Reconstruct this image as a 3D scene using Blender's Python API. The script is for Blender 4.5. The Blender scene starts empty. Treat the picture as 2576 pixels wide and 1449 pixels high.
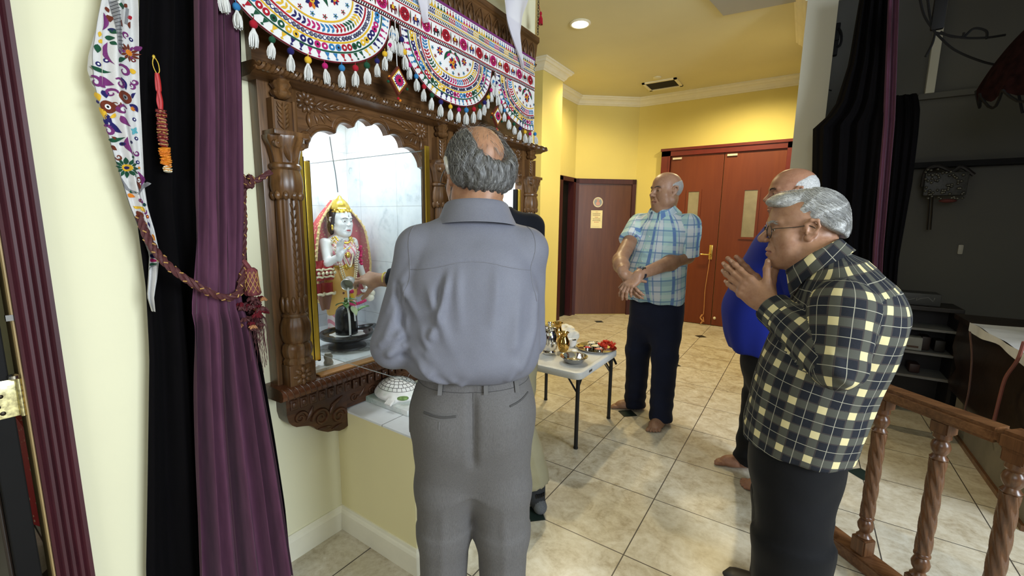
import bpy, bmesh, math, random
import numpy as np
from mathutils import Vector, Matrix
sin, cos, pi = math.sin, math.cos, math.pi
SC = bpy.context.scene
COL = SC.collection
# ---------------------------------------------------------------- camera
YAW, PITCH, ROLL, FPX = math.radians(33.831), math.radians(8.604), math.radians(0.718), 1085.03
CAM = np.array([0.0, 0.0, 1.40])
FW = np.array([-sin(YAW)*cos(PITCH), cos(YAW)*cos(PITCH), -sin(PITCH)])
_r = np.array([cos(YAW), sin(YAW), 0.0]); _u = np.cross(_r, FW)
RT = cos(ROLL)*_r + sin(ROLL)*_u
UP = -sin(ROLL)*_r + cos(ROLL)*_u
cam = bpy.data.objects.new('camera', bpy.data.cameras.new('camera'))
COL.objects.link(cam); SC.camera = cam
cam.data.sensor_width = 36.0; cam.data.sensor_fit = 'HORIZONTAL'
cam.data.lens = FPX/2576*36.0; cam.data.clip_start = 0.02
cam.matrix_world = Matrix(((RT[0], UP[0], -FW[0], CAM[0]), (RT[1], UP[1], -FW[1], CAM[1]), (RT[2], UP[2], -FW[2], CAM[2]), (0, 0, 0, 1)))
def ray(px, py): return FW + RT*(px-1288)/FPX - UP*(py-724.5)/FPX
def at(px, py, d):            # a place in the room: sight line and distance along the camera axis
    return CAM + ray(px, py)*d
# ---------------------------------------------------------------- light
SC.view_settings.view_transform = 'Standard'; SC.view_settings.look = 'None'
SC.view_settings.exposure = 0.0; SC.view_settings.gamma = 1.0
W = bpy.data.worlds.new('world'); SC.world = W; W.use_nodes = True
W.node_tree.nodes['Background'].inputs[0].default_value = (0.80, 0.87, 1.0, 1)
W.node_tree.nodes['Background'].inputs[1].default_value = 0.10
def area(name, loc, tgt, size, power, col, sy=None, spread=180):
    l = bpy.data.lights.new(name, 'AREA'); l.energy = power; l.color = col
    l.shape = 'RECTANGLE' if sy else 'SQUARE'; l.size = size
    if sy: l.size_y = sy
    l.spread = math.radians(spread)
    o = bpy.data.objects.new(name, l); COL.objects.link(o); o.location = loc
    o.rotation_euler = (Vector(tgt)-Vector(loc)).to_track_quat('-Z', 'Y').to_euler()
    return o
def spot(name, loc, tgt, power, col, ang=120, blend=.6, rad=.05):
    l = bpy.data.lights.new(name, 'SPOT'); l.energy = power; l.color = col
    l.spot_size = math.radians(ang); l.spot_blend = blend; l.shadow_soft_size = rad
    o = bpy.data.objects.new(name, l); COL.objects.link(o); o.location = loc
    o.rotation_euler = (Vector(tgt)-Vector(loc)).to_track_quat('-Z', 'Y').to_euler()
    return o
# daylight from the window on the right, then an added fill behind the viewpoint
area('window_and_fill_light', (3.3, 0.5, 2.0), (-1.0, 1.5, 0.5), 1.7, 235, (0.80, 0.90, 1.0), 1.5)
area('window_and_fill_light', (0.2, -2.7, 2.3), (-0.9, 1.5, 0.9), 1.8, 46, (0.93, 0.96, 1.0), 1.3)
# warm recessed ceiling lamps of the hall
WARM = (1.0, 0.82, 0.44)
spot('hall_lamp', (-1.88, 3.87, 3.16), (-1.7, 3.8, 0), 125, (1.0, 0.80, 0.44), 150, .8, .05)
spot('hall_lamp', (-0.60, 5.65, 3.16), (-0.6, 5.6, 0), 150, WARM, 165, .8, .06)
spot('hall_lamp', (-2.3, 5.2, 3.16), (-2.3, 5.2, 0), 60, WARM, 165, .8, .06)
# strip lamps inside the two shrine niches
area('niche_lamp', (-1.90, 1.26, 1.97), (-1.95, 1.28, 0), .5, 6.8, (0.90, 0.96, 1.0), .3)
area('niche_lamp', (-1.90, 2.17, 1.97), (-1.95, 2.17, 0), .5, 6.8, (0.90, 0.96, 1.0), .3)

# ---------------------------------------------------------------- node helpers
class S:
    def __init__(s, nt, k): s.nt, s.k = nt, k
    def op(s, o, *a, clamp=False):
        n = s.nt.nodes.new('ShaderNodeMath'); n.operation = o; n.use_clamp = clamp
        for i, v in enumerate((s,)+a):
            if isinstance(v, S): s.nt.links.new(v.k, n.inputs[i])
            else: n.inputs[i].default_value = v
        return S(s.nt, n.outputs[0])
    def __add__(s, o): return s.op('ADD', o)
    def __sub__(s, o): return s.op('SUBTRACT', o)
    def __mul__(s, o): return s.op('MULTIPLY', o)
    def __truediv__(s, o): return s.op('DIVIDE', o)
    def fract(s): return s.op('FRACT')
    def floor(s): return s.op('FLOOR')
    def abs(s): return s.op('ABSOLUTE')
    def lt(s, v): return s.op('LESS_THAN', v)
    def gt(s, v): return s.op('GREATER_THAN', v)
    def min(s, v): return s.op('MINIMUM', v)
    def max(s, v): return s.op('MAXIMUM', v)
    def sin(s): return s.op('SINE')
    def cl(s): return s.op('ADD', 0.0, clamp=True)
class NT:
    def __init__(s, name):
        m = bpy.data.materials.new(name); m.use_nodes = True
        s.m = m; s.nt = m.node_tree; s.b = s.nt.nodes['Principled BSDF']; s.tc = None
    def new(s, t, **kw):
        n = s.nt.nodes.new(t)
        for k, v in kw.items(): setattr(n, k, v)
        return n
    def link(s, a, b): s.nt.links.new(a.k if isinstance(a, S) else a, b)
    def coord(s, kind='Object'):
        if s.tc is None: s.tc = s.new('ShaderNodeTexCoord')
        return s.tc.outputs[kind]
    def xyz(s, kind='Object'):
        n = s.new('ShaderNodeSeparateXYZ'); s.link(s.coord(kind), n.inputs[0])
        return [S(s.nt, n.outputs[i]) for i in range(3)]
    def noise(s, scale, detail=3, rough=.5, kind='Object', stretch=None, dist=0.0):
        n = s.new('ShaderNodeTexNoise'); n.inputs['Scale'].default_value = scale
        n.inputs['Detail'].default_value = detail; n.inputs['Roughness'].default_value = rough
        n.inputs['Distortion'].default_value = dist
        c = s.coord(kind)
        if stretch:
            mp = s.new('ShaderNodeMapping'); mp.inputs['Scale'].default_value = stretch
            s.link(c, mp.inputs[0]); c = mp.outputs[0]
        s.link(c, n.inputs['Vector'])
        return S(s.nt, n.outputs[0])
    def ramp(s, f, stops):
        n = s.new('ShaderNodeValToRGB'); e = n.color_ramp.elements
        while len(e) < len(stops): e.new(.5)
        for i, (p, c) in enumerate(stops):
            e[i].position = p; e[i].color = (c[0], c[1], c[2], 1)
        s.link(f, n.inputs[0]); return n.outputs[0]
    def mix(s, f, a, b, mode='MIX'):
        n = s.new('ShaderNodeMix', data_type='RGBA', blend_type=mode)
        for v, i in ((f, 0), (a, 6), (b, 7)):
            if isinstance(v, S): s.link(v, n.inputs[i])
            elif isinstance(v, (int, float)): n.inputs[i].default_value = v
            elif isinstance(v, tuple): n.inputs[i].default_value = (v[0], v[1], v[2], 1)
            else: s.link(v, n.inputs[i])
        return n.outputs[2]
    def base(s, c):
        if isinstance(c, tuple): s.b.inputs['Base Color'].default_value = (c[0], c[1], c[2], 1)
        else: s.link(c, s.b.inputs['Base Color'])
    def bump(s, h, strength=.3, dist=.002):
        n = s.new('ShaderNodeBump'); n.inputs['Strength'].default_value = strength; n.inputs['Distance'].default_value = dist
        s.link(h, n.inputs['Height']); s.link(n.outputs[0], s.b.inputs['Normal'])
    def set(s, rough=.5, metal=0., spec=None, **kw):
        s.b.inputs['Roughness'].default_value = rough; s.b.inputs['Metallic'].default_value = metal
        if spec is not None: s.b.inputs['Specular IOR Level'].default_value = spec
        for k, v in kw.items(): s.b.inputs[k.replace('_', ' ')].default_value = v
        return s
def plain(name, c, rough=.5, metal=0., spec=None, var=.12, ns=9, bump=0, bs=200, **kw):
    t = NT(name); t.set(rough, metal, spec, **kw)
    n = t.noise(ns, 4)
    lo = tuple(max(0, v*(1-var)) for v in c); hi = tuple(min(1, v*(1+var)) for v in c)
    t.base(t.ramp(n, [(.3, lo), (.7, hi)]))
    if bump: t.bump(t.noise(bs, 2), bump, .001)
    return t.m
def wood(name, dark, light, rough=.35, axis=2, sc=7, bump=.15):
    t = NT(name); t.set(rough)
    st = [sc*3.0]*3; st[axis] = sc*.25
    n = t.noise(1.0, 5, .6, stretch=tuple(st), dist=.6)
    n2 = t.noise(1.0, 3, .5, stretch=tuple(v*6 for v in st))
    t.base(t.ramp(n*.7+n2*.3, [(.33, dark), (.5, tuple((a+b)/2 for a, b in zip(dark, light))), (.66, light)]))
    t.bump(n2, bump, .001)
    return t.m
def fabric(name, c, rough=.85, var=.08, weave=900, bump=.25, sheen=0.04, ns=6):
    t = NT(name); t.set(rough, 0, .12); t.b.inputs['Sheen Weight'].default_value = sheen
    n = t.noise(ns, 3); n2 = t.noise(weave, 1)
    lo = tuple(v*(1-var) for v in c); hi = tuple(min(1, v*(1+var)) for v in c)
    t.base(t.ramp(n*.5+n2*.5, [(.35, lo), (.65, hi)]))
    t.bump(n2, bump, .0006)
    return t.m
MATS = {}
# ---------------------------------------------------------------- mesh helpers
class MB:
    def __init__(s): s.v = []; s.f = []; s.mi = []; s.cur = 0; s.uv = None
    def add(s, vs, fs, mi=None):
        b = len(s.v); s.v.extend([tuple(map(float, p)) for p in vs])
        s.f.extend([tuple(i+b for i in f) for f in fs]); s.mi.extend([s.cur if mi is None else mi]*len(fs))
        return s
    def box(s, x0, x1, y0, y1, z0, z1, bev=0, mi=None):
        if bev <= 0:
            return s.add([(x0,y0,z0),(x1,y0,z0),(x1,y1,z0),(x0,y1,z0),(x0,y0,z1),(x1,y0,z1),(x1,y1,z1),(x0,y1,z1)],
                         [(0,3,2,1),(4,5,6,7),(0,1,5,4),(1,2,6,5),(2,3,7,6),(3,0,4,7)], mi)
        bm = bmesh.new(); bmesh.ops.create_cube(bm, size=1)
        for q in bm.verts: q.co = ((x0+x1)/2+q.co.x*(x1-x0), (y0+y1)/2+q.co.y*(y1-y0), (z0+z1)/2+q.co.z*(z1-z0))
        bmesh.ops.bevel(bm, geom=list(bm.edges), offset=bev, segments=2, affect='EDGES', profile=.6)
        s.bm(bm, mi); return s
    def bm(s, bm, mi=None, M=None):
        bm.verts.index_update()
        s.add([(M @ q.co if M else q.co) for q in bm.verts], [[q.index for q in f.verts] for f in bm.faces], mi); bm.free(); return s
    def tube(s, pts, r, n=8, cap=True, mi=None, flat=None):
        P = [np.array(p, float) for p in pts]; m = len(P)
        rr = r if hasattr(r, '__len__') else [r]*m
        t0 = P[1]-P[0]; t0 = t0/np.linalg.norm(t0)
        a = np.array([0, 0, 1.]) if abs(t0[2]) < .9 else np.array([1., 0, 0])
        nx = np.cross(t0, a); nx /= np.linalg.norm(nx)
        vs = []
        for i in range(m):
            t = P[min(i+1, m-1)]-P[max(i-1, 0)]; L = np.linalg.norm(t); t = t/L if L > 1e-9 else t0
            nx = nx-t*(nx@t); nx /= max(1e-9, np.linalg.norm(nx)); ny = np.cross(t, nx)
            for k in range(n):
                an = 2*pi*k/n; vs.append(P[i]+rr[i]*(cos(an)*nx+sin(an)*ny*(flat or 1)))
        fs = [(i*n+k, i*n+(k+1) % n, (i+1)*n+(k+1) % n, (i+1)*n+k) for i in range(m-1) for k in range(n)]
        if cap: fs += [tuple(range(n))[::-1], tuple(range((m-1)*n, m*n))]
        return s.add(vs, fs, mi)
    def lathe(s, prof, c=(0, 0, 0), n=24, axis=(0, 0, 1), mod=None, mi=None, cap=True, twist=0):
        # prof: list of (radius, height); mod(theta, h) multiplies the radius
        A = Vector(axis).normalized(); q = Vector((0, 0, 1)).rotation_difference(A); C0 = Vector(c)
        vs = []
        for (r, h) in prof:
            for k in range(n):
                th = 2*pi*k/n+twist*h; rr = r*(mod(th, h) if mod else 1)
                vs.append(C0+q @ Vector((rr*cos(th), rr*sin(th), h)))
        m = len(prof)
        fs = [(i*n+k, i*n+(k+1) % n, (i+1)*n+(k+1) % n, (i+1)*n+k) for i in range(m-1) for k in range(n)]
        if cap: fs += [tuple(range(n))[::-1], tuple(range((m-1)*n, m*n))]
        return s.add(vs, fs, mi)
    def ball(s, c, r, n=12, m=8, mi=None, rot=None):
        r = r if hasattr(r, '__len__') else (r, r, r)
        R = rot if rot is not None else np.eye(3); c = np.array(c, float)
        vs = [c+R @ np.array((0, 0, r[2]))]
        for i in range(1, m):
            for k in range(n):
                a, b = pi*i/m, 2*pi*k/n
                vs.append(c+R @ np.array((r[0]*sin(a)*cos(b), r[1]*sin(a)*sin(b), r[2]*cos(a))))
        vs.append(c+R @ np.array((0, 0, -r[2])))
        fs = [(0, 1+k, 1+(k+1) % n) for k in range(n)]
        for i in range(m-2):
            fs += [(1+i*n+k, 1+(i+1)*n+k, 1+(i+1)*n+(k+1) % n, 1+i*n+(k+1) % n) for k in range(n)]
        e = len(vs)-1; fs += [(e, 1+(m-2)*n+(k+1) % n, 1+(m-2)*n+k) for k in range(n)]
        return s.add(vs, fs, mi)
    def prism(s, poly, f, d0, d1, mi=None):
        # poly: list of 2D points, f(u, v, w) -> 3D, extruded from w=d0 to w=d1
        n = len(poly)
        vs = [f(u, v, d0) for u, v in poly]+[f(u, v, d1) for u, v in poly]
        fs = [tuple(range(n))[::-1], tuple(range(n, 2*n))]+[(k, (k+1) % n, n+(k+1) % n, n+k) for k in range(n)]
        return s.add(vs, fs, mi)
    def grid(s, nu, nv, f, mi=None, closeu=False):
        vs = [f(i/(nu if closeu else nu-1), j/(nv-1)) for j in range(nv) for i in range(nu)]
        fs = [(j*nu+i, j*nu+(i+1) % nu, (j+1)*nu+(i+1) % nu, (j+1)*nu+i) for j in range(nv-1) for i in range(nu if closeu else nu-1)]
        return s.add(vs, fs, mi)
    def build(s, name, mats, parent=None, smooth=True, angle=40):
        me = bpy.data.meshes.new(name)
        o_ = origin(parent)
        me.from_pydata([(p[0]-o_[0], p[1]-o_[1], p[2]-o_[2]) for p in s.v], [], s.f)
        for m in (mats if isinstance(mats, (list, tuple)) else [mats]): me.materials.append(m)
        me.polygons.foreach_set('material_index', s.mi)
        bm = bmesh.new(); bm.from_mesh(me); bmesh.ops.recalc_face_normals(bm, faces=bm.faces); bm.to_mesh(me); bm.free()
        if smooth:
            me.polygons.foreach_set('use_smooth', [True]*len(me.polygons))
            me.set_sharp_from_angle(angle=math.radians(angle))
        me.update()
        o = bpy.data.objects.new(name, me); COL.objects.link(o)
        if parent: o.parent = parent; ORG[o.name] = o_
        return o
ORG = {}
def origin(p): return ORG.get(p.name, (0, 0, 0)) if p else (0, 0, 0)
def thing(name, label, cat, loc=(0, 0, 0), group=None):
    o = bpy.data.objects.new(name, None); COL.objects.link(o); o.empty_display_size = .05
    o.location = loc; ORG[o.name] = tuple(map(float, loc)); o['label'] = label; o['category'] = cat
    if group: o['group'] = group
    return o
def tag(o, label, cat, group=None, kind=None):
    o['label'] = label; o['category'] = cat
    if group: o['group'] = group
    if kind: o['kind'] = kind
    return o
def struct(o):
    o['kind'] = 'structure'; return o
def kids(o): return [c for c in bpy.data.objects if c.parent == o]
def dup(root, loc, label=None, group=None):
    r = root.copy(); COL.objects.link(r); r.location = loc
    if label: r['label'] = label
    if group: r['group'] = group
    for ch in kids(root):
        c = ch.copy(); COL.objects.link(c); c.parent = r
        for g in kids(ch):
            d = g.copy(); COL.objects.link(d); d.parent = c
    return r
def V3(*a): return np.array(a, float)
def bez(pts, n=20):              # smooth curve through points
    P = [np.array(p, float) for p in pts]; out = []
    Q = [2*P[0]-P[1]]+P+[2*P[-1]-P[-2]]
    for i in range(1, len(Q)-2):
        for k in range(n):
            t = k/n
            out.append(.5*((2*Q[i])+(Q[i+1]-Q[i-1])*t+(2*Q[i-1]-5*Q[i]+4*Q[i+1]-Q[i+2])*t*t+(3*Q[i]-Q[i-1]-3*Q[i+1]+Q[i+2])*t**3))
    out.append(P[-1]); return out
# ================================================================ ROOM
X0, ZC = -1.648, 3.21           # shrine wall, ceiling
def mat_floor():
    t = NT('floor_tile'); x, y, z = t.xyz()
    T = .4586
    u = (x+.514)/T; v = (y-1.65)/T
    fu, fv = u.fract(), v.fract()
    du = fu.min(fu*-1+1)*T; dv = fv.min(fv*-1+1)*T
    grout = du.min(dv).lt(.0026)
    U = ((u+1.5)/3.0).fract(); V = ((v+.5)/3.0).fract()
    dm = ((U-1/6)*3*T).abs()+((V-1/6)*3*T).abs()
    dia = dm.lt(.073); edge = dm.lt(.0775)
    wn = t.new('ShaderNodeTexWhiteNoise', noise_dimensions='2D'); cb = t.new('ShaderNodeCombineXYZ')
    t.link(u.floor(), cb.inputs[0]); t.link(v.floor(), cb.inputs[1]); t.link(cb.outputs[0], wn.inputs[0])
    n1 = t.noise(9, 6, .62, dist=.8); n2 = t.noise(38, 5, .7)
    f = n1*.62+n2*.38+(S(t.nt, wn.outputs[0])-.5)*.06
    c = t.ramp(f, [(.36, (.38, .315, .215)), (.48, (.54, .485, .375)), (.58, (.63, .585, .48)), (.7, (.69, .66, .58))])
    c = t.mix(grout, c, (.07, .06, .05)); c = t.mix(edge, c, (.10, .09, .08)); c = t.mix(dia, c, (.018, .03, .026))
    t.base(c); t.set(.3, 0, .35)
    t.bump(n2*.3+(grout*-1+1), .12, .002)
    return t.m
M_floor = mat_floor()
def mat_wall(name, c, var=.05):
    t = NT(name); t.set(.75, 0, .2); n = t.noise(1.3, 4)
    t.base(t.ramp(n, [(.3, tuple(v*(1-var) for v in c)), (.7, tuple(min(1, v*(1+var*.6)) for v in c))]))
    t.bump(t.noise(160, 3), .12, .001); return t.m
M_cream = mat_wall('cream_paint', (.78, .75, .53))
M_warmlit = mat_wall('warm_lit_cream_paint', (.74, .63, .22))  # the cream paint with the hall's warm lamplight mixed into the colour
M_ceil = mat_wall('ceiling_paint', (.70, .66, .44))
M_white = plain('white_trim_paint', (.80, .77, .62), .5, var=.04)
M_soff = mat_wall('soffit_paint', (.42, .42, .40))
M_maroon = wood('maroon_painted_wood', (.030, .0035, .007), (.060, .0075, .014), .55, 2, 9)
M_door = wood('brown_door_veneer', (.075, .022, .010), (.12, .040, .018), .4, 2, 3, .05)
M_reddoor = wood('red_door_paint', (.135, .022, .005), (.175, .034, .008), .45, 2, 2, .04)
M_black = plain('black_paint', (.006, .0055, .0055), .6, 0, .15)
M_dark = plain('dark_recess', (.01, .009, .008), .7)
M_brass = plain('brass', (.80, .56, .16), .25, 1., var=.2, ns=40)
M_steel = plain('steel', (.72, .70, .66), .16, 1., var=.05)
M_greywall = mat_wall('unlit_grey_paint', (.10, .096, .085))  # stage wall colour darkened to stand for the unlit room
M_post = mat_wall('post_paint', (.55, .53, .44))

b = MB(); b.add([(-5.5, -3.2, 0), (4.5, -3.2, 0), (4.5, 7.2, 0), (-5.5, 7.2, 0)], [(0, 1, 2, 3)]); struct(b.build('floor', M_floor, smooth=False))
b = MB(); b.box(-5.5, 4.5, -3.2, 7.2, ZC, ZC+.1); struct(b.build('ceiling', M_ceil, smooth=False))
# shrine wall with the two niche openings and the doorway on the left
def wall_x(name, y0, y1, z0, z1, m, x0=X0-.10, x1=X0): b = MB(); b.box(x0, x1, y0, y1, z0, z1); return struct(b.build(name, m, smooth=False))
b = MB()
b.box(X0-.1, X0, .187, .92, 0, ZC); b.box(X0-.1, X0, .92, 2.51, 0, .765); b.box(X0-.1, X0, .92, 2.51, 1.88, ZC)
b.box(X0-.1, X0, 1.63, 1.865, .765, 1.88); b.box(X0-.1, X0, 2.51, 2.70, 0, ZC)
b.box(X0-.1, X0, -.75, .187, 2.1, ZC); b.box(X0-.1, X0, -3.2, -.75, 0, ZC)
b.box(-2.9, X0-.1, 2.62, 2.70, 0, ZC)
struct(b.build('wall_left', M_cream, smooth=False))
# yellow hall beyond
b = MB()
b.box(-3.9, -2.60, 4.45, 4.93, 0, ZC)                         # pilaster block
b.box(-3.0, -2.9, 4.93, 5.47, 0, ZC); b.box(-3.0, -2.9, 5.90, 5.985, 0, ZC); b.box(-3.0, -2.9, 5.47, 5.90, 2.03, ZC)
struct(b.build('wall_hall', M_warmlit, smooth=False))
A45 = V3(-2.9, 5.97, 0); B45 = V3(-2.172, 6.55, 0); D45 = (B45-A45)/np.linalg.norm(B45-A45); N45 = V3(D45[1], -D45[0], 0)
L45 = np.linalg.norm(B45-A45)
def w45(s, n, z): return A45+D45*s+N45*n+V3(0, 0, z)
def box45(b, s0, s1, n0, n1, z0, z1, mi=None):
    return b.add([w45(s0, n0, z0), w45(s1, n0, z0), w45(s1, n1, z0), w45(s0, n1, z0), w45(s0, n0, z1), w45(s1, n0, z1), w45(s1, n1, z1), w45(s0, n1, z1)],
                 [(0, 3, 2, 1), (4, 5, 6, 7), (0, 1, 5, 4), (1, 2, 6, 5), (2, 3, 7, 6), (3, 0, 4, 7)], mi)
b = MB(); box45(b, 0, L45, -.08, 0, 0, ZC); struct(b.build('wall_chamfer', M_warmlit, smooth=False))
b = MB(); b.box(-2.172, 3.6, 6.55, 6.65, 0, ZC); struct(b.build('wall_back', M_warmlit, smooth=False))
# partition end post at the right, and the dark room behind it
b = MB(); b.box(-.145, .0, 4.2, 5.35, 0, ZC); b.box(0., .05, 4.2, 4.26, 0, ZC); struct(b.build('wall_right', M_post, smooth=False))
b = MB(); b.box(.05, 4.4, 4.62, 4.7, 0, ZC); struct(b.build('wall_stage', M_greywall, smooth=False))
b = MB(); b.box(1.75, 1.85, 2.3, 4.7, 0, ZC); struct(b.build('wall_stage_light_block', M_greywall, smooth=False))  # unseen wall added to keep the window light off the stage
b = MB(); b.box(.655, .705, 4.57, 4.62, 2.40, ZC); struct(b.build('trim_1', M_post, smooth=False))  # catch light on a column corner, put into paler paint
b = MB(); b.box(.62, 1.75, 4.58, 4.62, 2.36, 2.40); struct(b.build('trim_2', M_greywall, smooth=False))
b = MB(); b.box(.60, 1.75, 4.52, 4.62, 1.85, 1.89); struct(b.build('trim_3', M_black, smooth=False))
# room behind the left doorway
b = MB(); b.box(-4.3, -4.2, -2.6, .9, 0, ZC); b.box(-4.3, X0-.1, .82, .9, 0, ZC); struct(b.build('wall_side_room', M_cream, smooth=False))
# crown mouldings -------------------------------------------------
CR = [(0, 0), (.012, 0), (.018, .012), (.03, .02), (.045, .05), (.062, .066), (.075, .07), (.088, .09), (.10, .095), (.10, .113), (0, .113)]
def crown(name, p, q, nrm, ext0=0, ext1=0):
    p, q, nrm = V3(*p), V3(*q), V3(*nrm); d = (q-p)/np.linalg.norm(q-p); b = MB()
    # mitred ends: each profile point shifts along the wall with its projection
    vs = [p+nrm*o+V3(0, 0, h)-d*o*ext0 for o, h in CR]+[q+nrm*o+V3(0, 0, h)+d*o*ext1 for o, h in CR]; n = len(CR)
    b.add(vs, [tuple(range(n)), tuple(range(n, 2*n))]+[(k, (k+1) % n, n+(k+1) % n, n+k) for k in range(n)])
    return struct(b.build(name, M_white, smooth=False))
ZK = 3.097
crown('trim_4', (-2.60, 4.45, ZK), (-2.60, 4.93, ZK), (1, 0, 0), 1, 1)
crown('trim_5', (-3.9, 4.45, ZK), (-2.60, 4.45, ZK), (0, -1, 0), 0, 1)
crown('trim_6', (-2.9, 4.93, ZK), (-2.9, 5.97, ZK), (1, 0, 0), 0, -.45)
crown('trim_7', tuple(A45+V3(0, 0, ZK)), tuple(B45+V3(0, 0, ZK)), tuple(N45), -.45, -.35)
crown('trim_8', (-2.172, 6.55, ZK), (3.2, 6.55, ZK), (0, -1, 0), -.35, 0)
crown('trim_9', (-.145, 4.2, ZK), (-.145, 5.35, ZK), (-1, 0, 0), 0, 0)
# lowered grey soffit with a rounded corner
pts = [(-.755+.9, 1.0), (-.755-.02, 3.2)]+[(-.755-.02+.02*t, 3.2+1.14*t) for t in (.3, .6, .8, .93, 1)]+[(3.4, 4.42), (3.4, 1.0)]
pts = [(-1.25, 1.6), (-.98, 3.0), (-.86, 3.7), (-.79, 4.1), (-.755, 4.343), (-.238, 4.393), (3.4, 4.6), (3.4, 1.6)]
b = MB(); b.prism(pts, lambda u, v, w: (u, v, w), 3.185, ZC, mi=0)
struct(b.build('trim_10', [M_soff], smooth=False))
# baseboards
BB = [(0, 0), (.016, 0), (.016, .085), (.012, .095), (.008, .10), (.006, .112), (0, .112)]
def base(name, p, q, nrm, e0=0, e1=0):
    p, q, nrm = V3(*p), V3(*q), V3(*nrm); d = (q-p)/np.linalg.norm(q-p); b = MB()
    vs = [p+nrm*o+V3(0, 0, h)-d*o*e0 for o, h in BB]+[q+nrm*o+V3(0, 0, h)+d*o*e1 for o, h in BB]; n = len(BB)
    b.add(vs, [tuple(range(n)), tuple(range(n, 2*n))]+[(k, (k+1) % n, n+(k+1) % n, n+k) for k in range(n)])
    return struct(b.build(name, M_white, smooth=False))
base('baseboard_left', (X0, .26, 0), (X0, 1.077, 0), (1, 0, 0), 0, -1)
# tiled pedestal under the shrine
PED = (X0, -1.165, 1.077, 1.40, .586)
t = NT('white_wall_tile'); x, y, z = t.xyz(); T = .305
fu = ((x+1.648)/T).fract(); fv = ((y-1.077)/T+.5).fract()
g = (fu.min(fu*-1+1)).min(fv.min(fv*-1+1)).lt(.006)
t.base(t.mix(g, t.ramp(t.noise(6, 5), [(.3, (.66, .68, .70)), (.6, (.80, .82, .84))]), (.2, .2, .19))); t.set(.25)
M_wtile = t.m
b = MB(); b.box(PED[0], PED[1], PED[2], PED[3], 0, PED[4]-.008); struct(b.build('wall_pedestal', mat_wall('pedestal_warm_lit_paint', (.77, .70, .40)), smooth=False))  # warm light on the pedestal is put into its yellower paint
b = MB(); b.box(PED[0], PED[1]+.003, PED[2]-.004, PED[3], PED[4]-.008, PED[4]); struct(b.build('trim_11', M_wtile, smooth=False))
base('baseboard_pedestal', (X0, 1.077, 0), (-1.165, 1.077, 0), (0, -1, 0), -1, 1)
base('baseboard_pedestal_end', (-1.165, 1.077, 0), (-1.165, 1.40, 0), (1, 0, 0), 1, 0)
base('baseboard_hall', (-2.9, 5.93, 0), (-2.9, 5.97, 0), (1, 0, 0))
base('baseboard_pilaster', (-2.60, 4.45, 0), (-2.60, 4.93, 0), (1, 0, 0), 1, 1)
# ---------------------------------------------------------------- doors
# dark doorway beside the pilaster
d = thing('door_1', 'narrow dark doorway with maroon frame beside the yellow pilaster', 'door', (-2.9, 5.68, 0)); struct(d)
b = MB(); b.box(-2.96, -2.86, 5.45, 5.52, 0, 2.05); b.box(-2.96, -2.86, 5.86, 5.93, 0, 2.05); b.box(-2.96, -2.86, 5.45, 5.93, 2.0, 2.06); b.build('door_frame', M_maroon, d, False)
b = MB(); b.box(-2.99, -2.95, 5.52, 5.86, .005, 2.0); b.build('door_leaf', M_black, d, False)
for z in (.35, 1.05, 1.72): b = MB(); b.box(-2.95, -2.942, 5.525, 5.55, z-.05, z+.05); b.build('hinge', M_brass, d, False)
# brown door in the chamfer wall
d = thing('door_2', 'brown wooden door with maroon frame, a round sticker and a paper notice', 'door', tuple(w45(L45/2, 0, 0))); struct(d)
b = MB(); box45(b, .0, .06, 0, .03, 0, 2.06); box45(b, .87, .93, 0, .03, 0, 2.06); box45(b, .0, .93, 0, .03, 1.99, 2.06); b.build('door_frame', M_maroon, d, False)
b = MB(); box45(b, .06, .87, .001, .008, .01, 1.99); b.build('door_leaf', M_door, d, False)
st = thing('sticker', 'round sticker with a pink figure on the brown door', 'sticker', tuple(w45(.36, .009, 1.72)))
b = MB()
def disc45(b, s, z, r, n0, mi, n=28, sz=1.0): b.prism([(s+r*cos(2*pi*k/n), z+r*sz*sin(2*pi*k/n)) for k in range(n)], lambda u, v, w: w45(u, w, v), n0, n0+.0008, mi)
disc45(b, .36, 1.72, .075, .009, 0); disc45(b, .36, 1.72, .058, .0098, 1)
disc45(b, .36, 1.745, .018, .0106, 2); disc45(b, .36, 1.70, .032, .0106, 2, sz=.9); disc45(b, .345, 1.76, .01, .0106, 3); disc45(b, .375, 1.76, .01, .0106, 3)
b.build('disc', [plain('sticker_rim', (.62, .55, .42)), plain('sticker_blue', (.25, .30, .38)), plain('sticker_pink', (.55, .30, .27)), plain('sticker_gold', (.6, .45, .2))], st, False)
no = thing('paper_notice', 'cream paper notice with lines of print taped on the brown door', 'notice', tuple(w45(.36, .009, 1.46)))
b = MB(); box45(b, .26, .435, .009, .0105, 1.335, 1.60); b.build('sheet', plain('notice_paper', (.80, .72, .42)), no, False)
random.seed(4)
def text45(txt, s, z, size, m, par):
    cu = bpy.data.curves.new('txt', 'FONT'); cu.body = txt; cu.size = size; cu.align_x = 'CENTER'; cu.extrude = .0002
    o = bpy.data.objects.new('print', cu); COL.objects.link(o)
    Mx = Matrix(((D45[0], 0, N45[0], 0), (D45[1], 0, N45[1], 0), (0, 1, 0, 0), (0, 0, 0, 1)))
    p_ = w45(s, .0108, z); Mx.translation = Vector(p_)-Vector(origin(par)); o.parent = par; o.matrix_basis = Mx; cu.materials.append(m)
M_ink = plain('print_ink', (.10, .05, .03)); M_inkr = plain('red_print_ink', (.40, .05, .03))
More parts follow.
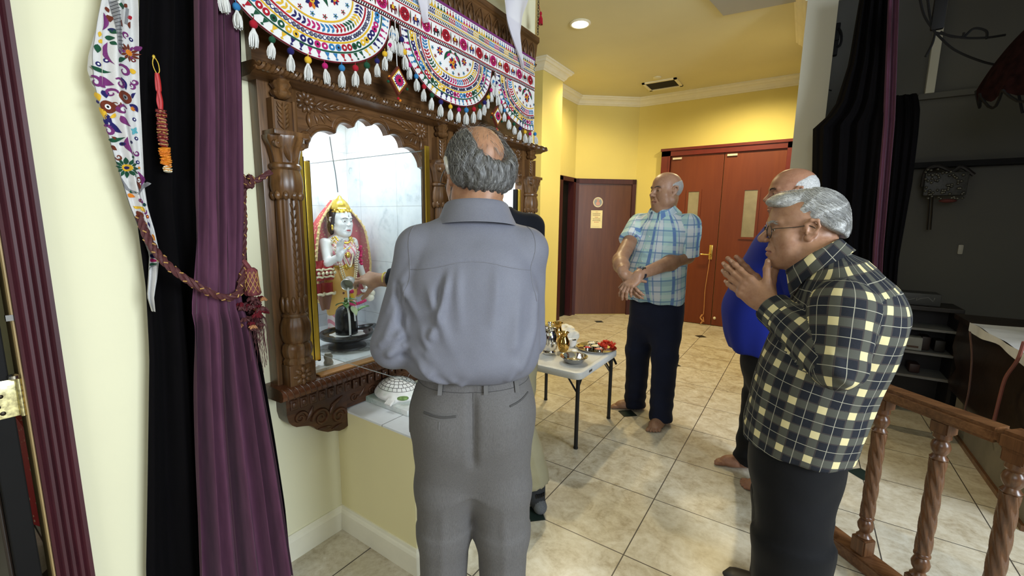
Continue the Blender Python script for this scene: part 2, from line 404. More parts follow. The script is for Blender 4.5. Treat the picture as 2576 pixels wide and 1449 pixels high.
# the printed lines are too small to read in the photograph: rows of print marks
b = MB()
for k, (z, w_, n) in enumerate([(1.575, .03, 1), (1.552, .12, 5), (1.528, .11, 4), (1.498, .05, 2), (1.472, .11, 4), (1.448, .12, 5), (1.425, .07, 3), (1.362, .09, 5)]):
    s = .3475-w_/2
    while s < .3475+w_/2:
        l = random.uniform(.006, .016); box45(b, s, min(s+l, .3475+w_/2), .0105, .0108, z-.004, z+.004 if k < 7 else z-.002, 0 if k in (0, 3, 6) else 1); s += l+.004
b.build('print', [M_inkr, M_ink], no, False)
# red double door
d = thing('door_3', 'red wooden double door with brass lever and small vision panels', 'door', (-.98, 6.55, 0)); struct(d)
b = MB(); b.box(-1.80, -1.675, 6.49, 6.55, 0, 2.45); b.box(-.27, -.145, 6.49, 6.55, 0, 2.45); b.box(-1.80, -.145, 6.49, 6.55, 2.36, 2.45)
b.box(-1.70, -1.675, 6.48, 6.55, 0, 2.36); b.box(-1.81, -.14, 6.475, 6.55, 2.43, 2.465)
b.build('door_frame', plain('red_frame_paint', (.14, .014, .010), .4), d, False)
M_pane = plain('door_pane', (.30, .27, .20), .2)
for (x0, x1, wx0, wx1) in ((-1.673, -.982, -1.40, -1.26), (-.974, -.272, -.70, -.55)):
    lf = MB(); lf.box(x0, x1, 6.515, 6.55, .008, 2.358); lf = lf.build('door_leaf', M_reddoor, d, False)
    z0, z1 = 1.25, 1.86
    b = MB(); b.box(wx0-.03, wx0, 6.503, 6.52, z0-.03, z1+.03); b.box(wx1, wx1+.03, 6.503, 6.52, z0-.03, z1+.03); b.box(wx0, wx1, 6.503, 6.52, z1, z1+.03); b.box(wx0, wx1, 6.503, 6.52, z0-.03, z0); b.build('panel_frame', M_reddoor, lf, False)
    b = MB(); b.box(wx0, wx1, 6.510, 6.516, z0, z1); b.build('pane', M_pane, lf, False)
    b = MB(); b.box(x0+.03, x0+.15, 6.495, 6.515, 2.31, 2.335); b.build('closer_plate', plain('closer_white', (.7, .66, .55)), lf, False)
b = MB(); b.box(-1.075, -1.03, 6.503, 6.515, .93, 1.13, .003); b.build('lever_plate', M_brass, d)
b = MB(); b.tube([(-1.05, 6.51, 1.0), (-1.05, 6.46, 1.0), (-1.07, 6.45, 1.0), (-1.17, 6.45, 1.0)], .011, 8); b.tube([(-1.05, 6.515, 1.07), (-1.05, 6.49, 1.07)], .013, 10); b.build('lever', M_brass, d)
b = MB(); b.ball((-.93, 6.47, .12), .02); b.tube([(-.93, 6.515, .12), (-.93, 6.47, .12)], .008, 6); tag(b.build('door_stop', plain('stop_cream', (.75, .68, .5))), 'cream round door stop low on the red door', 'door stop')
b = MB(); b.tube(bez([(-1.052, 6.475, .97), (-1.06, 6.47, .8), (-1.08, 6.47, .5), (-1.075, 6.472, .2), (-1.09, 6.47, .13)], 6), .005, 6)
b.tube(bez([(-1.09, 6.465, .15), (-1.11, 6.46, .10), (-1.08, 6.455, .06), (-1.10, 6.45, .02)], 6), .011, 6); b.tube([(-1.075, 6.46, .12), (-1.06, 6.45, .05)], .007, 5)
tag(b.build('cord', plain('orange_cord', (.55, .26, .10), .8)), 'thin orange cord hanging from the brass lever of the red door', 'cord')
# left doorway: maroon fluted casing, open black leaf, brass hinge
d = thing('door_4', 'open dark door leaf with maroon fluted casing and brass hinge at the left', 'door', (X0, .2, 0)); struct(d)
b = MB(); FL = [(.184, 0), (.184, .020), (.190, .024), (.196, .018), (.201, .024), (.207, .024), (.2115, .018), (.216, .024), (.222, .024), (.2265, .018), (.231, .024), (.237, .024), (.2415, .019), (.247, .027), (.256, .027), (.258, 0)]
b.prism(FL, lambda u, v, w: (X0+v*1.1, u, w), 0, 2.12); b.build('door_frame', M_maroon, d, False)
b = MB(); b.box(X0-.1, X0+.002, .181, .187, 0, 2.1); b.build('jamb', plain('jamb_tan', (.50, .36, .16), .5), d, False)
b = MB(); b.box(X0-.80, X0-.015, .118, .162, .01, 2.08, .003); b.build('door_leaf', M_black, d, False)
b = MB(); b.box(X0-.75, X0-.05, .108, .118, .1, 1.98, .004); b.build('door_panel', plain('dark_brown_panel', (.02, .012, .008), .35), d, False)
hp = MB(); hp.box(X0-.018, X0-.012, .120, .178, .885, .985, .002); hp.tube([(X0-.006, .176, .885), (X0-.006, .176, .985)], .006, 10); hp = hp.build('hinge', plain('worn_brass', (.72, .62, .34), .3, 1., var=.5, ns=90), d)
for (y, z) in ((.135, .965), (.142, .945), (.135, .918), (.142, .90)): b = MB(); b.ball((X0-.0115, y, z), (.002, .0055, .0055)); b.build('screw', plain('screw_dark', (.05, .04, .03), .4, 1.), hp)
b = MB(); b.box(X0-.004, X0+.012, .170, .183, 1.14, 1.155); b.lathe([(.006, 0), (.010, .004), (.010, .012), (.004, .016)], (X0+.0, .168, .985), 10); b.build('strike', M_steel, d)
# side room furnishings seen through the gap
b = MB(); b.grid(14, 10, lambda u, v: (-3.6+1.0*u, .30+.42*v-.0*u, .44+.02*sin(9*u)*sin(7*v))); b.grid(14, 10, lambda u, v: (-3.6+1.0*u, .30-.03*sin(11*u)*(1-v)-.02*(1-v), .02+.42*v)); b.grid(10, 10, lambda u, v: (-2.6+.03*sin(11*u)*(1-v)+.03*(1-v), .30+.42*u, .02+.42*v))
t = NT('red_brocade'); x, y, z = t.xyz(); vo = t.new('ShaderNodeTexVoronoi'); vo.inputs['Scale'].default_value = 26; t.link(t.coord(), vo.inputs[0])
t.base(t.mix(S(t.nt, vo.outputs[0]).lt(.16), (.42, .015, .02), (.62, .40, .25))); t.set(.7)
tag(b.build('red_cloth', t.m), 'red patterned cloth draped over a low seat in the room behind the left door', 'cloth')
b = MB(); b.ball((-2.30, .55, .09), (.18, .14, .085), 18, 12); tag(b.build('cushion', plain('cream_cushion', (.62, .55, .42), .9)), 'cream floor cushion beside the red cloth behind the left door', 'cushion')
# ---------------------------------------------------------------- ceiling fittings
l = thing('downlight', 'lit round recessed downlight in the yellow hall ceiling', 'ceiling light', (-1.88, 3.87, ZC))
b = MB(); b.lathe([(.095, -.0), (.098, -.006), (.085, -.014), (.075, -.012), (.072, -.002)], (-1.88, 3.87, ZC), 32, cap=False); b.build('rim', M_white, l)
t = NT('lamp_glow'); t.b.inputs['Emission Color'].default_value = (1, .93, .72, 1); t.b.inputs['Emission Strength'].default_value = 14; t.base((1, 1, 1))
b = MB(); b.lathe([(.073, -.008), (.05, -.016), (.02, -.02), (.001, -.021)], (-1.88, 3.87, ZC), 24); b.build('lens', t.m, l)
v = thing('air_vent', 'square ceiling air vent with dark grille', 'vent', (-1.715, 6.0, ZC))
C4 = [V3(-1.935, 5.86, ZC), V3(-1.495, 5.82, ZC), V3(-1.50, 6.19, ZC), V3(-1.93, 6.24, ZC)]
vx0, vx1, vy0, vy1 = -1.93, -1.50, 5.84, 6.21
b = MB(); b.box(vx0, vx1, vy0, vy0+.035, ZC-.015, ZC); b.box(vx0, vx1, vy1-.035, vy1, ZC-.015, ZC); b.box(vx0, vx0+.035, vy0, vy1, ZC-.015, ZC); b.box(vx1-.035, vx1, vy0, vy1, ZC-.015, ZC); b.build('frame', M_white, v, False)
b = MB(); b.box(vx0+.035, vx1-.035, vy0+.035, vy1-.035, ZC-.004, ZC)
for k in range(12): yy = vy0+.05+k*.0235; b.box(vx0+.035, vx1-.035, yy, yy+.006, ZC-.011, ZC-.004)
b.build('grille', plain('vent_dark', (.035, .03, .02), .6), v, False)
b = MB(); b.lathe([(.05, 0), (.05, -.012), (.035, -.02), (.001, -.022)], (-1.70, 5.72, ZC), 24); tag(b.build('sprinkler_cover', M_ceil), 'small round cover in the ceiling beside the air vent', 'ceiling cover')
# ================================================================ SHRINE
M_wood = wood('carved_wood', (.050, .021, .006), (.19, .090, .030), .34, 2, 8, .25)
M_woodh = wood('carved_wood_rails', (.045, .019, .006), (.165, .076, .026), .32, 1, 8, .25)
M_woodd = wood('carved_wood_dark', (.035, .012, .005), (.10, .040, .016), .36, 1, 8, .25)
XF = -1.58
sh = thing('carved_shrine', 'carved dark wooden double shrine front with scalloped arches on the cream wall', 'shrine', (XF, .80, 0))
MOD = [(.80, 1.75), (1.757, 2.62)]
PW = .125
def rosette(b, y, z, r, x, n=9):
    b.ball((x, y, z), (r*.30, r*.32, r*.32), 10, 6)
    for k in range(n):
        a = 2*pi*k/n; R = np.array([[1, 0, 0], [0, cos(a), -sin(a)], [0, sin(a), cos(a)]])
        b.ball((x-.002, y+r*.62*cos(a), z+r*.62*sin(a)), (r*.20, r*.42, r*.24), 8, 6, rot=R)
def scroll(b, c, r0, turns, dirn, a0, x, w=.007):
    P = []; n = int(22*turns)
    for k in range(n+1):
        t = k/n; a = a0+dirn*2*pi*turns*t; r = r0*(1-.86*t); P.append((x, c[0]+r*cos(a), c[1]+r*sin(a)))
    b.tube(P, [w*(1-.55*k/n) for k in range(n+1)], 6)
def leaf(b, p, q, w, x, curl=0.0):
    # pointed carved leaf from p to q in the wall plane
    p, q = np.array(p), np.array(q); d = q-p; L = np.hypot(*d); d = d/L; n = np.array([-d[1], d[0]])
    P, R = [], []
    for k in range(9):
        t = k/8; c = p+d*L*t+n*curl*L*(t*t)
        P.append((x, c[0], c[1])); R.append(max(.0012, w*sin(pi*min(1, t*.92+.06))**.8))
    b.tube(P, R, 6)
for mi_, (ya, yb) in enumerate(MOD):
    # backing stile boards and pilasters
    for side, yc in ((0, ya+.07), (1, yb-.07)):
        pil = MB(); pil.box(-1.648, -1.592, yc-.07, yc+.07, .763, 1.885, .003); pil = pil.build('pilaster', M_wood, sh)
        xc = -1.572
        b = MB(); b.box(-1.60, xc+.035, yc-.052, yc+.052, .765, .862, .004); rosette(b, yc, .813, .038, xc+.037, 8); b.build('plinth', M_wood, pil)
        b = MB()
        # turned base
        fl = lambda th, h: 1+.06*cos(12*th)
        b.lathe([(.050, .862), (.052, .875), (.045, .885), (.050, .895), (.054, .915), (.050, .935), (.042, .942)], (xc, yc, 0), 36, mod=fl)
        b.lathe([(.040, .942), (.046, .955), (.051, .985), (.049, 1.015), (.040, 1.04)], (xc, yc, 0), 40, mod=lambda th, h: 1+.10*abs(cos(4*th)))
        b.lathe([(.043, 1.04), (.046, 1.047), (.043, 1.054)], (xc, yc, 0), 32)
        b.build('base', M_wood, pil)
        b = MB(); b.lathe([(.041, 1.054), (.042, 1.15), (.040, 1.45), (.039, 1.475)], (xc, yc, 0), 48, mod=lambda th, h: 1-.10*max(0, cos(6*th))**3)
        for k in range(13):
            z = 1.075+k*.030
            for s in (-1, 1): leaf(b, (yc+s*.002, z), (yc+s*.013, z+.024), .0045, xc+.040)
        for k in range(7):
            a = -pi/2+pi*k/6
            b.ball((xc+.040*cos(a), yc+.040*sin(a), 1.09), (.009, .010, .032), 8, 6)
        b.build('shaft', M_wood, pil)
        b = MB()
        b.lathe([(.040, 1.475), (.047, 1.49), (.052, 1.52), (.050, 1.55), (.044, 1.575)], (xc, yc, 0), 40, mod=lambda th, h: 1+.10*abs(cos(4*th)))
        for k in range(9):
            a = -pi*.75+1.5*pi*k/8
            b.ball((xc+.046*cos(a), yc+.046*sin(a), 1.487), (.011, .011, .018), 8, 6)
        b.lathe([(.046, 1.575), (.053, 1.583), (.053, 1.592), (.045, 1.60)], (xc, yc, 0), 32)
        b.lathe([(.044, 1.60), (.047, 1.62), (.054, 1.65), (.066, 1.678), (.066, 1.69)], (xc, yc, 0), 40, mod=lambda th, h: 1+.05*cos(10*th))
        for s in (-1, 1):
            scroll(b, (yc+s*.040, 1.664), .018, 1.3, s, pi/2, xc+.040, .009); b.ball((xc+.030, yc+s*.040, 1.664), (.014, .017, .017), 10, 6)
            leaf(b, (yc+s*.006, 1.605), (yc+s*.03, 1.665), .010, xc+.045, s*.1)
        b.box(-1.60, xc+.06, yc-.062, yc+.062, 1.688, 1.706, .003)
        b.build('capital', M_wood, pil)
        # panel with leaf and small vase above the capital
        b = MB(); b.box(-1.60, -1.565, yc-.040, yc+.040, 1.708, 1.815, .003); b.box(-1.59, -1.556, yc-.0412, yc-.033, 1.7065, 1.8165); b.box(-1.59, -1.556, yc+.033, yc+.0412, 1.7065, 1.8165)
        for k in range(5):
            z = 1.718+k*.016
            for s in (-1, 1): leaf(b, (yc, z), (yc+s*.024, z+.022), .006, -1.562, s*.15)
        leaf(b, (yc, 1.715), (yc, 1.808), .007, -1.560)
        b.build('leaf_panel', M_wood, pil)
        b = MB(); b.lathe([(.012, 1.818), (.030, 1.828), (.034, 1.838), (.024, 1.85), (.034, 1.864), (.028, 1.876), (.034, 1.885)], (-1.568, yc, 0), 32, mod=lambda th, h: 1+.07*cos(10*th)); b.build('vase', M_wood, pil)
    # scalloped arch panel
    y0, y1 = ya+.135, yb-.135; yc = (y0+y1)/2
    def arch_edge():
        P = [(y0, 1.60)]
        q_ = (y1-y0)/.68; P += [(y0+.004, 1.645), (y0+.013, 1.658), (y0+.025, 1.664)]
        half = [(yc-.302*q_, 1.668), (yc-.180*q_, 1.743), (yc-.092*q_, 1.783), (yc, 1.808)]
        cus = half+[(2*yc-y, z) for y, z in half[-2::-1]]
        for (p, q) in zip(cus[:-1], cus[1:]):
            p, q = np.array(p), np.array(q); d = q-p; L = np.hypot(*d); n = np.array([-d[1], d[0]])/L
            if n[1] < 0: n = -n
            bl = .034 if L > .12 else .030
            for k in range(11):
                t = k/10; P.append(tuple(p+d*t+n*bl*sin(pi*t)**.75))
        P += [(y1-.025, 1.664), (y1-.013, 1.658), (y1-.004, 1.645), (y1, 1.60)]
        return P
    E_ = arch_edge()
    b = MB(); n = len(E_); top = 1.886
    f3 = lambda y, z, x: (x, y, z)
    vs = []; fs = []
    for x in (-1.635, -1.598):
        vs += [f3(y, z, x) for y, z in E_]+[f3(y, top, x) for y, z in E_]
    m = 2*n
    for k in range(n-1):
        fs += [(k, k+1, n+k+1, n+k), (m+k, m+n+k, m+n+k+1, m+k+1), (k, m+k, m+k+1, k+1)]
    b.add(vs, fs)
    ap = b.build('arch_panel', M_woodh, sh, True, 50)
    b = MB()
    b.tube([(-1.598, y, z+.006) for y, z in E_[3:-3]], .006, 6)
    b.tube([(-1.598, yc+(y-yc)*1.06, z+.022) for y, z in E_[4:-4]], .003, 5)
    for s in (-1, 1):
        ye = yc-s*(y1-y0)/2         # outer end of this spandrel
        Y = lambda d: ye+s*d
        rosette(b, Y(.045), 1.838, .042, -1.595, 10)
        scroll(b, (Y(.030), 1.712), .022, 1.4, s, -pi/2, -1.595, .007)
        leaf(b, (Y(.05), 1.80), (Y(.045), 1.745), .010, -1.595, s*.2)
        for k in range(7):
            d = .085+k*.028
            leaf(b, (Y(d), 1.835+.003*k), (Y(d+.038), 1.870-.001*k), .0075, -1.596, -s*.2)
            if k < 5: leaf(b, (Y(d), 1.828+.004*k), (Y(d+.035), 1.805+.013*k), .0075, -1.596, s*.25)
        b.tube(bez([(-1.595, Y(.075), 1.81), (-1.595, Y(.13), 1.828), (-1.595, Y(.2), 1.845), (-1.595, Y(.29), 1.856)], 6), .004, 5)
        for k in range(3): leaf(b, (Y(.075+.022*k), 1.800+.003*k), (Y(.095+.028*k), 1.765+.014*k), .0065, -1.596, -s*.2)
    b.build('carving', M_woodh, ap, True, 60)
# cornice with rope moulding
b = MB()
CP = [(-1.648, 1.872), (-1.560, 1.872), (-1.545, 1.880), (-1.530, 1.882), (-1.519, 1.888), (-1.519, 1.906), (-1.535, 1.914), (-1.648, 1.920)]
b.prism(CP, lambda u, v, w: (u, w, v), .765, 2.665); co = b.build('cornice', M_woodh, sh)
b = MB()
for ph in (0, pi):
    P = [(-1.517+.010*cos(t*1.9*pi/.03+ph), .768+t, 1.8965+.009*sin(t*1.9*pi/.03+ph)) for t in np.linspace(0, 1.894, 520)]
    b.tube(P, .007, 5)
b.build('rope_moulding', M_woodh, co)
b = MB(); b.box(-1.648, -1.612, .80, 2.62, 1.918, 2.435); b.build('header_board', M_woodh, sh, False)
# crown beam with row of carved leaf arches
b = MB(); BP = [(-1.648, 2.425), (-1.585, 2.425), (-1.575, 2.44), (-1.590, 2.452), (-1.575, 2.56), (-1.560, 2.572), (-1.560, 2.60), (-1.648, 2.60)]
b.prism(BP, lambda u, v, w: (u, w, v), .55, 2.615); be = b.build('crown_beam', M_woodh, sh)
b = MB()
for k in range(26):
    y = .60+k*.078
    b.tube([(-1.584+.014*t_, y+.036*sx, 2.455+.095*t_) for sx, t_ in [(-1, 0), (-.95, .4), (-.6, .75), (0, 1), (.6, .75), (.95, .4), (1, 0)]], .004, 5)
    for s in (-1, 1): leaf(b, (y, 2.458), (y+s*.018, 2.51), .006, -1.580)
    leaf(b, (y, 2.458), (y, 2.53), .007, -1.578)
b.build('leaf_carving', M_woodh, be, True, 60)
# sill: polished roll carved with bands
b = MB(); SP = [(-1.648, .728), (-1.536, .734), (-1.522, .741), (-1.517, .757), (-1.522, .772), (-1.536, .781), (-1.648, .783)]
b.prism(SP, lambda u, v, w: (u, w, v), .778, 2.65); si = b.build('sill', plain('polished_sill_wood', (.085, .030, .013), .2, var=.3, ns=25), sh)
b = MB()
for k in range(82):
    y = .785+k*.0225
    b.tube([(-1.540, y, .7815), (-1.524, y+.005, .7735), (-1.5165, y+.010, .757), (-1.5215, y+.015, .741), (-1.534, y+.019, .734)], .0022, 5); b.tube([(-1.540, y+.019, .7815), (-1.524, y+.015, .7735), (-1.5165, y+.010, .757)], .0018, 5)
b.build('band_carving', M_woodd, si)
b = MB(); b.box(-1.60, -1.538, .945, 2.48, .781, .789, .002); b.build('sill_strip', wood('light_sill_wood', (.30, .14, .04), (.46, .24, .08), .35, 1), si)
# apron with a scrolled bracket at its end
b = MB()
AP = [(.816, .73), (.816, .66), (.822, .63), (.835, .612), (.850, .600), (.88, .592), (.905, .584), (.92, .572), (.931, .557), (.955, .540), (.981, .525), (1.01, .519), (1.035, .508), (1.06, .508), (1.0765, .515), (1.0765, .60), (1.0765, .73)]
b.prism(AP, lambda u, v, w: (w, u, v), -1.648, -1.575); b.box(-1.648, -1.585, 1.0765, 2.60, .592, .73)
apn = b.build('apron', M_woodd, sh, True, 30)
b = MB()
for k in range(44):
    y = .845+k*.040; b.box(-1.59, -1.570, y-.015, y+.015, .672, .714, .004); b.ball((-1.569, y, .693), (.005, .010, .013), 8, 6)
scroll(b, (.868, .632), .026, 1.4, 1, 0, -1.574, .007); scroll(b, (.955, .600), .040, 1.6, -1, pi, -1.574, .008); scroll(b, (1.035, .578), .034, 1.5, 1, 0, -1.574, .008)
leaf(b, (.89, .612), (.93, .655), .009, -1.573, .2); leaf(b, (.99, .60), (1.02, .655), .009, -1.573, -.2); leaf(b, (.94, .555), (1.0, .545), .007, -1.573); leaf(b, (1.0, .635), (1.06, .65), .008, -1.573, .2); leaf(b, (1.0, .53), (1.05, .535), .007, -1.573, .1)
for k in range(16):
    y = 1.12+k*.094; scroll(b, (y, .632), .020, 1.3, 1 if k % 2 else -1, 0, -1.584, .006); leaf(b, (y+.022, .62), (y+.065, .655), .007, -1.584, .2)
b.build('scroll_carving', M_woodd, apn, True, 60)
# ---------------------------------------------------------------- marble niches
def mat_marble(name):
    t = NT(name); x, y, z = t.xyz()
    T = .305
    g = None
    for c, o in ((z, .26), (y, .08), (x, .0)):
        f = ((c-o)/T).fract(); e = (f.min(f*-1+1)*T).lt(.0011); g = e if g is None else g.max(e)
    n = t.noise(5, 7, .7, dist=1.6); n2 = t.noise(14, 5, .6, dist=.8)
    c = t.ramp(n*.7+n2*.3, [(.33, (.52, .57, .60)), (.46, (.72, .76, .78)), (.6, (.80, .83, .84))])
    t.base(t.mix(g, c, (.42, .44, .45))); t.set(.22, 0, .4); return t.m
M_marb = mat_marble('niche_marble')
M_marbf = mat_marble('niche_floor_marble')
for i, (ya, yb) in enumerate(MOD):
    y0, y1 = ya+.115, yb-.115; zt = 2.03; xb = -2.24
    if i == 0: y1 = 1.61
    else: y0 = 1.875
    b = MB(); b.box(xb-.03, xb, y0-.03, y1+.03, .74, zt); b.box(xb, -1.64, y1, y1+.03, .74, zt); b.box(xb, -1.64, y0-.03, y0, .74, zt); b.box(xb-.03, -1.64, y0-.03, y1+.03, zt, zt+.03)
    struct(b.build('wall_niche_%s' % ('near', 'far')[i], M_marb, smooth=False))
    b = MB(); b.box(xb, -1.585, y0+.001, y1-.001, .78, .80); struct(b.build('floor_niche_%s' % ('near', 'far')[i], M_marbf, smooth=False))
# ---------------------------------------------------------------- open glass door with gilt edges
t = NT('clear_glass'); nt = t.nt
out = [n for n in nt.nodes if n.type == 'OUTPUT_MATERIAL'][0]
tr = t.new('ShaderNodeBsdfTransparent'); tr.inputs[0].default_value = (.90, .935, .95, 1)
gl = t.new('ShaderNodeBsdfGlossy'); gl.inputs['Roughness'].default_value = .02
mx = t.new('ShaderNodeMixShader'); mx.inputs[0].default_value = .035; t.link(tr.outputs[0], mx.inputs[1]); t.link(gl.outputs[0], mx.inputs[2]); t.link(mx.outputs[0], out.inputs[0])
M_glass = t.m
M_gold = plain('gilt_edge', (.80, .54, .07), .25, .65, var=.12)
M_gedge = plain('glass_edge', (.12, .20, .22), .2)
gd = thing('glass_door', 'clear glass shrine door swung open with gold edges in the near niche', 'glass door', (-1.64, 1.0, .845))
GX0, GX1, GZ0, GZ1 = -1.622, -.998, .846, 1.618
b = MB(); b.box(GX0, GX1, .998, 1.002, GZ0, GZ1); b.build('pane', M_glass, gd, False)
b = MB(); b.box(GX0, GX1, .9975, 1.0025, GZ1-.0002, GZ1+.0010); b.build('pane_edge', M_gedge, gd, False); b = MB(); b.box(GX0, GX1, .9985, 1.0015, GZ0-.0014, GZ0); b.build('pane_edge', plain('ground_glass_edge', (.40, .42, .42), .3), gd, False)
b = MB(); b.box(-1.006, -.992, .990, 1.002, GZ0, GZ1+.004); b.build('edge_stile', plain('brown_stile', (.07, .045, .02), .4), gd, False)
b = MB(); b.box(-.992, -.988, .988, 1.004, GZ0, GZ1+.012); b.build('edge_strip', M_gold, gd, False)
b = MB(); b.box(-1.636, -1.612, .966, .990, .83, 1.625, .004); b.build('hinge_stile', M_gold, gd)
b = MB(); b.box(-1.640, -1.626, .990, 1.000, .82, 1.63, .002); b.build('seal', M_black, gd)
gj = thing('gilt_jamb', 'gold metal jamb strip beside the left carved pilaster', 'door jamb', (-1.62, .95, .80))
b = MB(); b.box(-1.640, -1.600, .936, .956, .80, 1.66, .004); b.build('strip', M_gold, gj)
b = MB(); b.box(-1.640, -1.612, .956, .966, .81, 1.64); b.build('groove', M_black, gj, False)
gj2 = thing('gilt_jamb', 'gold metal jamb strip at the right side of the far niche', 'door jamb', (-1.62, 2.47, .80))
b = MB(); b.box(-1.640, -1.600, 2.462, 2.480, .80, 1.62, .004); b.build('strip', M_gold, gj2)
b = MB(); b.box(-1.640, -1.612, 2.446, 2.460, .81, 1.62); b.build('groove', M_black, gj2, False)
nl = thing('white_label', 'small white printed label at the top left inside the near niche', 'label', (-1.66, .955, 1.64))
b = MB(); b.box(-1.652, -1.650, .922, .985, 1.615, 1.672); b.build('sheet', plain('label_paper', (.82, .84, .84)), nl, False)
b = MB()
for k in range(4): b.box(-1.650, -1.6495, .935, .972-.008*(k % 2), 1.657-k*.010, 1.660-k*.010)
b.build('print', plain('label_ink', (.25, .27, .3)), nl, False)
b = MB(); b.tube(bez([(-2.236, 1.50, 1.86), (-2.232, 1.51, 1.75), (-2.235, 1.525, 1.66), (-2.236, 1.535, 1.56)], 8), .0022, 5); tag(b.build('wire', plain('dark_wire', (.05, .05, .05))), 'thin dark wire hanging on the marble wall at the back of the near niche', 'wire')
b = MB(); b.tube([(-2.20, 1.608, 1.70), (-2.20, 1.595, 1.70), (-2.20, 1.585, 1.68), (-2.20, 1.592, 1.665)], .003, 5); tag(b.build('hook', M_steel), 'small metal hook in the marble corner of the near niche', 'hook')
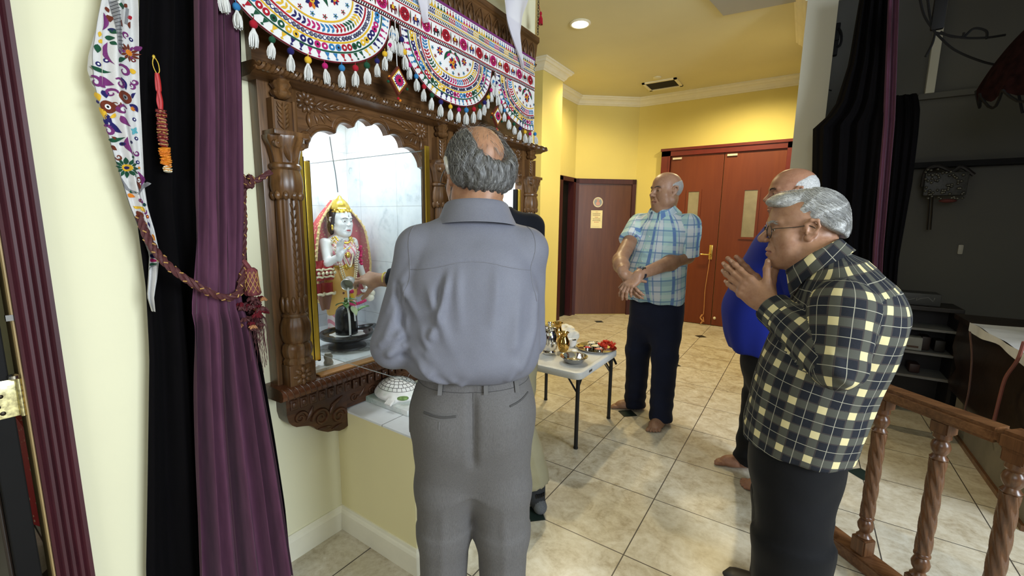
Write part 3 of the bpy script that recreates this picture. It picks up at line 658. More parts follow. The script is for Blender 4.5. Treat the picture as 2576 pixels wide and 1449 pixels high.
# ================================================================ SMOOTH-SURFACE MODELLER
def nrm(v): v = np.array(v, float); return v/np.linalg.norm(v)
class Sdf:
    def __init__(s): s.p = []
    def _add(s, fn, c, e, op, k): s.p.append((fn, np.array(c, float), np.array(e, float)+k+.03, op, k)); return s
    def cap(s, a, b, ra, rb=None, k=.02, op='u'):
        a = V3(*a); b = V3(*b); rb = ra if rb is None else rb; ab = b-a; L2 = max(1e-12, ab@ab)
        def fn(P):
            t = np.clip((P-a)@ab/L2, 0, 1); q = P-a-t[:, None]*ab
            return np.sqrt((q*q).sum(1))-(ra+(rb-ra)*t)
        return s._add(fn, (a+b)/2, np.abs(ab)/2+max(ra, rb), op, k)
    def chain(s, pts, rs, k=.02, op='u'):
        for i in range(len(pts)-1): s.cap(pts[i], pts[i+1], rs[i], rs[i+1], k, op)
        return s
    def cone(s, a, b, ra, rb, k=.01, op='u', flat=1.0, side=None):     # flat ends; flat<1 squashes across 'side'
        a = V3(*a); b = V3(*b); ab = b-a; L = np.linalg.norm(ab); w = ab/L
        sd = nrm(side-w*(side@w)) if side is not None else None
        def fn(P):
            q = P-a; t = q@w; c = np.clip(t/L, 0, 1); r = q-t[:, None]*w
            if sd is not None: x = r@sd; r = r+sd*((x/flat)-x)[:, None]
            d = np.sqrt((r*r).sum(1))-(ra+(rb-ra)*c)
            return np.maximum(d, np.maximum(-t, t-L))
        return s._add(fn, (a+b)/2, np.abs(ab)/2+max(ra, rb), op, k)
    def ell(s, c, r, R=None, k=.02, op='u'):
        c = V3(*c); r = V3(*r); R = np.eye(3) if R is None else R      # rows of R: local axes in the room
        def fn(P):
            q = (P-c)@R.T; k0 = np.sqrt(((q/r)**2).sum(1)); k1 = np.sqrt(((q/(r*r))**2).sum(1))
            return k0*(k0-1)/np.maximum(k1, 1e-9)
        return s._add(fn, c, np.full(3, r.max()), op, k)
    def box(s, c, h, R=None, rad=.005, k=.01, op='u'):
        c = V3(*c); h = V3(*h); R = np.eye(3) if R is None else R
        def fn(P):
            q = np.abs((P-c)@R.T)-(h-rad)
            return np.sqrt((np.maximum(q, 0)**2).sum(1))+np.minimum(q.max(1), 0)-rad
        return s._add(fn, c, np.full(3, np.linalg.norm(h)), op, k)
    def loft(s, st, l, f, w, k=.02, op='u', ex=2.3, org=None):
        # st: (t, a, b, fwd, side) along w from org; a half width along l, b half depth along f
        st = np.array([(q+(0,)*5)[:5] for q in st], float); org = V3(*org)
        D = np.array(bez(st, 8)); T = D[:, 0]
        def fn(P):
            q = P-org; t = q@w; tc = np.clip(t, T[0], T[-1])
            a = np.interp(tc, T, D[:, 1]); b = np.interp(tc, T, D[:, 2]); fo = np.interp(tc, T, D[:, 3]); so = np.interp(tc, T, D[:, 4])
            x = np.abs(q@l-so)/a; y = np.abs(q@f-fo)/b
            g = (x**ex+y**ex)**(1/ex); m = np.minimum(a, b)
            d = (g-1)*m*np.where(g > 1, 1.0, 1.0)
            return np.maximum(d, np.maximum(T[0]-t, t-T[-1]))
        mid = org+w*(T[0]+T[-1])/2; e = np.abs(w)*(T[-1]-T[0])/2+np.abs(l)*(st[:, 1].max()+abs(st[:, 4]).max())+np.abs(f)*(st[:, 2].max()+abs(st[:, 3]).max())
        return s._add(fn, mid, e, op, k)
    def half(s, p, n, k=.004, c=None, e=(.6, .6, .6)):                 # cut away what lies beyond the plane
        p = V3(*p); n = nrm(n)
        return s._add(lambda P: (P-p)@n, p if c is None else c, e, 'i', k)
    def ev(s, P):
        F = np.full(len(P), 9.0)
        for fn, c, e, op, k in s.p:
            m = np.all(np.abs(P-c) < e, axis=1)
            if not m.any(): continue
            F[m] = s.comb(F[m], fn(P[m]), op, k)
        return F
    @staticmethod
    def comb(a, d, op, k):
        if op == 'u':
            h = np.maximum(k-np.abs(a-d), 0)/k; return np.minimum(a, d)-h*h*k*.25
        if op == 's': d = -d
        h = np.maximum(k-np.abs(a-d), 0)/k; return np.maximum(a, d)+h*h*k*.25
    def mesh(s, h, fine=(), proj=2):
        # fine: list of (lo, hi, step) boxes that tighten the grid spacing along each axis
        us = [q for q in s.p if q[3] == 'u']
        lo = np.min([c-e for _, c, e, _, _ in us], axis=0)+.02; hi = np.max([c+e for _, c, e, _, _ in us], axis=0)-.02
        ax = []
        for a in range(3):
            x = lo[a]; g = [x]
            while x < hi[a]:
                st = h
                for l_, h_, q in fine:
                    if l_[a]-1e-6 <= x < h_[a]: st = min(st, q)
                    elif l_[a] > x: st = min(st, max(q, l_[a]-x))
                x += st; g.append(x)
            ax.append(np.array(g))
        n = [len(g) for g in ax]; F = np.full(n, 9.0, np.float32)
        for fn, c, e, op, k in s.p:
            sl = [slice(max(0, np.searchsorted(ax[a], c[a]-e[a])), min(n[a], np.searchsorted(ax[a], c[a]+e[a]))) for a in range(3)]
            if any(q.start >= q.stop for q in sl): continue
            X = np.stack(np.meshgrid(*[ax[a][sl[a]] for a in range(3)], indexing='ij'), -1).reshape(-1, 3)
            sub = F[sl[0], sl[1], sl[2]]
            F[sl[0], sl[1], sl[2]] = s.comb(sub.ravel(), fn(X), op, k).reshape(sub.shape)
        I = F < 0
        cnt = np.zeros([q-1 for q in n], np.int8)
        for i in (0, 1):
            for j in (0, 1):
                for k in (0, 1): cnt += I[i:n[0]-1+i, j:n[1]-1+j, k:n[2]-1+k]
        cell = np.argwhere((cnt > 0) & (cnt < 8)); idx = np.full(cnt.shape, -1, np.int32); idx[tuple(cell.T)] = np.arange(len(cell))
        acc = np.zeros((len(cell), 3)); w = np.zeros(len(cell))
        cor = [(i, j, k) for i in (0, 1) for j in (0, 1) for k in (0, 1)]
        val = {c: F[cell[:, 0]+c[0], cell[:, 1]+c[1], cell[:, 2]+c[2]].astype(float) for c in cor}
        pos = {c: np.stack([ax[a][cell[:, a]+c[a]] for a in range(3)], 1) for c in cor}
        for c in cor:
            for a in range(3):
                if c[a]: continue
                d = tuple(c[b]+(1 if b == a else 0) for b in range(3))
                m = (val[c] < 0) != (val[d] < 0)
                t = val[c][m]/(val[c][m]-val[d][m]); acc[m] += pos[c][m]+(pos[d][m]-pos[c][m])*t[:, None]; w[m] += 1
        V = acc/w[:, None]
        Q = []
        for a in range(3):
            b, c = (a+1) % 3, (a+2) % 3
            s0 = [slice(None)]*3; s1 = [slice(None)]*3; s0[a] = slice(0, n[a]-1); s1[a] = slice(1, n[a])
            A, B = I[tuple(s0)], I[tuple(s1)]
            e = np.argwhere(A != B); e = e[(e[:, b] > 0) & (e[:, c] > 0) & (e[:, b] < n[b]-1) & (e[:, c] < n[c]-1)]
            sg = A[tuple(e.T)]; ob = np.zeros(3, int); ob[b] = 1; oc = np.zeros(3, int); oc[c] = 1
            q = np.stack([idx[tuple((e-ob-oc).T)], idx[tuple((e-oc).T)], idx[tuple(e.T)], idx[tuple((e-ob).T)]], 1)
            q[~sg] = q[~sg][:, ::-1]; Q.append(q)
        Q = np.concatenate(Q); Q = Q[(Q >= 0).all(1)]
        hh = .0008
        for it in range(proj):
            f0 = s.ev(V); G = np.zeros_like(V)
            for a in range(3):
                o = np.zeros(3); o[a] = hh; G[:, a] = (s.ev(V+o)-s.ev(V-o))/(2*hh)
            g2 = (G*G).sum(1); stp = np.clip(f0/np.maximum(g2, .15), -h*.6, h*.6); V = V-G*stp[:, None]
        s.V, s.Q = V, Q
        return V, Q
def vnormals(V, Q):
    a = V[Q[:, 2]]-V[Q[:, 0]]; b = V[Q[:, 3]]-V[Q[:, 1]]; fn = np.cross(a, b)
    N = np.zeros_like(V)
    for i in range(4): np.add.at(N, Q[:, i], fn)
    return N/np.maximum(1e-12, np.linalg.norm(N, axis=1))[:, None]
def lump(P, scale, seed, n=7):
    rs = np.random.RandomState(seed); out = np.zeros(len(P))
    for i in range(n):
        d = rs.normal(size=3); d /= np.linalg.norm(d); out += np.sin(P@d*scale*(.6+.9*rs.rand())+rs.rand()*6.28)
    return out/n**.5*.8
def ridge(P, pts, r, amp, r2=None):
    # soft fold of cloth along a line: returns signed height
    pts = [V3(*p) for p in pts]; best = np.full(len(P), 9.0)
    for a, b in zip(pts[:-1], pts[1:]):
        ab = b-a; t = np.clip((P-a)@ab/(ab@ab), 0, 1); q = P-a-t[:, None]*ab; best = np.minimum(best, (q*q).sum(1))
    return amp*np.exp(-best/(r*r))
def to_obj(name, V, Q, mats, parent, disp=None, region=None, uv=None):
    if disp is not None: V = V+vnormals(V, Q)*disp(V)[:, None]
    o_ = np.array(origin(parent)); me = bpy.data.meshes.new(name)
    me.vertices.add(len(V)); me.vertices.foreach_set('co', (V-o_).astype(np.float32).ravel())
    me.loops.add(Q.size); me.polygons.add(len(Q))
    me.loops.foreach_set('vertex_index', Q.astype(np.int32).ravel())
    me.polygons.foreach_set('loop_start', np.arange(0, Q.size, 4, dtype=np.int32))
    try: me.polygons.foreach_set('loop_total', np.full(len(Q), 4, np.int32))
    except Exception: pass
    me.polygons.foreach_set('use_smooth', np.ones(len(Q), bool))
    for m in mats: me.materials.append(m)
    C = V[Q].mean(1)
    if region is not None: me.polygons.foreach_set('material_index', region(C).astype(np.int32))
    if uv is not None:
        L = me.uv_layers.new(name='cloth'); L.data.foreach_set('uv', uv(V, Q, C).astype(np.float32).ravel())
    me.update(calc_edges=True); me.validate()
    o = bpy.data.objects.new(name, me); COL.objects.link(o); o.parent = parent; ORG[o.name] = tuple(o_)
    return o
def bone_uv(bones):
    # bones: (points, radius, reference side vector, (a, b) ellipse or None, v offset)
    def uv(V, Q, C):
        best = np.full(len(C), 1e9); U = np.zeros((len(Q), 4, 2))
        for pts, R, ref, ab, v0 in bones:
            pts = [V3(*p) for p in pts]; acc = v0; side = V3(*ref)
            for a, b in zip(pts[:-1], pts[1:]):
                w = b-a; L = np.linalg.norm(w); w = w/L
                sd = side-w*(side@w); sd /= np.linalg.norm(sd); f = np.cross(w, sd); side = sd
                t = np.clip((C-a)@w, 0, L); d = np.linalg.norm(C-a-t[:, None]*w, axis=1)/R
                m = d < best
                if m.any():
                    best[m] = d[m]; ea, eb = ab or (1, 1)
                    P = V[Q[m]]-a; ang = np.arctan2((P@f)/eb, (P@sd)/ea); cc = C[m]-a; ca = np.arctan2((cc@f)/eb, (cc@sd)/ea)[:, None]
                    ang = ca+(ang-ca+pi) % (2*pi)-pi
                    U[m, :, 0] = ang*R; U[m, :, 1] = P@w+acc
                acc += L
        return U.reshape(-1, 2)
    return uv
# ---------------------------------------------------------------- people
class Head:
    # c: centre of the head (between the ears); f forward, u up
    def __init__(s, c, f, u, sc=1.0):
        s.c = V3(*c); s.f = nrm(f); s.u = nrm(V3(*u)-s.f*(V3(*u)@s.f)); s.l = np.cross(s.u, s.f); s.sc = sc; s.R = np.array([s.l, s.f, s.u])
    def L(s, x, y, z): return s.c+(s.l*x+s.f*y+s.u*z)*s.sc
    def rr(s, *r): return np.array(r)*s.sc
    def rot(s, yaw=0, pitch=0):
        a, b = math.radians(yaw), math.radians(pitch)
        Rz = np.array([[cos(a), sin(a), 0], [-sin(a), cos(a), 0], [0, 0, 1]]); Rx = np.array([[1, 0, 0], [0, cos(b), sin(b)], [0, -sin(b), cos(b)]])
        return Rx @ Rz @ s.R
    def build(s, d, fat=0.0, jowl=0.0, nose=1.0, crown=0.0, detail=True):
        L, rr, S1 = s.L, s.rr, s.sc
        E = lambda c, r, k=.02, op='u', R=None: d.ell(L(*c), rr(*r), s.R if R is None else R, k*S1, op)
        Cp = lambda a, b, ra, rb=None, k=.012, op='u': d.cap(L(*a), L(*b), ra*S1, (ra if rb is None else rb)*S1, k*S1, op)
        E((0, -.012, .036+crown/2), (.074, .097, .082+crown))
        E((0, .012, .035), (.069, .080, .074))
        E((0, .030, -.028), (.058+fat, .060, .082), .03)
        for q in (1, -1):
            Cp((q*(.050+fat), .002, -.060), (q*.020, .066, -.098), .018+fat, .016, .03)
            E((q*.038, .056, -.028), (.026+fat, .024, .026), .03)
            if jowl: E((q*.040, .045, -.075), (.022+jowl, .026, .028), .03)
            Cp((q*.010, .086, .022), (q*.042, .074, .026), .010, .008, .016)
        E((0, .070, -.098), (.022, .020, .016), .025)
        if jowl: E((0, .03, -.10), (.045+jowl, .045, .022), .03)
        E((0, .079, -.062), (.028, .018, .020), .02)
        for q in (1, -1):
            E((q*.031, .098, .003), (.019, .020, .013), .016, 's')
            E((q*.031, .0750, .0015), (.0165, .0155, .0145), .005)
        Cp((0, .082, .018), (0, .092+.020*nose, -.022), .0075, .0105, .012)
        E((0, .094+.019*nose, -.027), (.0105, .0105, .0095), .008)
        for q in (1, -1): E((q*.0115, .092+.010*nose, -.031), (.0080, .011, .0075), .006)
        for q in (1, -1):
            if detail: E((q*.007, .096+.012*nose, -.0385), (.0035, .005, .003), .003, 's')
            if detail: Cp((q*.018, .098, -.034), (q*.031, .084, -.062), .003, .003, .010, 's')
        Cp((-.021, .087, -.0655), (0, .0965, -.0615), .0048, .0062, .006); Cp((.021, .087, -.0655), (0, .0965, -.0615), .0048, .0062, .006)
        Cp((-.017, .087, -.0745), (0, .0945, -.0755), .0055, .0072, .006); Cp((.017, .087, -.0745), (0, .0945, -.0755), .0055, .0072, .006)
        if detail:
            Cp((-.023, .090, -.069), (0, .1025, -.0685), .0016, .0016, .003, 's'); Cp((.023, .090, -.069), (0, .1025, -.0685), .0016, .0016, .003, 's')
            for q in (1, -1): E((q*.0315, .0920, .0012), (.0128, .0075, .0040), .0025, 'u' if False else 's')
        for q in (1, -1):
            h = [(q*.070, .014, -.006), (q*.077, .012, .012), (q*.084, .000, .026), (q*.087, -.016, .024), (q*.085, -.021, .006), (q*.080, -.012, -.014), (q*.075, .002, -.028), (q*.071, .008, -.026)]
            E((q*.075, -.004, .000), (.009, .017, .026), .008, 'u', s.rot(0, -12))
            for a, b in zip(h[:-1], h[1:]): Cp(a, b, .0048, .0048, .004)
            E((q*.074, .006, -.027), (.006, .008, .009), .006)
            if detail: E((q*.085, .000, .002), (.006, .0075, .012), .004, 's')
            if detail: Cp((q*.080, .010, -.004), (q*.078, .010, -.014), .0035, .003, .003)
    def eyes(s, parent, gaze=(0, 1, 0), iris=(.05, .025, .012)):
        me, mi_, mp = MATS['eye'], MATS['iris'], MATS['pupil']
        for q in (1, -1):
            b = MB(); c = s.L(q*.031, .0757, .0010); r = .0131*s.sc; b.ball(c, r, 16, 12)
            g = nrm(s.l*gaze[0]+s.f*gaze[1]+s.u*gaze[2]); a = nrm(np.cross(g, s.u)); v = np.cross(a, g)
            for rad, off, m in ((.0058, .0004, 1), (.0026, .0007, 2)):
                rad *= s.sc; n = 16
                vs = [c+g*(r+off)]+[c+nrm(g*math.sqrt(max(0, r*r-rad*rad))+(a*cos(2*pi*k/n)+v*sin(2*pi*k/n))*rad)*(r+off) for k in range(n)]
                b.add(vs, [(0, 1+k, 1+(k+1) % n) for k in range(n)], m)
            b.build('eye', [me, mi_, mp], parent)
    def cran(s, az, el, off=0.0, crown=0.0):
        # point on the skull: az measured from forward towards the left, el from the horizon
        d = np.array([sin(az)*cos(el), cos(az)*cos(el), sin(el)])
        r = np.array([.074, .094, .084+crown])
        t = 1/math.sqrt(((d/r)**2).sum()); p = d*(t+off); return s.L(p[0], p[1]-.012, p[2]+.036+crown/2)
    def brows(s, parent, mats, n=46, seed=1, thick=1.0, d=None):
        rs = random.Random(seed); b = MB(); P = []
        for q in (1, -1):
            for k in range(n):
                t = k/n; x = .010+.034*t; z = .0215+.007*sin(pi*min(1, t*.8))-.004*t+rs.uniform(-.003, .003)*thick; y = .100-.02*t*t
                P += [s.L(q*x, y, z), s.L(q*(x+.004), y-.001, z+.0015), s.L(q*(x+.008), y-.004, z+rs.uniform(.0005, .003))]
        P = np.array(P)
        if d is not None: P = snaps(d, P, None, 3)
        for i in range(0, len(P), 3): b.tube([P[i]+s.f*.0002, P[i+1]+s.f*.0012*s.sc*thick, P[i+2]+s.f*.0008], [.0007, .0006, .0002], 3, mi=rs.randrange(len(mats)))
        return b.build('eyebrows', mats, parent)
def strands(name, parent, mats, roots, n, seed, rad=.0006, sides=3, seg=7):
    # roots(rs) -> list of points of one lock of hair
    rs = random.Random(seed); b = MB()
    for i in range(n):
        P = roots(rs)
        if P is None: continue
        m = len(P); b.tube(P, [rad*(1-.75*k/(m-1)) for k in range(m)], sides, False, mi=rs.randrange(len(mats)))
    return b.build(name, mats, parent)
def rotv(v, ax, a):
    v = V3(*v); ax = nrm(ax); return v*cos(a)+np.cross(ax, v)*sin(a)+ax*(ax@v)*(1-cos(a))
FING = ((.024, .090, .0086, (.040, .025, .020)), (.006, .094, .0090, (.044, .029, .021)), (-.011, .090, .0085, (.041, .027, .020)), (-.027, .082, .0074, (.032, .020, .018)))
def hand(d, wrist, fwd, dors, right, bends, spread=(6, 1, -4, -11), thumb=None, sc=1.0, rw=.026):
    # fwd: wrist to fingers, dors: out of the back of the hand; bends: per finger three joint angles in degrees
    y = nrm(fwd); z = nrm(V3(*dors)-y*(V3(*dors)@y)); x = np.cross(y, z)*(1 if right else -1); x = -x   # x towards the thumb
    w = V3(*wrist); L = lambda a, b, c: w+(x*a+y*b+z*c)*sc
    tips = []
    for i, (bx, by, r, ln) in enumerate(FING):
        d.cap(L(bx*.55, .012, 0), L(bx, by-.004, .001), .0135*sc, .0115*sc, .010*sc)
    d.ell(L(.0, .050, -.006), np.array((.036, .044, .012))*sc, np.array([x, y, z]), .012*sc)
    d.ell(L(.026, .034, -.010), np.array((.016, .030, .015))*sc, np.array([x, y, z]), .014*sc)
    d.ell(L(-.026, .040, -.009), np.array((.013, .034, .013))*sc, np.array([x, y, z]), .014*sc)
    d.cap(L(0, -.03, 0), L(0, .02, 0), rw*.92*sc, rw*.86*sc, .02*sc)
    for i, (bx, by, r, ln) in enumerate(FING):
        p = L(bx, by, .001); a = math.radians(spread[i]); v = nrm(y*cos(a)+x*sin(a)); axb = nrm(np.cross(v, z))
        d.ell(p, np.array((.0108, .0115, .0105))*sc, np.array([x, y, z]), .008*sc)
        rr = [r*1.08, r*1.0, r*.92, r*.78]
        for j in range(3):
            v = rotv(v, axb, -math.radians(bends[i][j])); q = p+v*ln[j]*sc
            d.cap(p, q, rr[j]*sc, rr[j+1]*sc, .0035*sc)
            if j < 2: d.ell(q, np.array((r*1.07,)*3)*sc, None, .004*sc)
            p = q
        tips.append((p, v, rotv(v, axb, math.radians(90)), r*sc))
    th = thumb or dict(out=48, down=20, bend=(12, 18))
    a, b_ = math.radians(th['out']), math.radians(th['down'])
    v = nrm(y*cos(a)+x*sin(a)); v = nrm(v*cos(b_)-z*sin(b_)); p = L(.020, .022, -.010)
    axb = nrm(np.cross(v, nrm(x*.3-z)))
    for j, (ln, r0, r1) in enumerate(((.044, .0150, .0115), (.034, .0112, .0098), (.027, .0102, .0082))):
        if j: v = rotv(v, axb, math.radians(th['bend'][j-1]))
        q = p+v*ln*sc; d.cap(p, q, r0*sc, r1*sc, (.010 if j == 0 else .004)*sc); p = q
    tips.append((p, v, nrm(z*.6+x*.6), .0095*sc))
    return tips
def foot(d, ankle, fwd, sc=1.0, left=True, toes=True):
    # ankle above the floor; sole on z=0
    a = V3(*ankle); y = nrm((fwd[0], fwd[1], 0)); z = V3(0, 0, 1); x = np.cross(y, z)*(1 if not left else -1)   # x outwards to the little toe
    g = V3(a[0], a[1], 0); L = lambda p, q, r: g+(x*p+y*q)*sc+z*r*sc
    d.cap(a, L(0, 0, .06), .040*sc, .036*sc, .02)
    d.ell(L(0, -.045, .035), np.array((.032, .036, .035))*sc, np.array([x, y, z]), .03)
    d.cap(L(0, .0, .055), L(-.006, .10, .030), .034*sc, .026*sc, .03)
    d.ell(L(-.002, .085, .024), np.array((.045, .060, .023))*sc, np.array([x, y, z]), .03)
    d.ell(L(.016, .03, .022), np.array((.024, .06, .022))*sc, np.array([x, y, z]), .03)
    if toes:
        for i, (px, py, r, ln) in enumerate(((-.026, .128, .0125, .040), (-.006, .134, .0095, .034), (.010, .130, .009, .030), (.024, .122, .0085, .027), (.036, .110, .0085, .022))):
            d.cap(L(px, py, .014), L(px*1.08, py+ln*.55, .013), r*1.05*sc, r*sc, .005*sc); d.cap(L(px*1.08, py+ln*.55, .0145), L(px*1.1, py+ln, .010), r*1.02*sc, r*.9*sc, .004*sc)
    return L
def skin(name, c, red=.25, rough=.45):
    t = NT(name); t.set(rough, 0, .35); t.b.inputs['Subsurface Weight'].default_value = .12
    t.b.inputs['Subsurface Radius'].default_value = (.012, .005, .003)
    n = t.noise(28, 4); n2 = t.noise(140, 3)
    lo = tuple(v*q for v, q in zip(c, (.84, .76, .74))); hi = tuple(min(1, v*1.10) for v in c)
    t.base(t.ramp(n*.65+n2*.35, [(.34, lo), (.52, c), (.68, hi)])); t.bump(t.noise(260, 3), .18, .0008); return t.m
MATS['eye'] = plain('eye_white', (.70, .66, .60), .15); MATS['iris'] = plain('eye_iris', (.04, .02, .01), .1); MATS['pupil'] = plain('eye_pupil', (.004, .004, .004), .1)
SK_O = skin('skin_tan', (.31, .165, .098)); SK_P = skin('skin_warm', (.33, .185, .115)); SK_G = skin('skin_brown', (.33, .17, .095)); SK_B = skin('skin_deep', (.33, .165, .10))
LIP = skin('lip_skin', (.265, .120, .085)); NAIL = plain('nail', (.40, .23, .16), .3)
H_grey = [plain('hair_dark', (.045, .042, .040), .45), plain('hair_mid', (.12, .115, .11), .45), plain('hair_light', (.30, .30, .29), .45)]
H_white = [plain('hair_silver', (.36, .36, .355), .4), plain('hair_white', (.52, .52, .51), .4), plain('hair_steel', (.18, .18, .18), .45)]
def nails(tips, parent, sc=1.0):
    for p, v, up, r in tips:
        u = nrm(up-v*(up@v)); a = np.cross(v, u); b = MB()
        b.ball(p+u*r*.80-v*.004, (.0046*sc, .0062*sc, .0014*sc), 10, 6, rot=np.array([a, v, u]).T); b.build('fingernail', NAIL, parent)
# ================================================================ PEOPLE
def snap(d, p, disp=None, n=4): return snaps(d, [p], disp, n)[0]
def snaps(d, p, disp=None, n=4):
    P = np.array(p, float)
    for _ in range(n):
        f0 = d.ev(P); G = np.zeros_like(P)
        for a in range(3):
            o = np.zeros(3); o[a] = .001; G[:, a] = (d.ev(P+o)-d.ev(P-o))/.002
        P = P-G*(f0/np.maximum((G*G).sum(1), .1))[:, None]
    if disp is not None: P = P+G/np.linalg.norm(G, axis=1)[:, None]*disp(P)[:, None]
    return P
def seam(name, d, pts, r, mat, parent, disp=None, n=8, lift=.0006):
    Q = snaps(d, bez(pts, n), disp); b = MB(); b.tube(Q, r, 6); return b.build(name, mat, parent)
def collar(c, l, f, u, a, b_, stand, fall, gap, mat, parent, name='collar', flare=.022, point=.03, uvs=.0):
    # folded shirt collar: ring around c, open towards f by +-gap
    m = MB(); n = 40; c = V3(*c)
    prof = [(0, -.012), (.002, stand*.5), (.004, stand), (.008, stand+.005), (.013, stand), (.013+flare*.4, stand-fall*.45), (.013+flare, stand-fall), (.010+flare, stand-fall+.001), (.006+flare*.4, stand-fall*.5), (.004, stand*.55)]
    def fn(i, j):
        th = gap+(2*pi-2*gap)*i; k = j*(len(prof)-1); k0 = int(min(k, len(prof)-2)); t = k-k0
        o = prof[k0][0]*(1-t)+prof[k0+1][0]*t; h = prof[k0][1]*(1-t)+prof[k0+1][1]*t
        fr = max(0, cos(th)); ex = point*fr**3 if 5 <= round(k) <= 8 else 0
        rr = np.array([(a+o)*sin(th), (b_+o+ex*.6)*cos(th)])
        return c+l*rr[0]+f*rr[1]+u*(h-ex-.010*fr)
    m.grid(n, len(prof)*2-1, fn); o = m.build(name, mat, parent)
    uv = o.data.uv_layers.new(name='cloth'); org = np.array(origin(parent))
    for lp in o.data.loops:
        p = np.array(o.data.vertices[lp.vertex_index].co)+org-c; uv.data[lp.index].uv = (math.atan2(p@l, p@f)*a, p@u+(p@f)*.3)
    return o
def trousers(parent, pel, l, f, hips, knees, ankles, a, b, rk, rh, top, mat, z0=.02, crease=.004, seed=3, rt=.088, grid=.010, extra=None, name='trousers', stack=0):
    d = Sdf(); u = V3(0, 0, 1); o = V3(pel[0], pel[1], 0)
    d.loft([(top-.36, a*.62, b*.55), (top-.29, a*.86, b*.82), (top-.22, a*.99, b*1.02), (top-.15, a*1.04, b*1.07), (top-.08, a*1.03, b*1.04), (top, a*.96, b*.95)], l, f, u, .05, org=o, ex=2.2)
    for h, k, an in zip(hips, knees, ankles):
        h, k, an = V3(*h), V3(*k), V3(*an); d.cap(h, h*.4+k*.6, rt, rt*.80+rk*.2, .055); d.cap(h*.4+k*.6, k, rt*.80+rk*.2, rk, .03)
        e = V3(an[0], an[1], z0); d.cone(k+(k-e)*.02, e, rk, rh, .03, flat=.92, side=l)
    V, Q = d.mesh(grid)
    def disp(P):
        s = np.zeros(len(P))
        for h, k, an in zip(hips, knees, ankles):
            k, an = V3(*k), V3(an[0], an[1], z0); m = V3(*h)*.35+k*.65
            for sg in (1, -1): s += ridge(P, [m+f*sg*rk, k+f*sg*rk, an+f*sg*rh], .012, crease)
        s += lump(P*np.array([1, 1, .55]), 26, seed)*.0032
        lo = np.clip((.42-P[:, 2])/.4, 0, 1); s += lo*np.sin(P[:, 2]*70+lump(P, 14, seed+2)*2.2)*(.0022+stack)
        lo2 = np.clip(1-np.abs(P[:, 2]-(top-.2))/.12, 0, 1); s += lo2*lump(P*np.array([1, 1, 1.8]), 38, seed+5)*.0022
        return s+(extra(P) if extra else 0)
    ob = to_obj(name, V, Q, [mat], parent, disp); return ob, d, disp
def snapped(h, hd, lock, n, seed, smooth=False):
    # lay all locks on the hair surface in one go
    rs = random.Random(seed); L = [q for q in (lock(rs) for _ in range(n)) if q]
    A = np.array([p for q in L for p in q[0]]); A = snaps(h, A, None, 3); D = A-hd.c; D /= np.linalg.norm(D, axis=1)[:, None]
    A = A+D*np.array([w for q in L for w in q[1]])[:, None]; it = []; i = 0
    for q in L: it.append(bez(list(A[i:i+len(q[0])]), 2) if smooth else A[i:i+len(q[0])]); i += len(q[0])
    it = iter(it); return lambda rs: next(it, None)
def navy(name, c): return fabric(name, c, .8, .15, 700, .3)
u3 = V3(0, 0, 1)
# ---------------------------------------------------------------- plaid cloths
def uvs(t):
    n = t.new('ShaderNodeUVMap'); n.uv_map = 'cloth'; q = t.new('ShaderNodeSeparateXYZ'); t.link(n.outputs[0], q.inputs[0])
    return S(t.nt, q.outputs[0]), S(t.nt, q.outputs[1])
def stripe(t, c, per, pos, w):
    q = ((c/per)+(.5-pos)).fract()
    return (q-.5).abs().lt(w/per/2)
def mat_flannel():
    t = NT('dark_flannel'); u, v = uvs(t); P = .076
    A = stripe(t, u, P, .25, .022); B = stripe(t, v, P, .25, .022)
    a1 = stripe(t, u, P, .75, .0018); b1 = stripe(t, v, P, .75, .0018)
    ae = stripe(t, u, P, .25, .029)-A; be = stripe(t, v, P, .25, .029)-B
    c = t.mix(0.0, (.007, .009, .016), (.007, .009, .016))
    c = t.mix(ae.max(be)*.7, c, (.045, .035, .032)); c = t.mix(A.max(B), c, (.066, .067, .055)); c = t.mix(a1.max(b1), c, (.30, .285, .225)); c = t.mix(A*B, c, (.60, .52, .28))
    n = t.noise(900, 1); c = t.mix(n*.10, c, (.18, .18, .17)); t.base(c); t.set(.9, 0, .15); t.bump(n, .3, .0008); return t.m
def mat_madras():
    t = NT('aqua_plaid'); u, v = uvs(t); P = .150
    c = t.mix(0.0, (.44, .64, .66), (.44, .64, .66))
    c = t.mix(stripe(t, u, P, .62, .050)*.85, c, (.66, .70, .80)); c = t.mix(stripe(t, v, P, .15, .028)*.5, c, (.26, .42, .52))
    c = t.mix(stripe(t, u, P, .30, .022)*.85, c, (.085, .17, .46)); c = t.mix(stripe(t, u, P, .52, .008)*.75, c, (.13, .25, .52)); c = t.mix(stripe(t, u, P, .80, .008)*.6, c, (.16, .30, .52))
    c = t.mix(stripe(t, v, P, .30, .012)*.75, c, (.13, .26, .46)); c = t.mix(stripe(t, v, P, .80, .010)*.7, c, (.15, .28, .48)); c = t.mix(stripe(t, v, P, .55, .030)*.35, c, (.72, .78, .80))
    t.base(c); t.set(.8, 0, .2); n = t.noise(900, 1); t.bump(n, .25, .0006); return t.m
M_flan = mat_flannel(); M_madr = mat_madras()

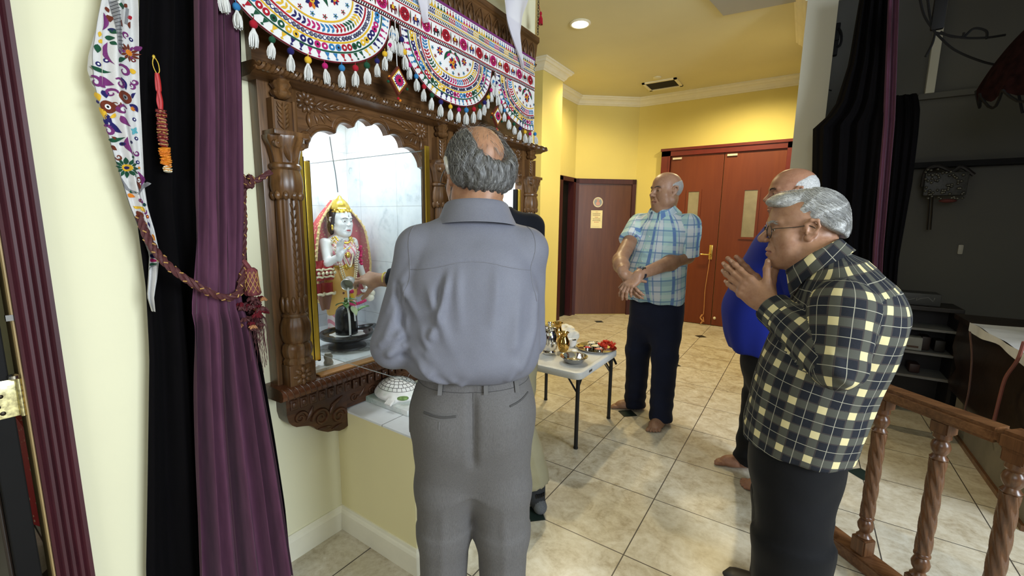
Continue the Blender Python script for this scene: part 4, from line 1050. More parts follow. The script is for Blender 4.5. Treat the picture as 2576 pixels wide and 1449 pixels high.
# ================================================================ elderly man with folded hands
def old_man():
    T = thing('person', 'elderly person in dark cream-checked flannel shirt and glasses, palms joined in prayer', 'person', (.03, 1.60, 0))
    f = nrm((-1, .06, 0)); l = np.cross(u3, f)
    hd = Head(at(2020, 576, 1.345), nrm((-.965, -.24, -.07)), (-.05, 0, 1), .98)
    o = V3(0, 1.60, 0)
    shL, shR = V3(.105, 1.425, 1.185), V3(.10, 1.78, 1.175)
    elL, elR = at(2105, 918, 1.12), V3(.06, 1.86, .95)
    wrL, wrR = at(1935, 768, 1.34), V3(-.075, 1.665, 1.135)
    # skin
    d = Sdf(); hd.build(d, fat=.002, jowl=.004, nose=1.15)
    nb = V3(.060, 1.60, 1.275)
    d.cap(hd.L(0, -.038, -.035), nb+V3(-.01, 0, .02), .050, .058, .03); d.cap(hd.L(0, .012, -.080), nb+V3(-.05, 0, -.02), .028, .040, .02)
    d.cap(nb, V3(.02, 1.6, .80), .06, .08, .04); d.cap(nb, shL, .05, .036, .03); d.cap(nb, shR, .05, .036, .03)
    for s, e, w in ((shL, elL, wrL), (shR, elR, wrR)): d.cap(s, e, .036, .033, .02); d.cap(e, w, .033, .026, .02)
    fy = nrm((-.80, .06, .60))
    bL = [(10, 6, 4), (8, 8, 4), (12, 10, 5), (16, 12, 6)]
    hL = wrL
    tips = hand(d, hL, nrm((-.80, .22, .585)), (-.15, -1, .05), False, bL, (2, 0, -2, -6), dict(out=42, down=-4, bend=(14, 16)), 1.06)
    tR = hand(d, wrR+V3(.0, -.012, .012), nrm((-.70, -.02, .71)), (.05, 1, .05), True, [(8, 6, 4), (8, 8, 4), (8, 8, 5), (10, 8, 6)], (2, 0, -2, -5), dict(out=50, down=-2, bend=(8, 8)), 1.05)
    ank = [V3(.085, 1.48, .09), V3(.055, 1.76, .09)]
    kn = [V3(.058, 1.50, .43), V3(.038, 1.74, .43)]; hp = [V3(.045, 1.51, .74), V3(.045, 1.69, .74)]
    for h, k, a in zip(hp, kn, ank): d.cap((.02, 1.6, .80), h, .07, .07); d.cap(h, k, .06, .05); d.cap(k, a, .048, .035)
    V, Q = d.mesh(.009, [(hd.L(0, 0, 0)-.135, hd.L(0, 0, 0)+.135, .0026), (V3(-.26, 1.45, 1.10), V3(.0, 1.72, 1.34), .0028)])
    hc = hd.L(0, .090, -.069)
    def reg(C):
        q = (C-hc)@hd.R.T/hd.sc; m = ((q/np.array([.026, .016, .0105]))**2).sum(1) < 1
        return m.astype(int)
    body = to_obj('body', V, Q, [SK_O, LIP], T, lambda P: lump(P, 95, 4)*.0007+lump(P*np.array([1, 1, 1]), 240, 9)*.0003, reg)
    hd.eyes(T, (0, 1, -.12)); hd.brows(T, H_white[:2], 60, 2, 1.6, d); nails(tips, T, .95); nails(tR, T, .95)
    # shirt
    s = Sdf()
    S_ = lambda z, a, b, x: (z, a, b, -x)
    s.cap(V3(.105, 1.60, 1.22), V3(.045, 1.60, 1.288), .088, .066, .03)
    s.loft([S_(.722, .188, .150, .038), S_(.77, .190, .155, .042), S_(.84, .192, .160, .054), S_(.96, .192, .163, .074), S_(1.06, .188, .158, .100), S_(1.15, .180, .146, .122), S_(1.22, .155, .122, .124), S_(1.27, .10, .088, .106), S_(1.30, .070, .070, .088)], l, V3(-1, 0, 0), u3, .02, org=o, ex=2.25)
    for q, (sh, el, wr) in enumerate(((shL, elL, wrL), (shR, elR, wrR))):
        s.cap(V3(.10, 1.60, 1.22), sh, .075, .070, .04)
        s.cap(sh, el, .074, .064, .016); s.cap(el, el*.45+wr*.55, .064, .056, .010); s.cone(el*.46+wr*.54, el*.06+wr*.94, .057, .050, .010)
    V, Q = s.mesh(.0054)
    wd = nrm(wrL-elL)
    R0 = lambda *a: ridge(*a)
    def dsp(P):
        v = lump(P, 24, 31)*.0045+lump(P, 55, 8)*.0014
        # folds gathering at the inner elbow and under the arm
        for k in range(4):
            e0 = elL+V3(-.01-.02*k, -.06, -.035+.03*k); v += ridge(P, [e0+V3(.07, .0, -.03), e0+V3(-.01, -.01, .035), e0+V3(-.035, .05, .06)], .010, .007)
        for k in range(3):
            e0 = shL+V3(-.05, -.03, -.06-.035*k); v += ridge(P, [e0+V3(.05, -.045, -.02), e0, e0+V3(-.06, .03, .035)], .012, .006)
        for k in range(5):
            x = .19-.02*k; v += ridge(P, [V3(x+.03, 1.50+.03*k, 1.1), V3(x+.02, 1.50+.035*k, .9), V3(x-.02, 1.47+.045*k, .65)], .017, .006)
        for k in range(3): v += ridge(P, [V3(-.10+.02*k, 1.50-.02*k, 1.0), V3(-.11+.03*k, 1.47, .82), V3(-.12+.03*k, 1.45, .64)], .014, .005)
        hem = np.clip((.80-P[:, 2])/.2, 0, 1); v += hem*np.sin(np.arctan2(P[:, 1]-1.6, P[:, 0]-.04)*9)*.005
        return v
    bones = [([V3(.036, 1.6, .66), V3(.07, 1.6, .92), V3(.12, 1.6, 1.2), V3(.09, 1.6, 1.32)], .175, (0, -1, 0), (1, .84), 0),
             ([shL+V3(0, 0, .03), elL, wrL], .066, (0, 0, 1), None, .02), ([shR+V3(0, 0, .03), elR, wrR], .066, (0, 0, 1), None, .02)]
    shirt = to_obj('shirt', V, Q, [M_flan], T, dsp, uv=bone_uv(bones))
    s_ = collar(V3(.036, 1.60, 1.296), l, nrm((-1, 0, -.72)), nrm((-.72, 0, 1)), .064, .074, .022, .046, .42, M_flan, T, point=.04, flare=.011)
    bt = MB(); bm = plain('dark_button', (.05, .045, .04), .3)
    for px, py in ((1958, 720), (2000, 760)):
        pass
    for z in (.78, .86, .94):
        p = snap(s, V3(-.12, 1.53, z), dsp); b = MB(); b.lathe([(.006, 0), (.006, .002), (.004, .003), (.001, .002)], p, 14, axis=(-1, -.45, 0)); b.build('button', bm, shirt)
    seam('placket', s, [V3(-.12, 1.545, .735), V3(-.11, 1.545, .84), V3(-.09, 1.545, .98)], .0016, plain('dark_seam', (.01, .01, .012)), shirt, dsp)
    b = MB(); ax = nrm(wrL-elL); b.lathe([(.0515, 0), (.0535, .004), (.0535, .050), (.050, .054), (.047, .05)], el_c(elL, wrL, .74), 36, axis=ax); cf = b.build('cuff', M_flan, shirt); cyl_uv(cf, el_c(elL, wrL, .74), ax, .052, T)
    b = MB(); ax = nrm(wrR-elR); b.lathe([(.0515, 0), (.0535, .004), (.0535, .050), (.050, .054), (.047, .05)], el_c(elR, wrR, .74), 36, axis=ax); cf = b.build('cuff', M_flan, shirt); cyl_uv(cf, el_c(elR, wrR, .74), ax, .052, T)
    M = fabric('black_trousers', (.0045, .0045, .0055), .75, .2, 700, .3)
    trousers(T, (.045, 1.6, 0), l, f, [V3(.043, 1.525, .70), V3(.043, 1.68, .70)], kn, ank, .160, .125, .106, .100, .82, M, .03, .004, 5, .086, stack=-.002)
    for k, a in enumerate(ank):
        b = MB(); tip = V3(a[0]-.19, a[1], 0)
        b.grid(20, 14, lambda i, j, a=a: (a[0]+.07-.27*j, a[1]+(.046*math.sqrt(max(.0, 1-(2*j-1)**8))+.004)*cos(2*pi*i)*(1-.12*abs(2*j-1.2)), max(.004, .035-.012*j+(.045-.020*j)*sin(2*pi*i)*math.sqrt(max(.02, 1-(2*j-1)**6)))), closeu=True)
        b.build('shoe', plain('black_shoe', (.012, .012, .013), .5), T)
    # glasses
    gl = MB(); fm = plain('glasses_frame', (.035, .028, .024), .3, .6)
    for q in (1, -1):
        c = (q*.033, .103, -.004); n = 26
        gl.tube([hd.L(c[0]+.0235*cos(2*pi*k/n), c[1]-abs(c[0]+.0235*cos(2*pi*k/n))*.10, c[2]+.0205*sin(2*pi*k/n)) for k in range(n+1)], .0013, 6)
        gl.tube(bez([hd.L(q*.0565, .0965, .004), hd.L(q*.072, .085, .006), hd.L(q*.080, .04, .007), hd.L(q*.080, .005, .010), hd.L(q*.083, -.018, -.004)], 6), .0013, 6)
    gl.tube(bez([hd.L(.0105, .102, .002), hd.L(0, .106, .005), hd.L(-.0105, .102, .002)], 5), .0012, 6)
    g_ = gl.build('glasses', fm, T)
    for q in (1, -1):
        b = MB(); n = 24; vs = [hd.L(q*.033+.0232*r*cos(2*pi*k/n), .103-abs(q*.033+.0232*r*cos(2*pi*k/n))*.10+.0015*(1-r), -.004+.0202*r*sin(2*pi*k/n)) for r in (1, .5) for k in range(n)]+[hd.L(q*.033, .103-.0033+.0015, -.004)]
        b.add(vs, [(k, (k+1) % n, n+(k+1) % n, n+k) for k in range(n)]+[(n+k, n+(k+1) % n, 2*n) for k in range(n)]); b.build('lens', M_glass, g_)
    # silver swept hair
    h = Sdf(); hd_E = lambda c, r, k=.012, op='u': h.ell(hd.L(*c), hd.rr(*r), hd.R, k, op)
    hd_E((0, -.022, .042), (.078, .096, .082)); hd_E((0, .050, .086), (.056, .056, .034), .02); hd_E((.005, .092, .074), (.046, .024, .020), .018); hd_E((0, -.07, -.005), (.066, .05, .06), .02)
    for q in (1, -1): hd_E((q*.062, -.045, .0), (.020, .045, .045), .015)
    h.half(hd.L(0, .040, .052), nrm(hd.f*.50-hd.u*.86), .012); h.half(hd.L(0, 0, -.062), -hd.u, .01)
    for q in (1, -1): h.cap(hd.L(q*.085, .045, .0), hd.L(q*.085, -.005, -.03), .040, .030, .008, 's'); h.cap(hd.L(q*.06, .095, .02), hd.L(q*.09, .06, .03), .035, .035, .008, 's')
    V, Q = h.mesh(.0038)
    def hdisp(P):
        q = (P-hd.c)@hd.R.T/hd.sc
        return np.sin(q[:, 2]*110+q[:, 1]*70+np.sin(q[:, 1]*60)*1.3+np.sin(q[:, 0]*70))*.0020+np.sin(q[:, 2]*330+q[:, 1]*170+np.sin(q[:, 1]*55)*2.5)*.0007+.001
    t = NT('silver_hair'); x, y, z = t.xyz(); n = t.noise(1, 4, .6, stretch=(120, 60, 300), dist=1.2); t.base(t.ramp(n, [(.3, (.14, .14, .138)), (.5, (.29, .29, .285)), (.70, (.50, .50, .49))])); t.set(.45); t.bump(n, .5, .0012)
    hair = to_obj('hair', V, Q, [t.m], T, hdisp)
    def lock(rs):
        az = rs.uniform(-pi, pi); el = rs.uniform(-.35, 1.45)
        if abs(az) < 1.15 and el < .78-.0*abs(az): return None
        if abs(az) < 1.75 and el < .25: return None
        P, W_ = [], []; a, e = az, el; sgn = 1 if az > 0 else -1; wv = rs.uniform(0, 6); L = rs.uniform(6, 10)
        for k in range(int(L)):
            P.append(hd.cran(a, e, .012)); W_.append(.0015+.0025*(1+sin(wv+k*.9))*.5+rs.uniform(0, .001))
            a += sgn*.085*cos(e)+.03*sin(wv+k); e -= .085 if abs(a) > 1.2 else .03
            if e < -.55: break
        return (P, W_) if len(P) > 2 else None
    strands('hair_strands', hair, H_white, snapped(h, hd, lock, 1700, 7), 1700, 7, .00042)
    return T
def el_c(e, w, t): return e+(w-e)*t
def cyl_uv(o, c, ax, r, par):
    uv = o.data.uv_layers.new(name='cloth'); org = np.array(origin(par)); s1 = nrm(np.cross(ax, (0, 0, 1))); s2 = np.cross(ax, s1)
    for pl_ in o.data.polygons:
        ca = None
        for li in pl_.loop_indices:
            p = np.array(o.data.vertices[o.data.loops[li].vertex_index].co)+org-c; a = math.atan2(p@s2, p@s1)
            if ca is None: ca = a
            a = ca+(a-ca+pi) % (2*pi)-pi; uv.data[li].uv = (a*r, p@ax+.31)
old_man()
# ================================================================ man seen from behind in the grey shirt
def grey_man():
    T = thing('person', 'balding person seen from behind in blue-grey shirt and grey trousers at the shrine', 'person', (-.75, .92, 0))
    f = nrm((-.64, .77, 0)); l = np.cross(u3, f); r = -l
    o = V3(-.745, .915, 0)
    K = lambda a, b, z: o+l*a+f*b+u3*z            # left, forward, up
    hf = nrm(f*.90+l*.36+u3*-.30); hc = at(1198, 437, 1.215)
    hd = Head(hc, hf, u3, 1.02)
    shL, shR = K(.140, .0, 1.325), K(-.148, -.0, 1.325)
    elL, elR = at(992, 868, 1.15), K(-.168, .08, 1.05)
    wrL, wrR = K(.10, .26, .98), K(-.10, .26, .98)
    d = Sdf(); hd.build(d, fat=.003, jowl=.002, detail=True)
    nb = K(0, .02, 1.38); d.cap(hd.L(0, -.035, -.045), nb, .058, .064, .03); d.cap(hd.L(0, .02, -.08), K(0, .05, 1.36), .036, .046, .03)
    d.cap(nb, K(0, 0, .9), .06, .08, .04)
    for s, e, w in ((shL, elL, wrL), (shR, elR, wrR)): d.cap(nb, s, .05, .036, .03); d.cap(s, e, .036, .033); d.cap(e, w, .033, .026)
    B_ = [(40, 40, 25)]*4
    hand(d, wrL, nrm(r*.8+f*.4-u3*.1), f, False, B_); hand(d, wrR+u3*.03, nrm(l*.8+f*.4-u3*.1), f, True, B_)
    ank = [K(.092, .02, .09), K(-.096, .0, .09)]; kn = [K(.086, .02, .48), K(-.090, .0, .48)]; hp = [K(.075, 0, .86), K(-.080, 0, .86)]
    for q in range(2): d.cap(K(0, 0, .9), hp[q], .07, .07); d.cap(hp[q], kn[q], .06, .05); d.cap(kn[q], ank[q], .048, .036); foot(d, ank[q], f, 1, q == 0, True)
    V, Q = d.mesh(.010, [(hd.c-.14, hd.c+.14, .0032)])
    body = to_obj('body', V, Q, [SK_G], T, lambda P: lump(P, 95, 4)*.0007)
    hd.eyes(T)
    # grizzled hair around a bald crown
    h = Sdf(); E = lambda c, rr, k=.012, op='u': h.ell(hd.L(*c), hd.rr(*rr), hd.R, k, op)
    E((0, -.020, .030), (.083, .099, .086)); E((0, -.065, -.035), (.070, .050, .055), .03); E((0, -.075, .0), (.078, .045, .055), .03)
    for q in (1, -1): E((q*.066, -.04, -.01), (.022, .045, .052), .015)
    h.cap(hd.L(-.012, -.075, .128), hd.L(-.016, -.116, .042), .056, .053, .022, 's')      # bald patch
    h.half(hd.L(0, .028, .05), nrm(hd.f*.8-hd.u*.5), .012); h.half(hd.L(0, 0, -.085), -hd.u, .012)
    for q in (1, -1): h.cap(hd.L(q*.085, .05, .0), hd.L(q*.086, -.004, -.012), .040, .027, .008, 's')
    V, Q = h.mesh(.0045)
    def hdisp(P):
        q = (P-hd.c)@hd.R.T; a = np.arctan2(q[:, 0], -q[:, 1])
        return np.sin(a*24+np.sin(q[:, 2]*85)*2.0+q[:, 2]*40)*.0026+np.sin(a*70+np.sin(q[:, 2]*100)*2.4)*.0011+.0005
    t = NT('grizzled_hair'); n = t.noise(1, 4, .6, stretch=(230, 230, 50), dist=1.0); t.base(t.ramp(n, [(.32, (.022, .020, .018)), (.52, (.075, .072, .068)), (.7, (.20, .20, .195))])); t.set(.45); t.bump(n, .7, .0015)
    hair = to_obj('hair', V, Q, [t.m], T, hdisp)
    def lock(rs):
        az = rs.uniform(.95, 2*pi-.95); el = rs.uniform(-.5, 1.05)
        top = abs(((az-pi+pi) % (2*pi))-pi)
        if el > -.38 and abs(az-pi-.12) < .60: return None
        if el > .85: return None
        if el < -.0 and (az < 1.75 or az > 2*pi-1.75): return None
        P, W_ = [], []; a, e = az, el; wv = rs.uniform(0, 6); drift = rs.uniform(-.03, .03)
        for k in range(rs.randint(5, 9)):
            P.append(hd.cran(a, e, .016)); W_.append(.0015+.004*(.5+.5*sin(wv+k*1.1))+rs.uniform(0, .001))
            e -= .080; a += drift+.040*sin(wv+k*1.1)
            if e < -.95: break
        return (P, W_) if len(P) > 2 else None
    strands('hair_strands', hair, [H_grey[0], H_grey[1], H_grey[1], H_grey[2]], snapped(h, hd, lock, 1500, 11, True), 1500, 11, .0005)
    def fuzz(rs):
        a = rs.uniform(0, 2*pi); e = rs.uniform(.55, 1.3); P = []
        if rs.random() < .35: e = rs.uniform(1.1, 1.5)
        for k in range(4): P.append(hd.cran(a, e, .003+.003*k)); e -= .05; a += .03
        return P
    def fuzz2(rs):
        a = pi+.12+rs.uniform(-.75, .75); e = rs.uniform(-.2, .75); P = []
        if abs(a-pi-.12) < .5 and -.05 < e < .6 and rs.random() < .75: return None
        for k in range(5): P.append(hd.cran(a, e, .004+.0025*k)); e -= .055; a += .02*(1 if a > pi else -1)
        return bez(P, 2)
    strands('thin_crown_hair', hair, H_grey, fuzz, 260, 5, .00035); strands('thin_crown_hair', hair, H_grey, fuzz2, 420, 6, .00035)
    # beard along the jaw, glasses and hearing aid
    def beard(rs):
        q = 1; x = rs.uniform(.0, 1); p = hd.L(.064+rs.uniform(-.004, .006), .012+.035*x, -.03-.05*x+rs.uniform(-.012, .012)); dd = hd.l*.004+hd.u*-.012+hd.f*.003
        return [p, p+dd*.5+hd.l*.002, p+dd]
    strands('beard', hair, H_grey+H_white[:1], beard, 260, 3, .0005)
    b = MB()
    for q in (1, -1): b.tube(bez([hd.L(q*.060, .0965, .004), hd.L(q*.075, .085, .006), hd.L(q*.084, .03, .010), hd.L(q*.084, .0, .012)], 6), .0014, 6)
    for q in (1, -1): b.tube([hd.L(q*.033+.0235*cos(2*pi*k/20), .103-.0025, -.004+.019*sin(2*pi*k/20)) for k in range(21)], .0012, 6)
    b.build('glasses', plain('dark_frame', (.03, .03, .03), .3), T)
    b = MB(); P = bez([hd.L(.087, -.010, .032), hd.L(.093, -.024, .026), hd.L(.094, -.032, .008), hd.L(.092, -.030, -.008), hd.L(.089, -.024, -.016)], 6); n = len(P)
    b.tube(P, [.0045+.0022*sin(pi*k/(n-1)) for k in range(n)], 10); b.build('hearing_aid', plain('hearing_aid_silver', (.55, .54, .52), .3, .3), T)
    # shirt, bloused over the waistband
    M = NT('blue_grey_shirt'); n2 = M.noise(1100, 1); n1 = M.noise(7, 3); M.base(M.ramp(n2*.6+n1*.4, [(.36, (.118, .120, .146)), (.62, (.165, .169, .208))])); M.set(.62, 0, .3); M.bump(n2, .3, .0006); M = M.m
    s = Sdf()
    s.loft([(.985, .158, .115, .0, -.0), (1.000, .175, .138, -.004), (1.035, .188, .152, -.012), (1.09, .190, .150, -.012), (1.165, .184, .143, -.010), (1.24, .178, .136, -.008), (1.31, .158, .118, -.002), (1.355, .125, .098, .006), (1.39, .10, .078, .014), (1.415, .072, .066, .02)], l, f, u3, .02, org=o, ex=2.35)
    for q, (sh, el, wr) in enumerate(((shL, elL, wrL), (shR, elR, wrR))):
        s.cap(K(0, .0, 1.360), sh, .066, .058, .035)
        s.cap(sh, el, .060 if q == 0 else .058, .060 if q == 0 else .054, .022); s.cap(el, el*.5+wr*.5, .060 if q == 0 else .052, .050, .014); s.cone(el*.55+wr*.45, wr*.92+el*.08, .050, .044, .012)
    V, Q = s.mesh(.0056)
    zz = lambda z: z+.055*max(0, min(1, (1.30-z)/.36))
    bk = lambda a, z, y=-.14: K(a, y, zz(z))
    folds = [([bk(.055, 1.315), bk(.062, 1.25), bk(.075, 1.17), bk(.10, 1.09)], .012, .010), ([bk(.035, 1.31), bk(.036, 1.22), bk(.03, 1.12)], .014, .006),
             ([bk(.12, 1.25), bk(.085, 1.16), bk(.06, 1.08), bk(.02, .99)], .016, .010), ([bk(.165, 1.22, -.08), bk(.14, 1.13), bk(.11, 1.04), bk(.05, .965)], .014, .009),
             ([bk(-.06, 1.30), bk(-.055, 1.2), bk(-.04, 1.08)], .018, .005), ([bk(-.13, 1.27), bk(-.12, 1.18), bk(-.10, 1.06)], .020, .005), ([bk(-.165, 1.2, -.08), bk(-.16, 1.1, -.1), bk(-.12, .99)], .016, .006),
             ([bk(.18, 1.12, -.06), bk(.17, 1.06, -.09), bk(.10, .985)], .012, .009), ([bk(.15, 1.02), bk(.10, .965), bk(.07, .94)], .011, .008), ([bk(.01, 1.02), bk(.02, .97), bk(.03, .945)], .013, .006), ([bk(-.10, 1.0), bk(-.09, .955)], .013, .005), ([bk(-.02, 1.10), bk(-.0, 1.03), bk(.01, .98)], .02, .004)]
    grooves = [([bk(.075, 1.30), bk(.085, 1.20), bk(.09, 1.12)], .012, -.007), ([K(.19, -.07, 1.24), K(.18, -.09, 1.15), K(.165, -.11, 1.08)], .010, -.009), ([bk(.13, 1.07), bk(.08, 1.0)], .012, -.007), ([bk(.20, 1.05, -.05), bk(.15, .99)], .010, -.007)]
    sl = lambda t, a, b=0: shL+(elL-shL)*t+l*a-f*.06+f*b
    folds += [([sl(.25, -.02), sl(.55, .01), sl(.85, .02)], .014, .005), ([sl(.5, -.04), sl(.75, -.02), sl(1.0, -.0)], .012, .006), ([sl(.9, -.05), sl(1.02, .0), sl(1.05, .04, .05)], .012, .007), ([sl(.78, -.05), sl(.92, .03)], .012, .005), ([sl(.1, -.01), sl(.4, .03), sl(.6, .04)], .014, .004)]
    def dsp(P):
        v = lump(P*np.array([1, 1, .7]), 20, 71)*.003+lump(P, 60, 12)*.0008
        for p, r_, a in folds: v += ridge(P, p, r_*.85, a*1.35)
        for p, r_, a in grooves: v += ridge(P, p, r_*.85, a*1.4)
        q = P-o; ys = np.abs(q[:, 2]-(1.312-.030*np.abs(q@l)/.18)); bkm = (q@f) < 0
        v += bkm*np.where(q[:, 2] > 1.312-.030*np.abs(q@l)/.18, .0016, 0)*np.clip(1.5-np.abs(q@l)/.12, 0, 1)
        return v
    shirt = to_obj('shirt', V, Q, [M], T, dsp)
    ms = plain('shirt_seam', (.13, .13, .15), .8)
    seam('yoke_seam', s, [bk(.17, 1.285, -.1), bk(.10, 1.300), bk(0, 1.312), bk(-.10, 1.300), bk(-.17, 1.285, -.1)], .0011, ms, shirt, dsp)
    seam('armhole_seam', s, [K(.150, -.02, 1.41), K(.165, -.07, 1.36), K(.168, -.10, 1.28), K(.172, -.10, 1.20)], .0013, ms, shirt, dsp)
    seam('armhole_seam', s, [K(-.150, -.02, 1.41), K(-.168, -.07, 1.36), K(-.172, -.10, 1.28), K(-.178, -.10, 1.20)], .0013, ms, shirt, dsp)
    collar(K(-.012, .016, 1.405), l, nrm(f-u3*.16), nrm(u3+f*.16), .074, .068, .040, .060, .4, M, T, point=.035, flare=.026)
    b = MB(); ax = nrm(wrL-elL); b.lathe([(.044, 0), (.046, .004), (.046, .055), (.043, .058)], elL+(wrL-elL)*.72, 30, axis=ax); b.build('cuff', M, shirt)
    b = MB(); ax = nrm(wrR-elR); b.lathe([(.044, 0), (.046, .004), (.046, .055), (.043, .058)], elR+(wrR-elR)*.72, 30, axis=ax); b.build('cuff', M, shirt)
    # trousers
    MT = NT('grey_wool'); n2 = MT.noise(1, 2, stretch=(900, 900, 60)); n1 = MT.noise(900, 1); MT.base(MT.ramp(n2*.5+n1*.5, [(.34, (.075, .070, .068)), (.64, (.125, .118, .116))])); MT.set(.7, 0, .25); MT.bump(n1, .25, .0006); MT = MT.m
    def extra(P):
        q = P-o; x = q@l; z = q[:, 2]; back = (q@f) < 0
        v = -np.exp(-(x/.012)**2)*.014*np.clip((.985-z)/.06, 0, 1)*np.clip((z-.74)/.04, 0, 1)*back
        v += back*(np.exp(-((x-.085)/.07)**2-((z-.855)/.09)**2)+np.exp(-((x+.085)/.07)**2-((z-.855)/.09)**2))*.016
        return v
    tr, ds, dd = trousers(T, K(-.004, 0, 0), l, f, hp, kn, ank, .152, .114, .080, .074, 1.008, MT, .015, .004, 21, .086, .0085, extra)
    tr2 = tr
    sm = plain('trouser_seam', (.05, .047, .046), .8); light = plain('trouser_loop', (.11, .105, .102), .8)
    seam('waistband_seam', ds, [K(.16, -.02, 0.970), K(.11, -.09, 0.967), K(0, -.12, 0.965), K(-.11, -.09, 0.967), K(-.16, -.02, 0.970)], .0010, sm, tr, dd)
    for x in (.095, -.035, -.14):
        p0 = snap(ds, K(x, -.13, 1.003), dd); p1 = snap(ds, K(x, -.13, 0.963), dd); b = MB(); w = l*.0055; oo = -f*.004
        b.add([p0-w+oo, p0+w+oo, p1+w+oo, p1-w+oo, p0-w+oo*2, p0+w+oo*2, p1+w+oo*2, p1-w+oo*2], [(0, 1, 2, 3), (4, 5, 6, 7), (0, 1, 5, 4), (2, 3, 7, 6), (1, 2, 6, 5), (3, 0, 4, 7)]); b.build('belt_loop', light, tr)
    pk = seam('pocket', ds, [K(.130, -.10, 0.908), K(.085, -.13, 0.905), K(.045, -.14, 0.908)], .0030, sm, tr, dd)
    seam('pocket_welt', ds, [K(.133, -.10, 0.914), K(.085, -.13, 0.912), K(.042, -.14, 0.914)], .0014, light, pk, dd); seam('pocket_welt', ds, [K(.133, -.10, 0.901), K(.085, -.13, 0.898), K(.042, -.14, 0.901)], .0014, light, pk, dd)
    seam('buttonhole', ds, [K(.088, -.13, 0.893), K(.088, -.13, 0.873)], .0013, light, pk, dd)
    seam('pocket', ds, [K(-.095, -.11, 0.923), K(-.125, -.09, 0.930), K(-.15, -.06, 0.940)], .0028, sm, tr, dd)
    seam('seat_seam', ds, [K(0, -.13, 0.965), K(0, -.13, 0.895), K(0, -.13, 0.835)], .0009, sm, tr, dd)
    seam('side_pocket', ds, [K(.165, -.0, 0.955), K(.175, -.02, 0.885), K(.178, -.02, 0.815)], .0016, sm, tr, dd)
    return T
grey_man()
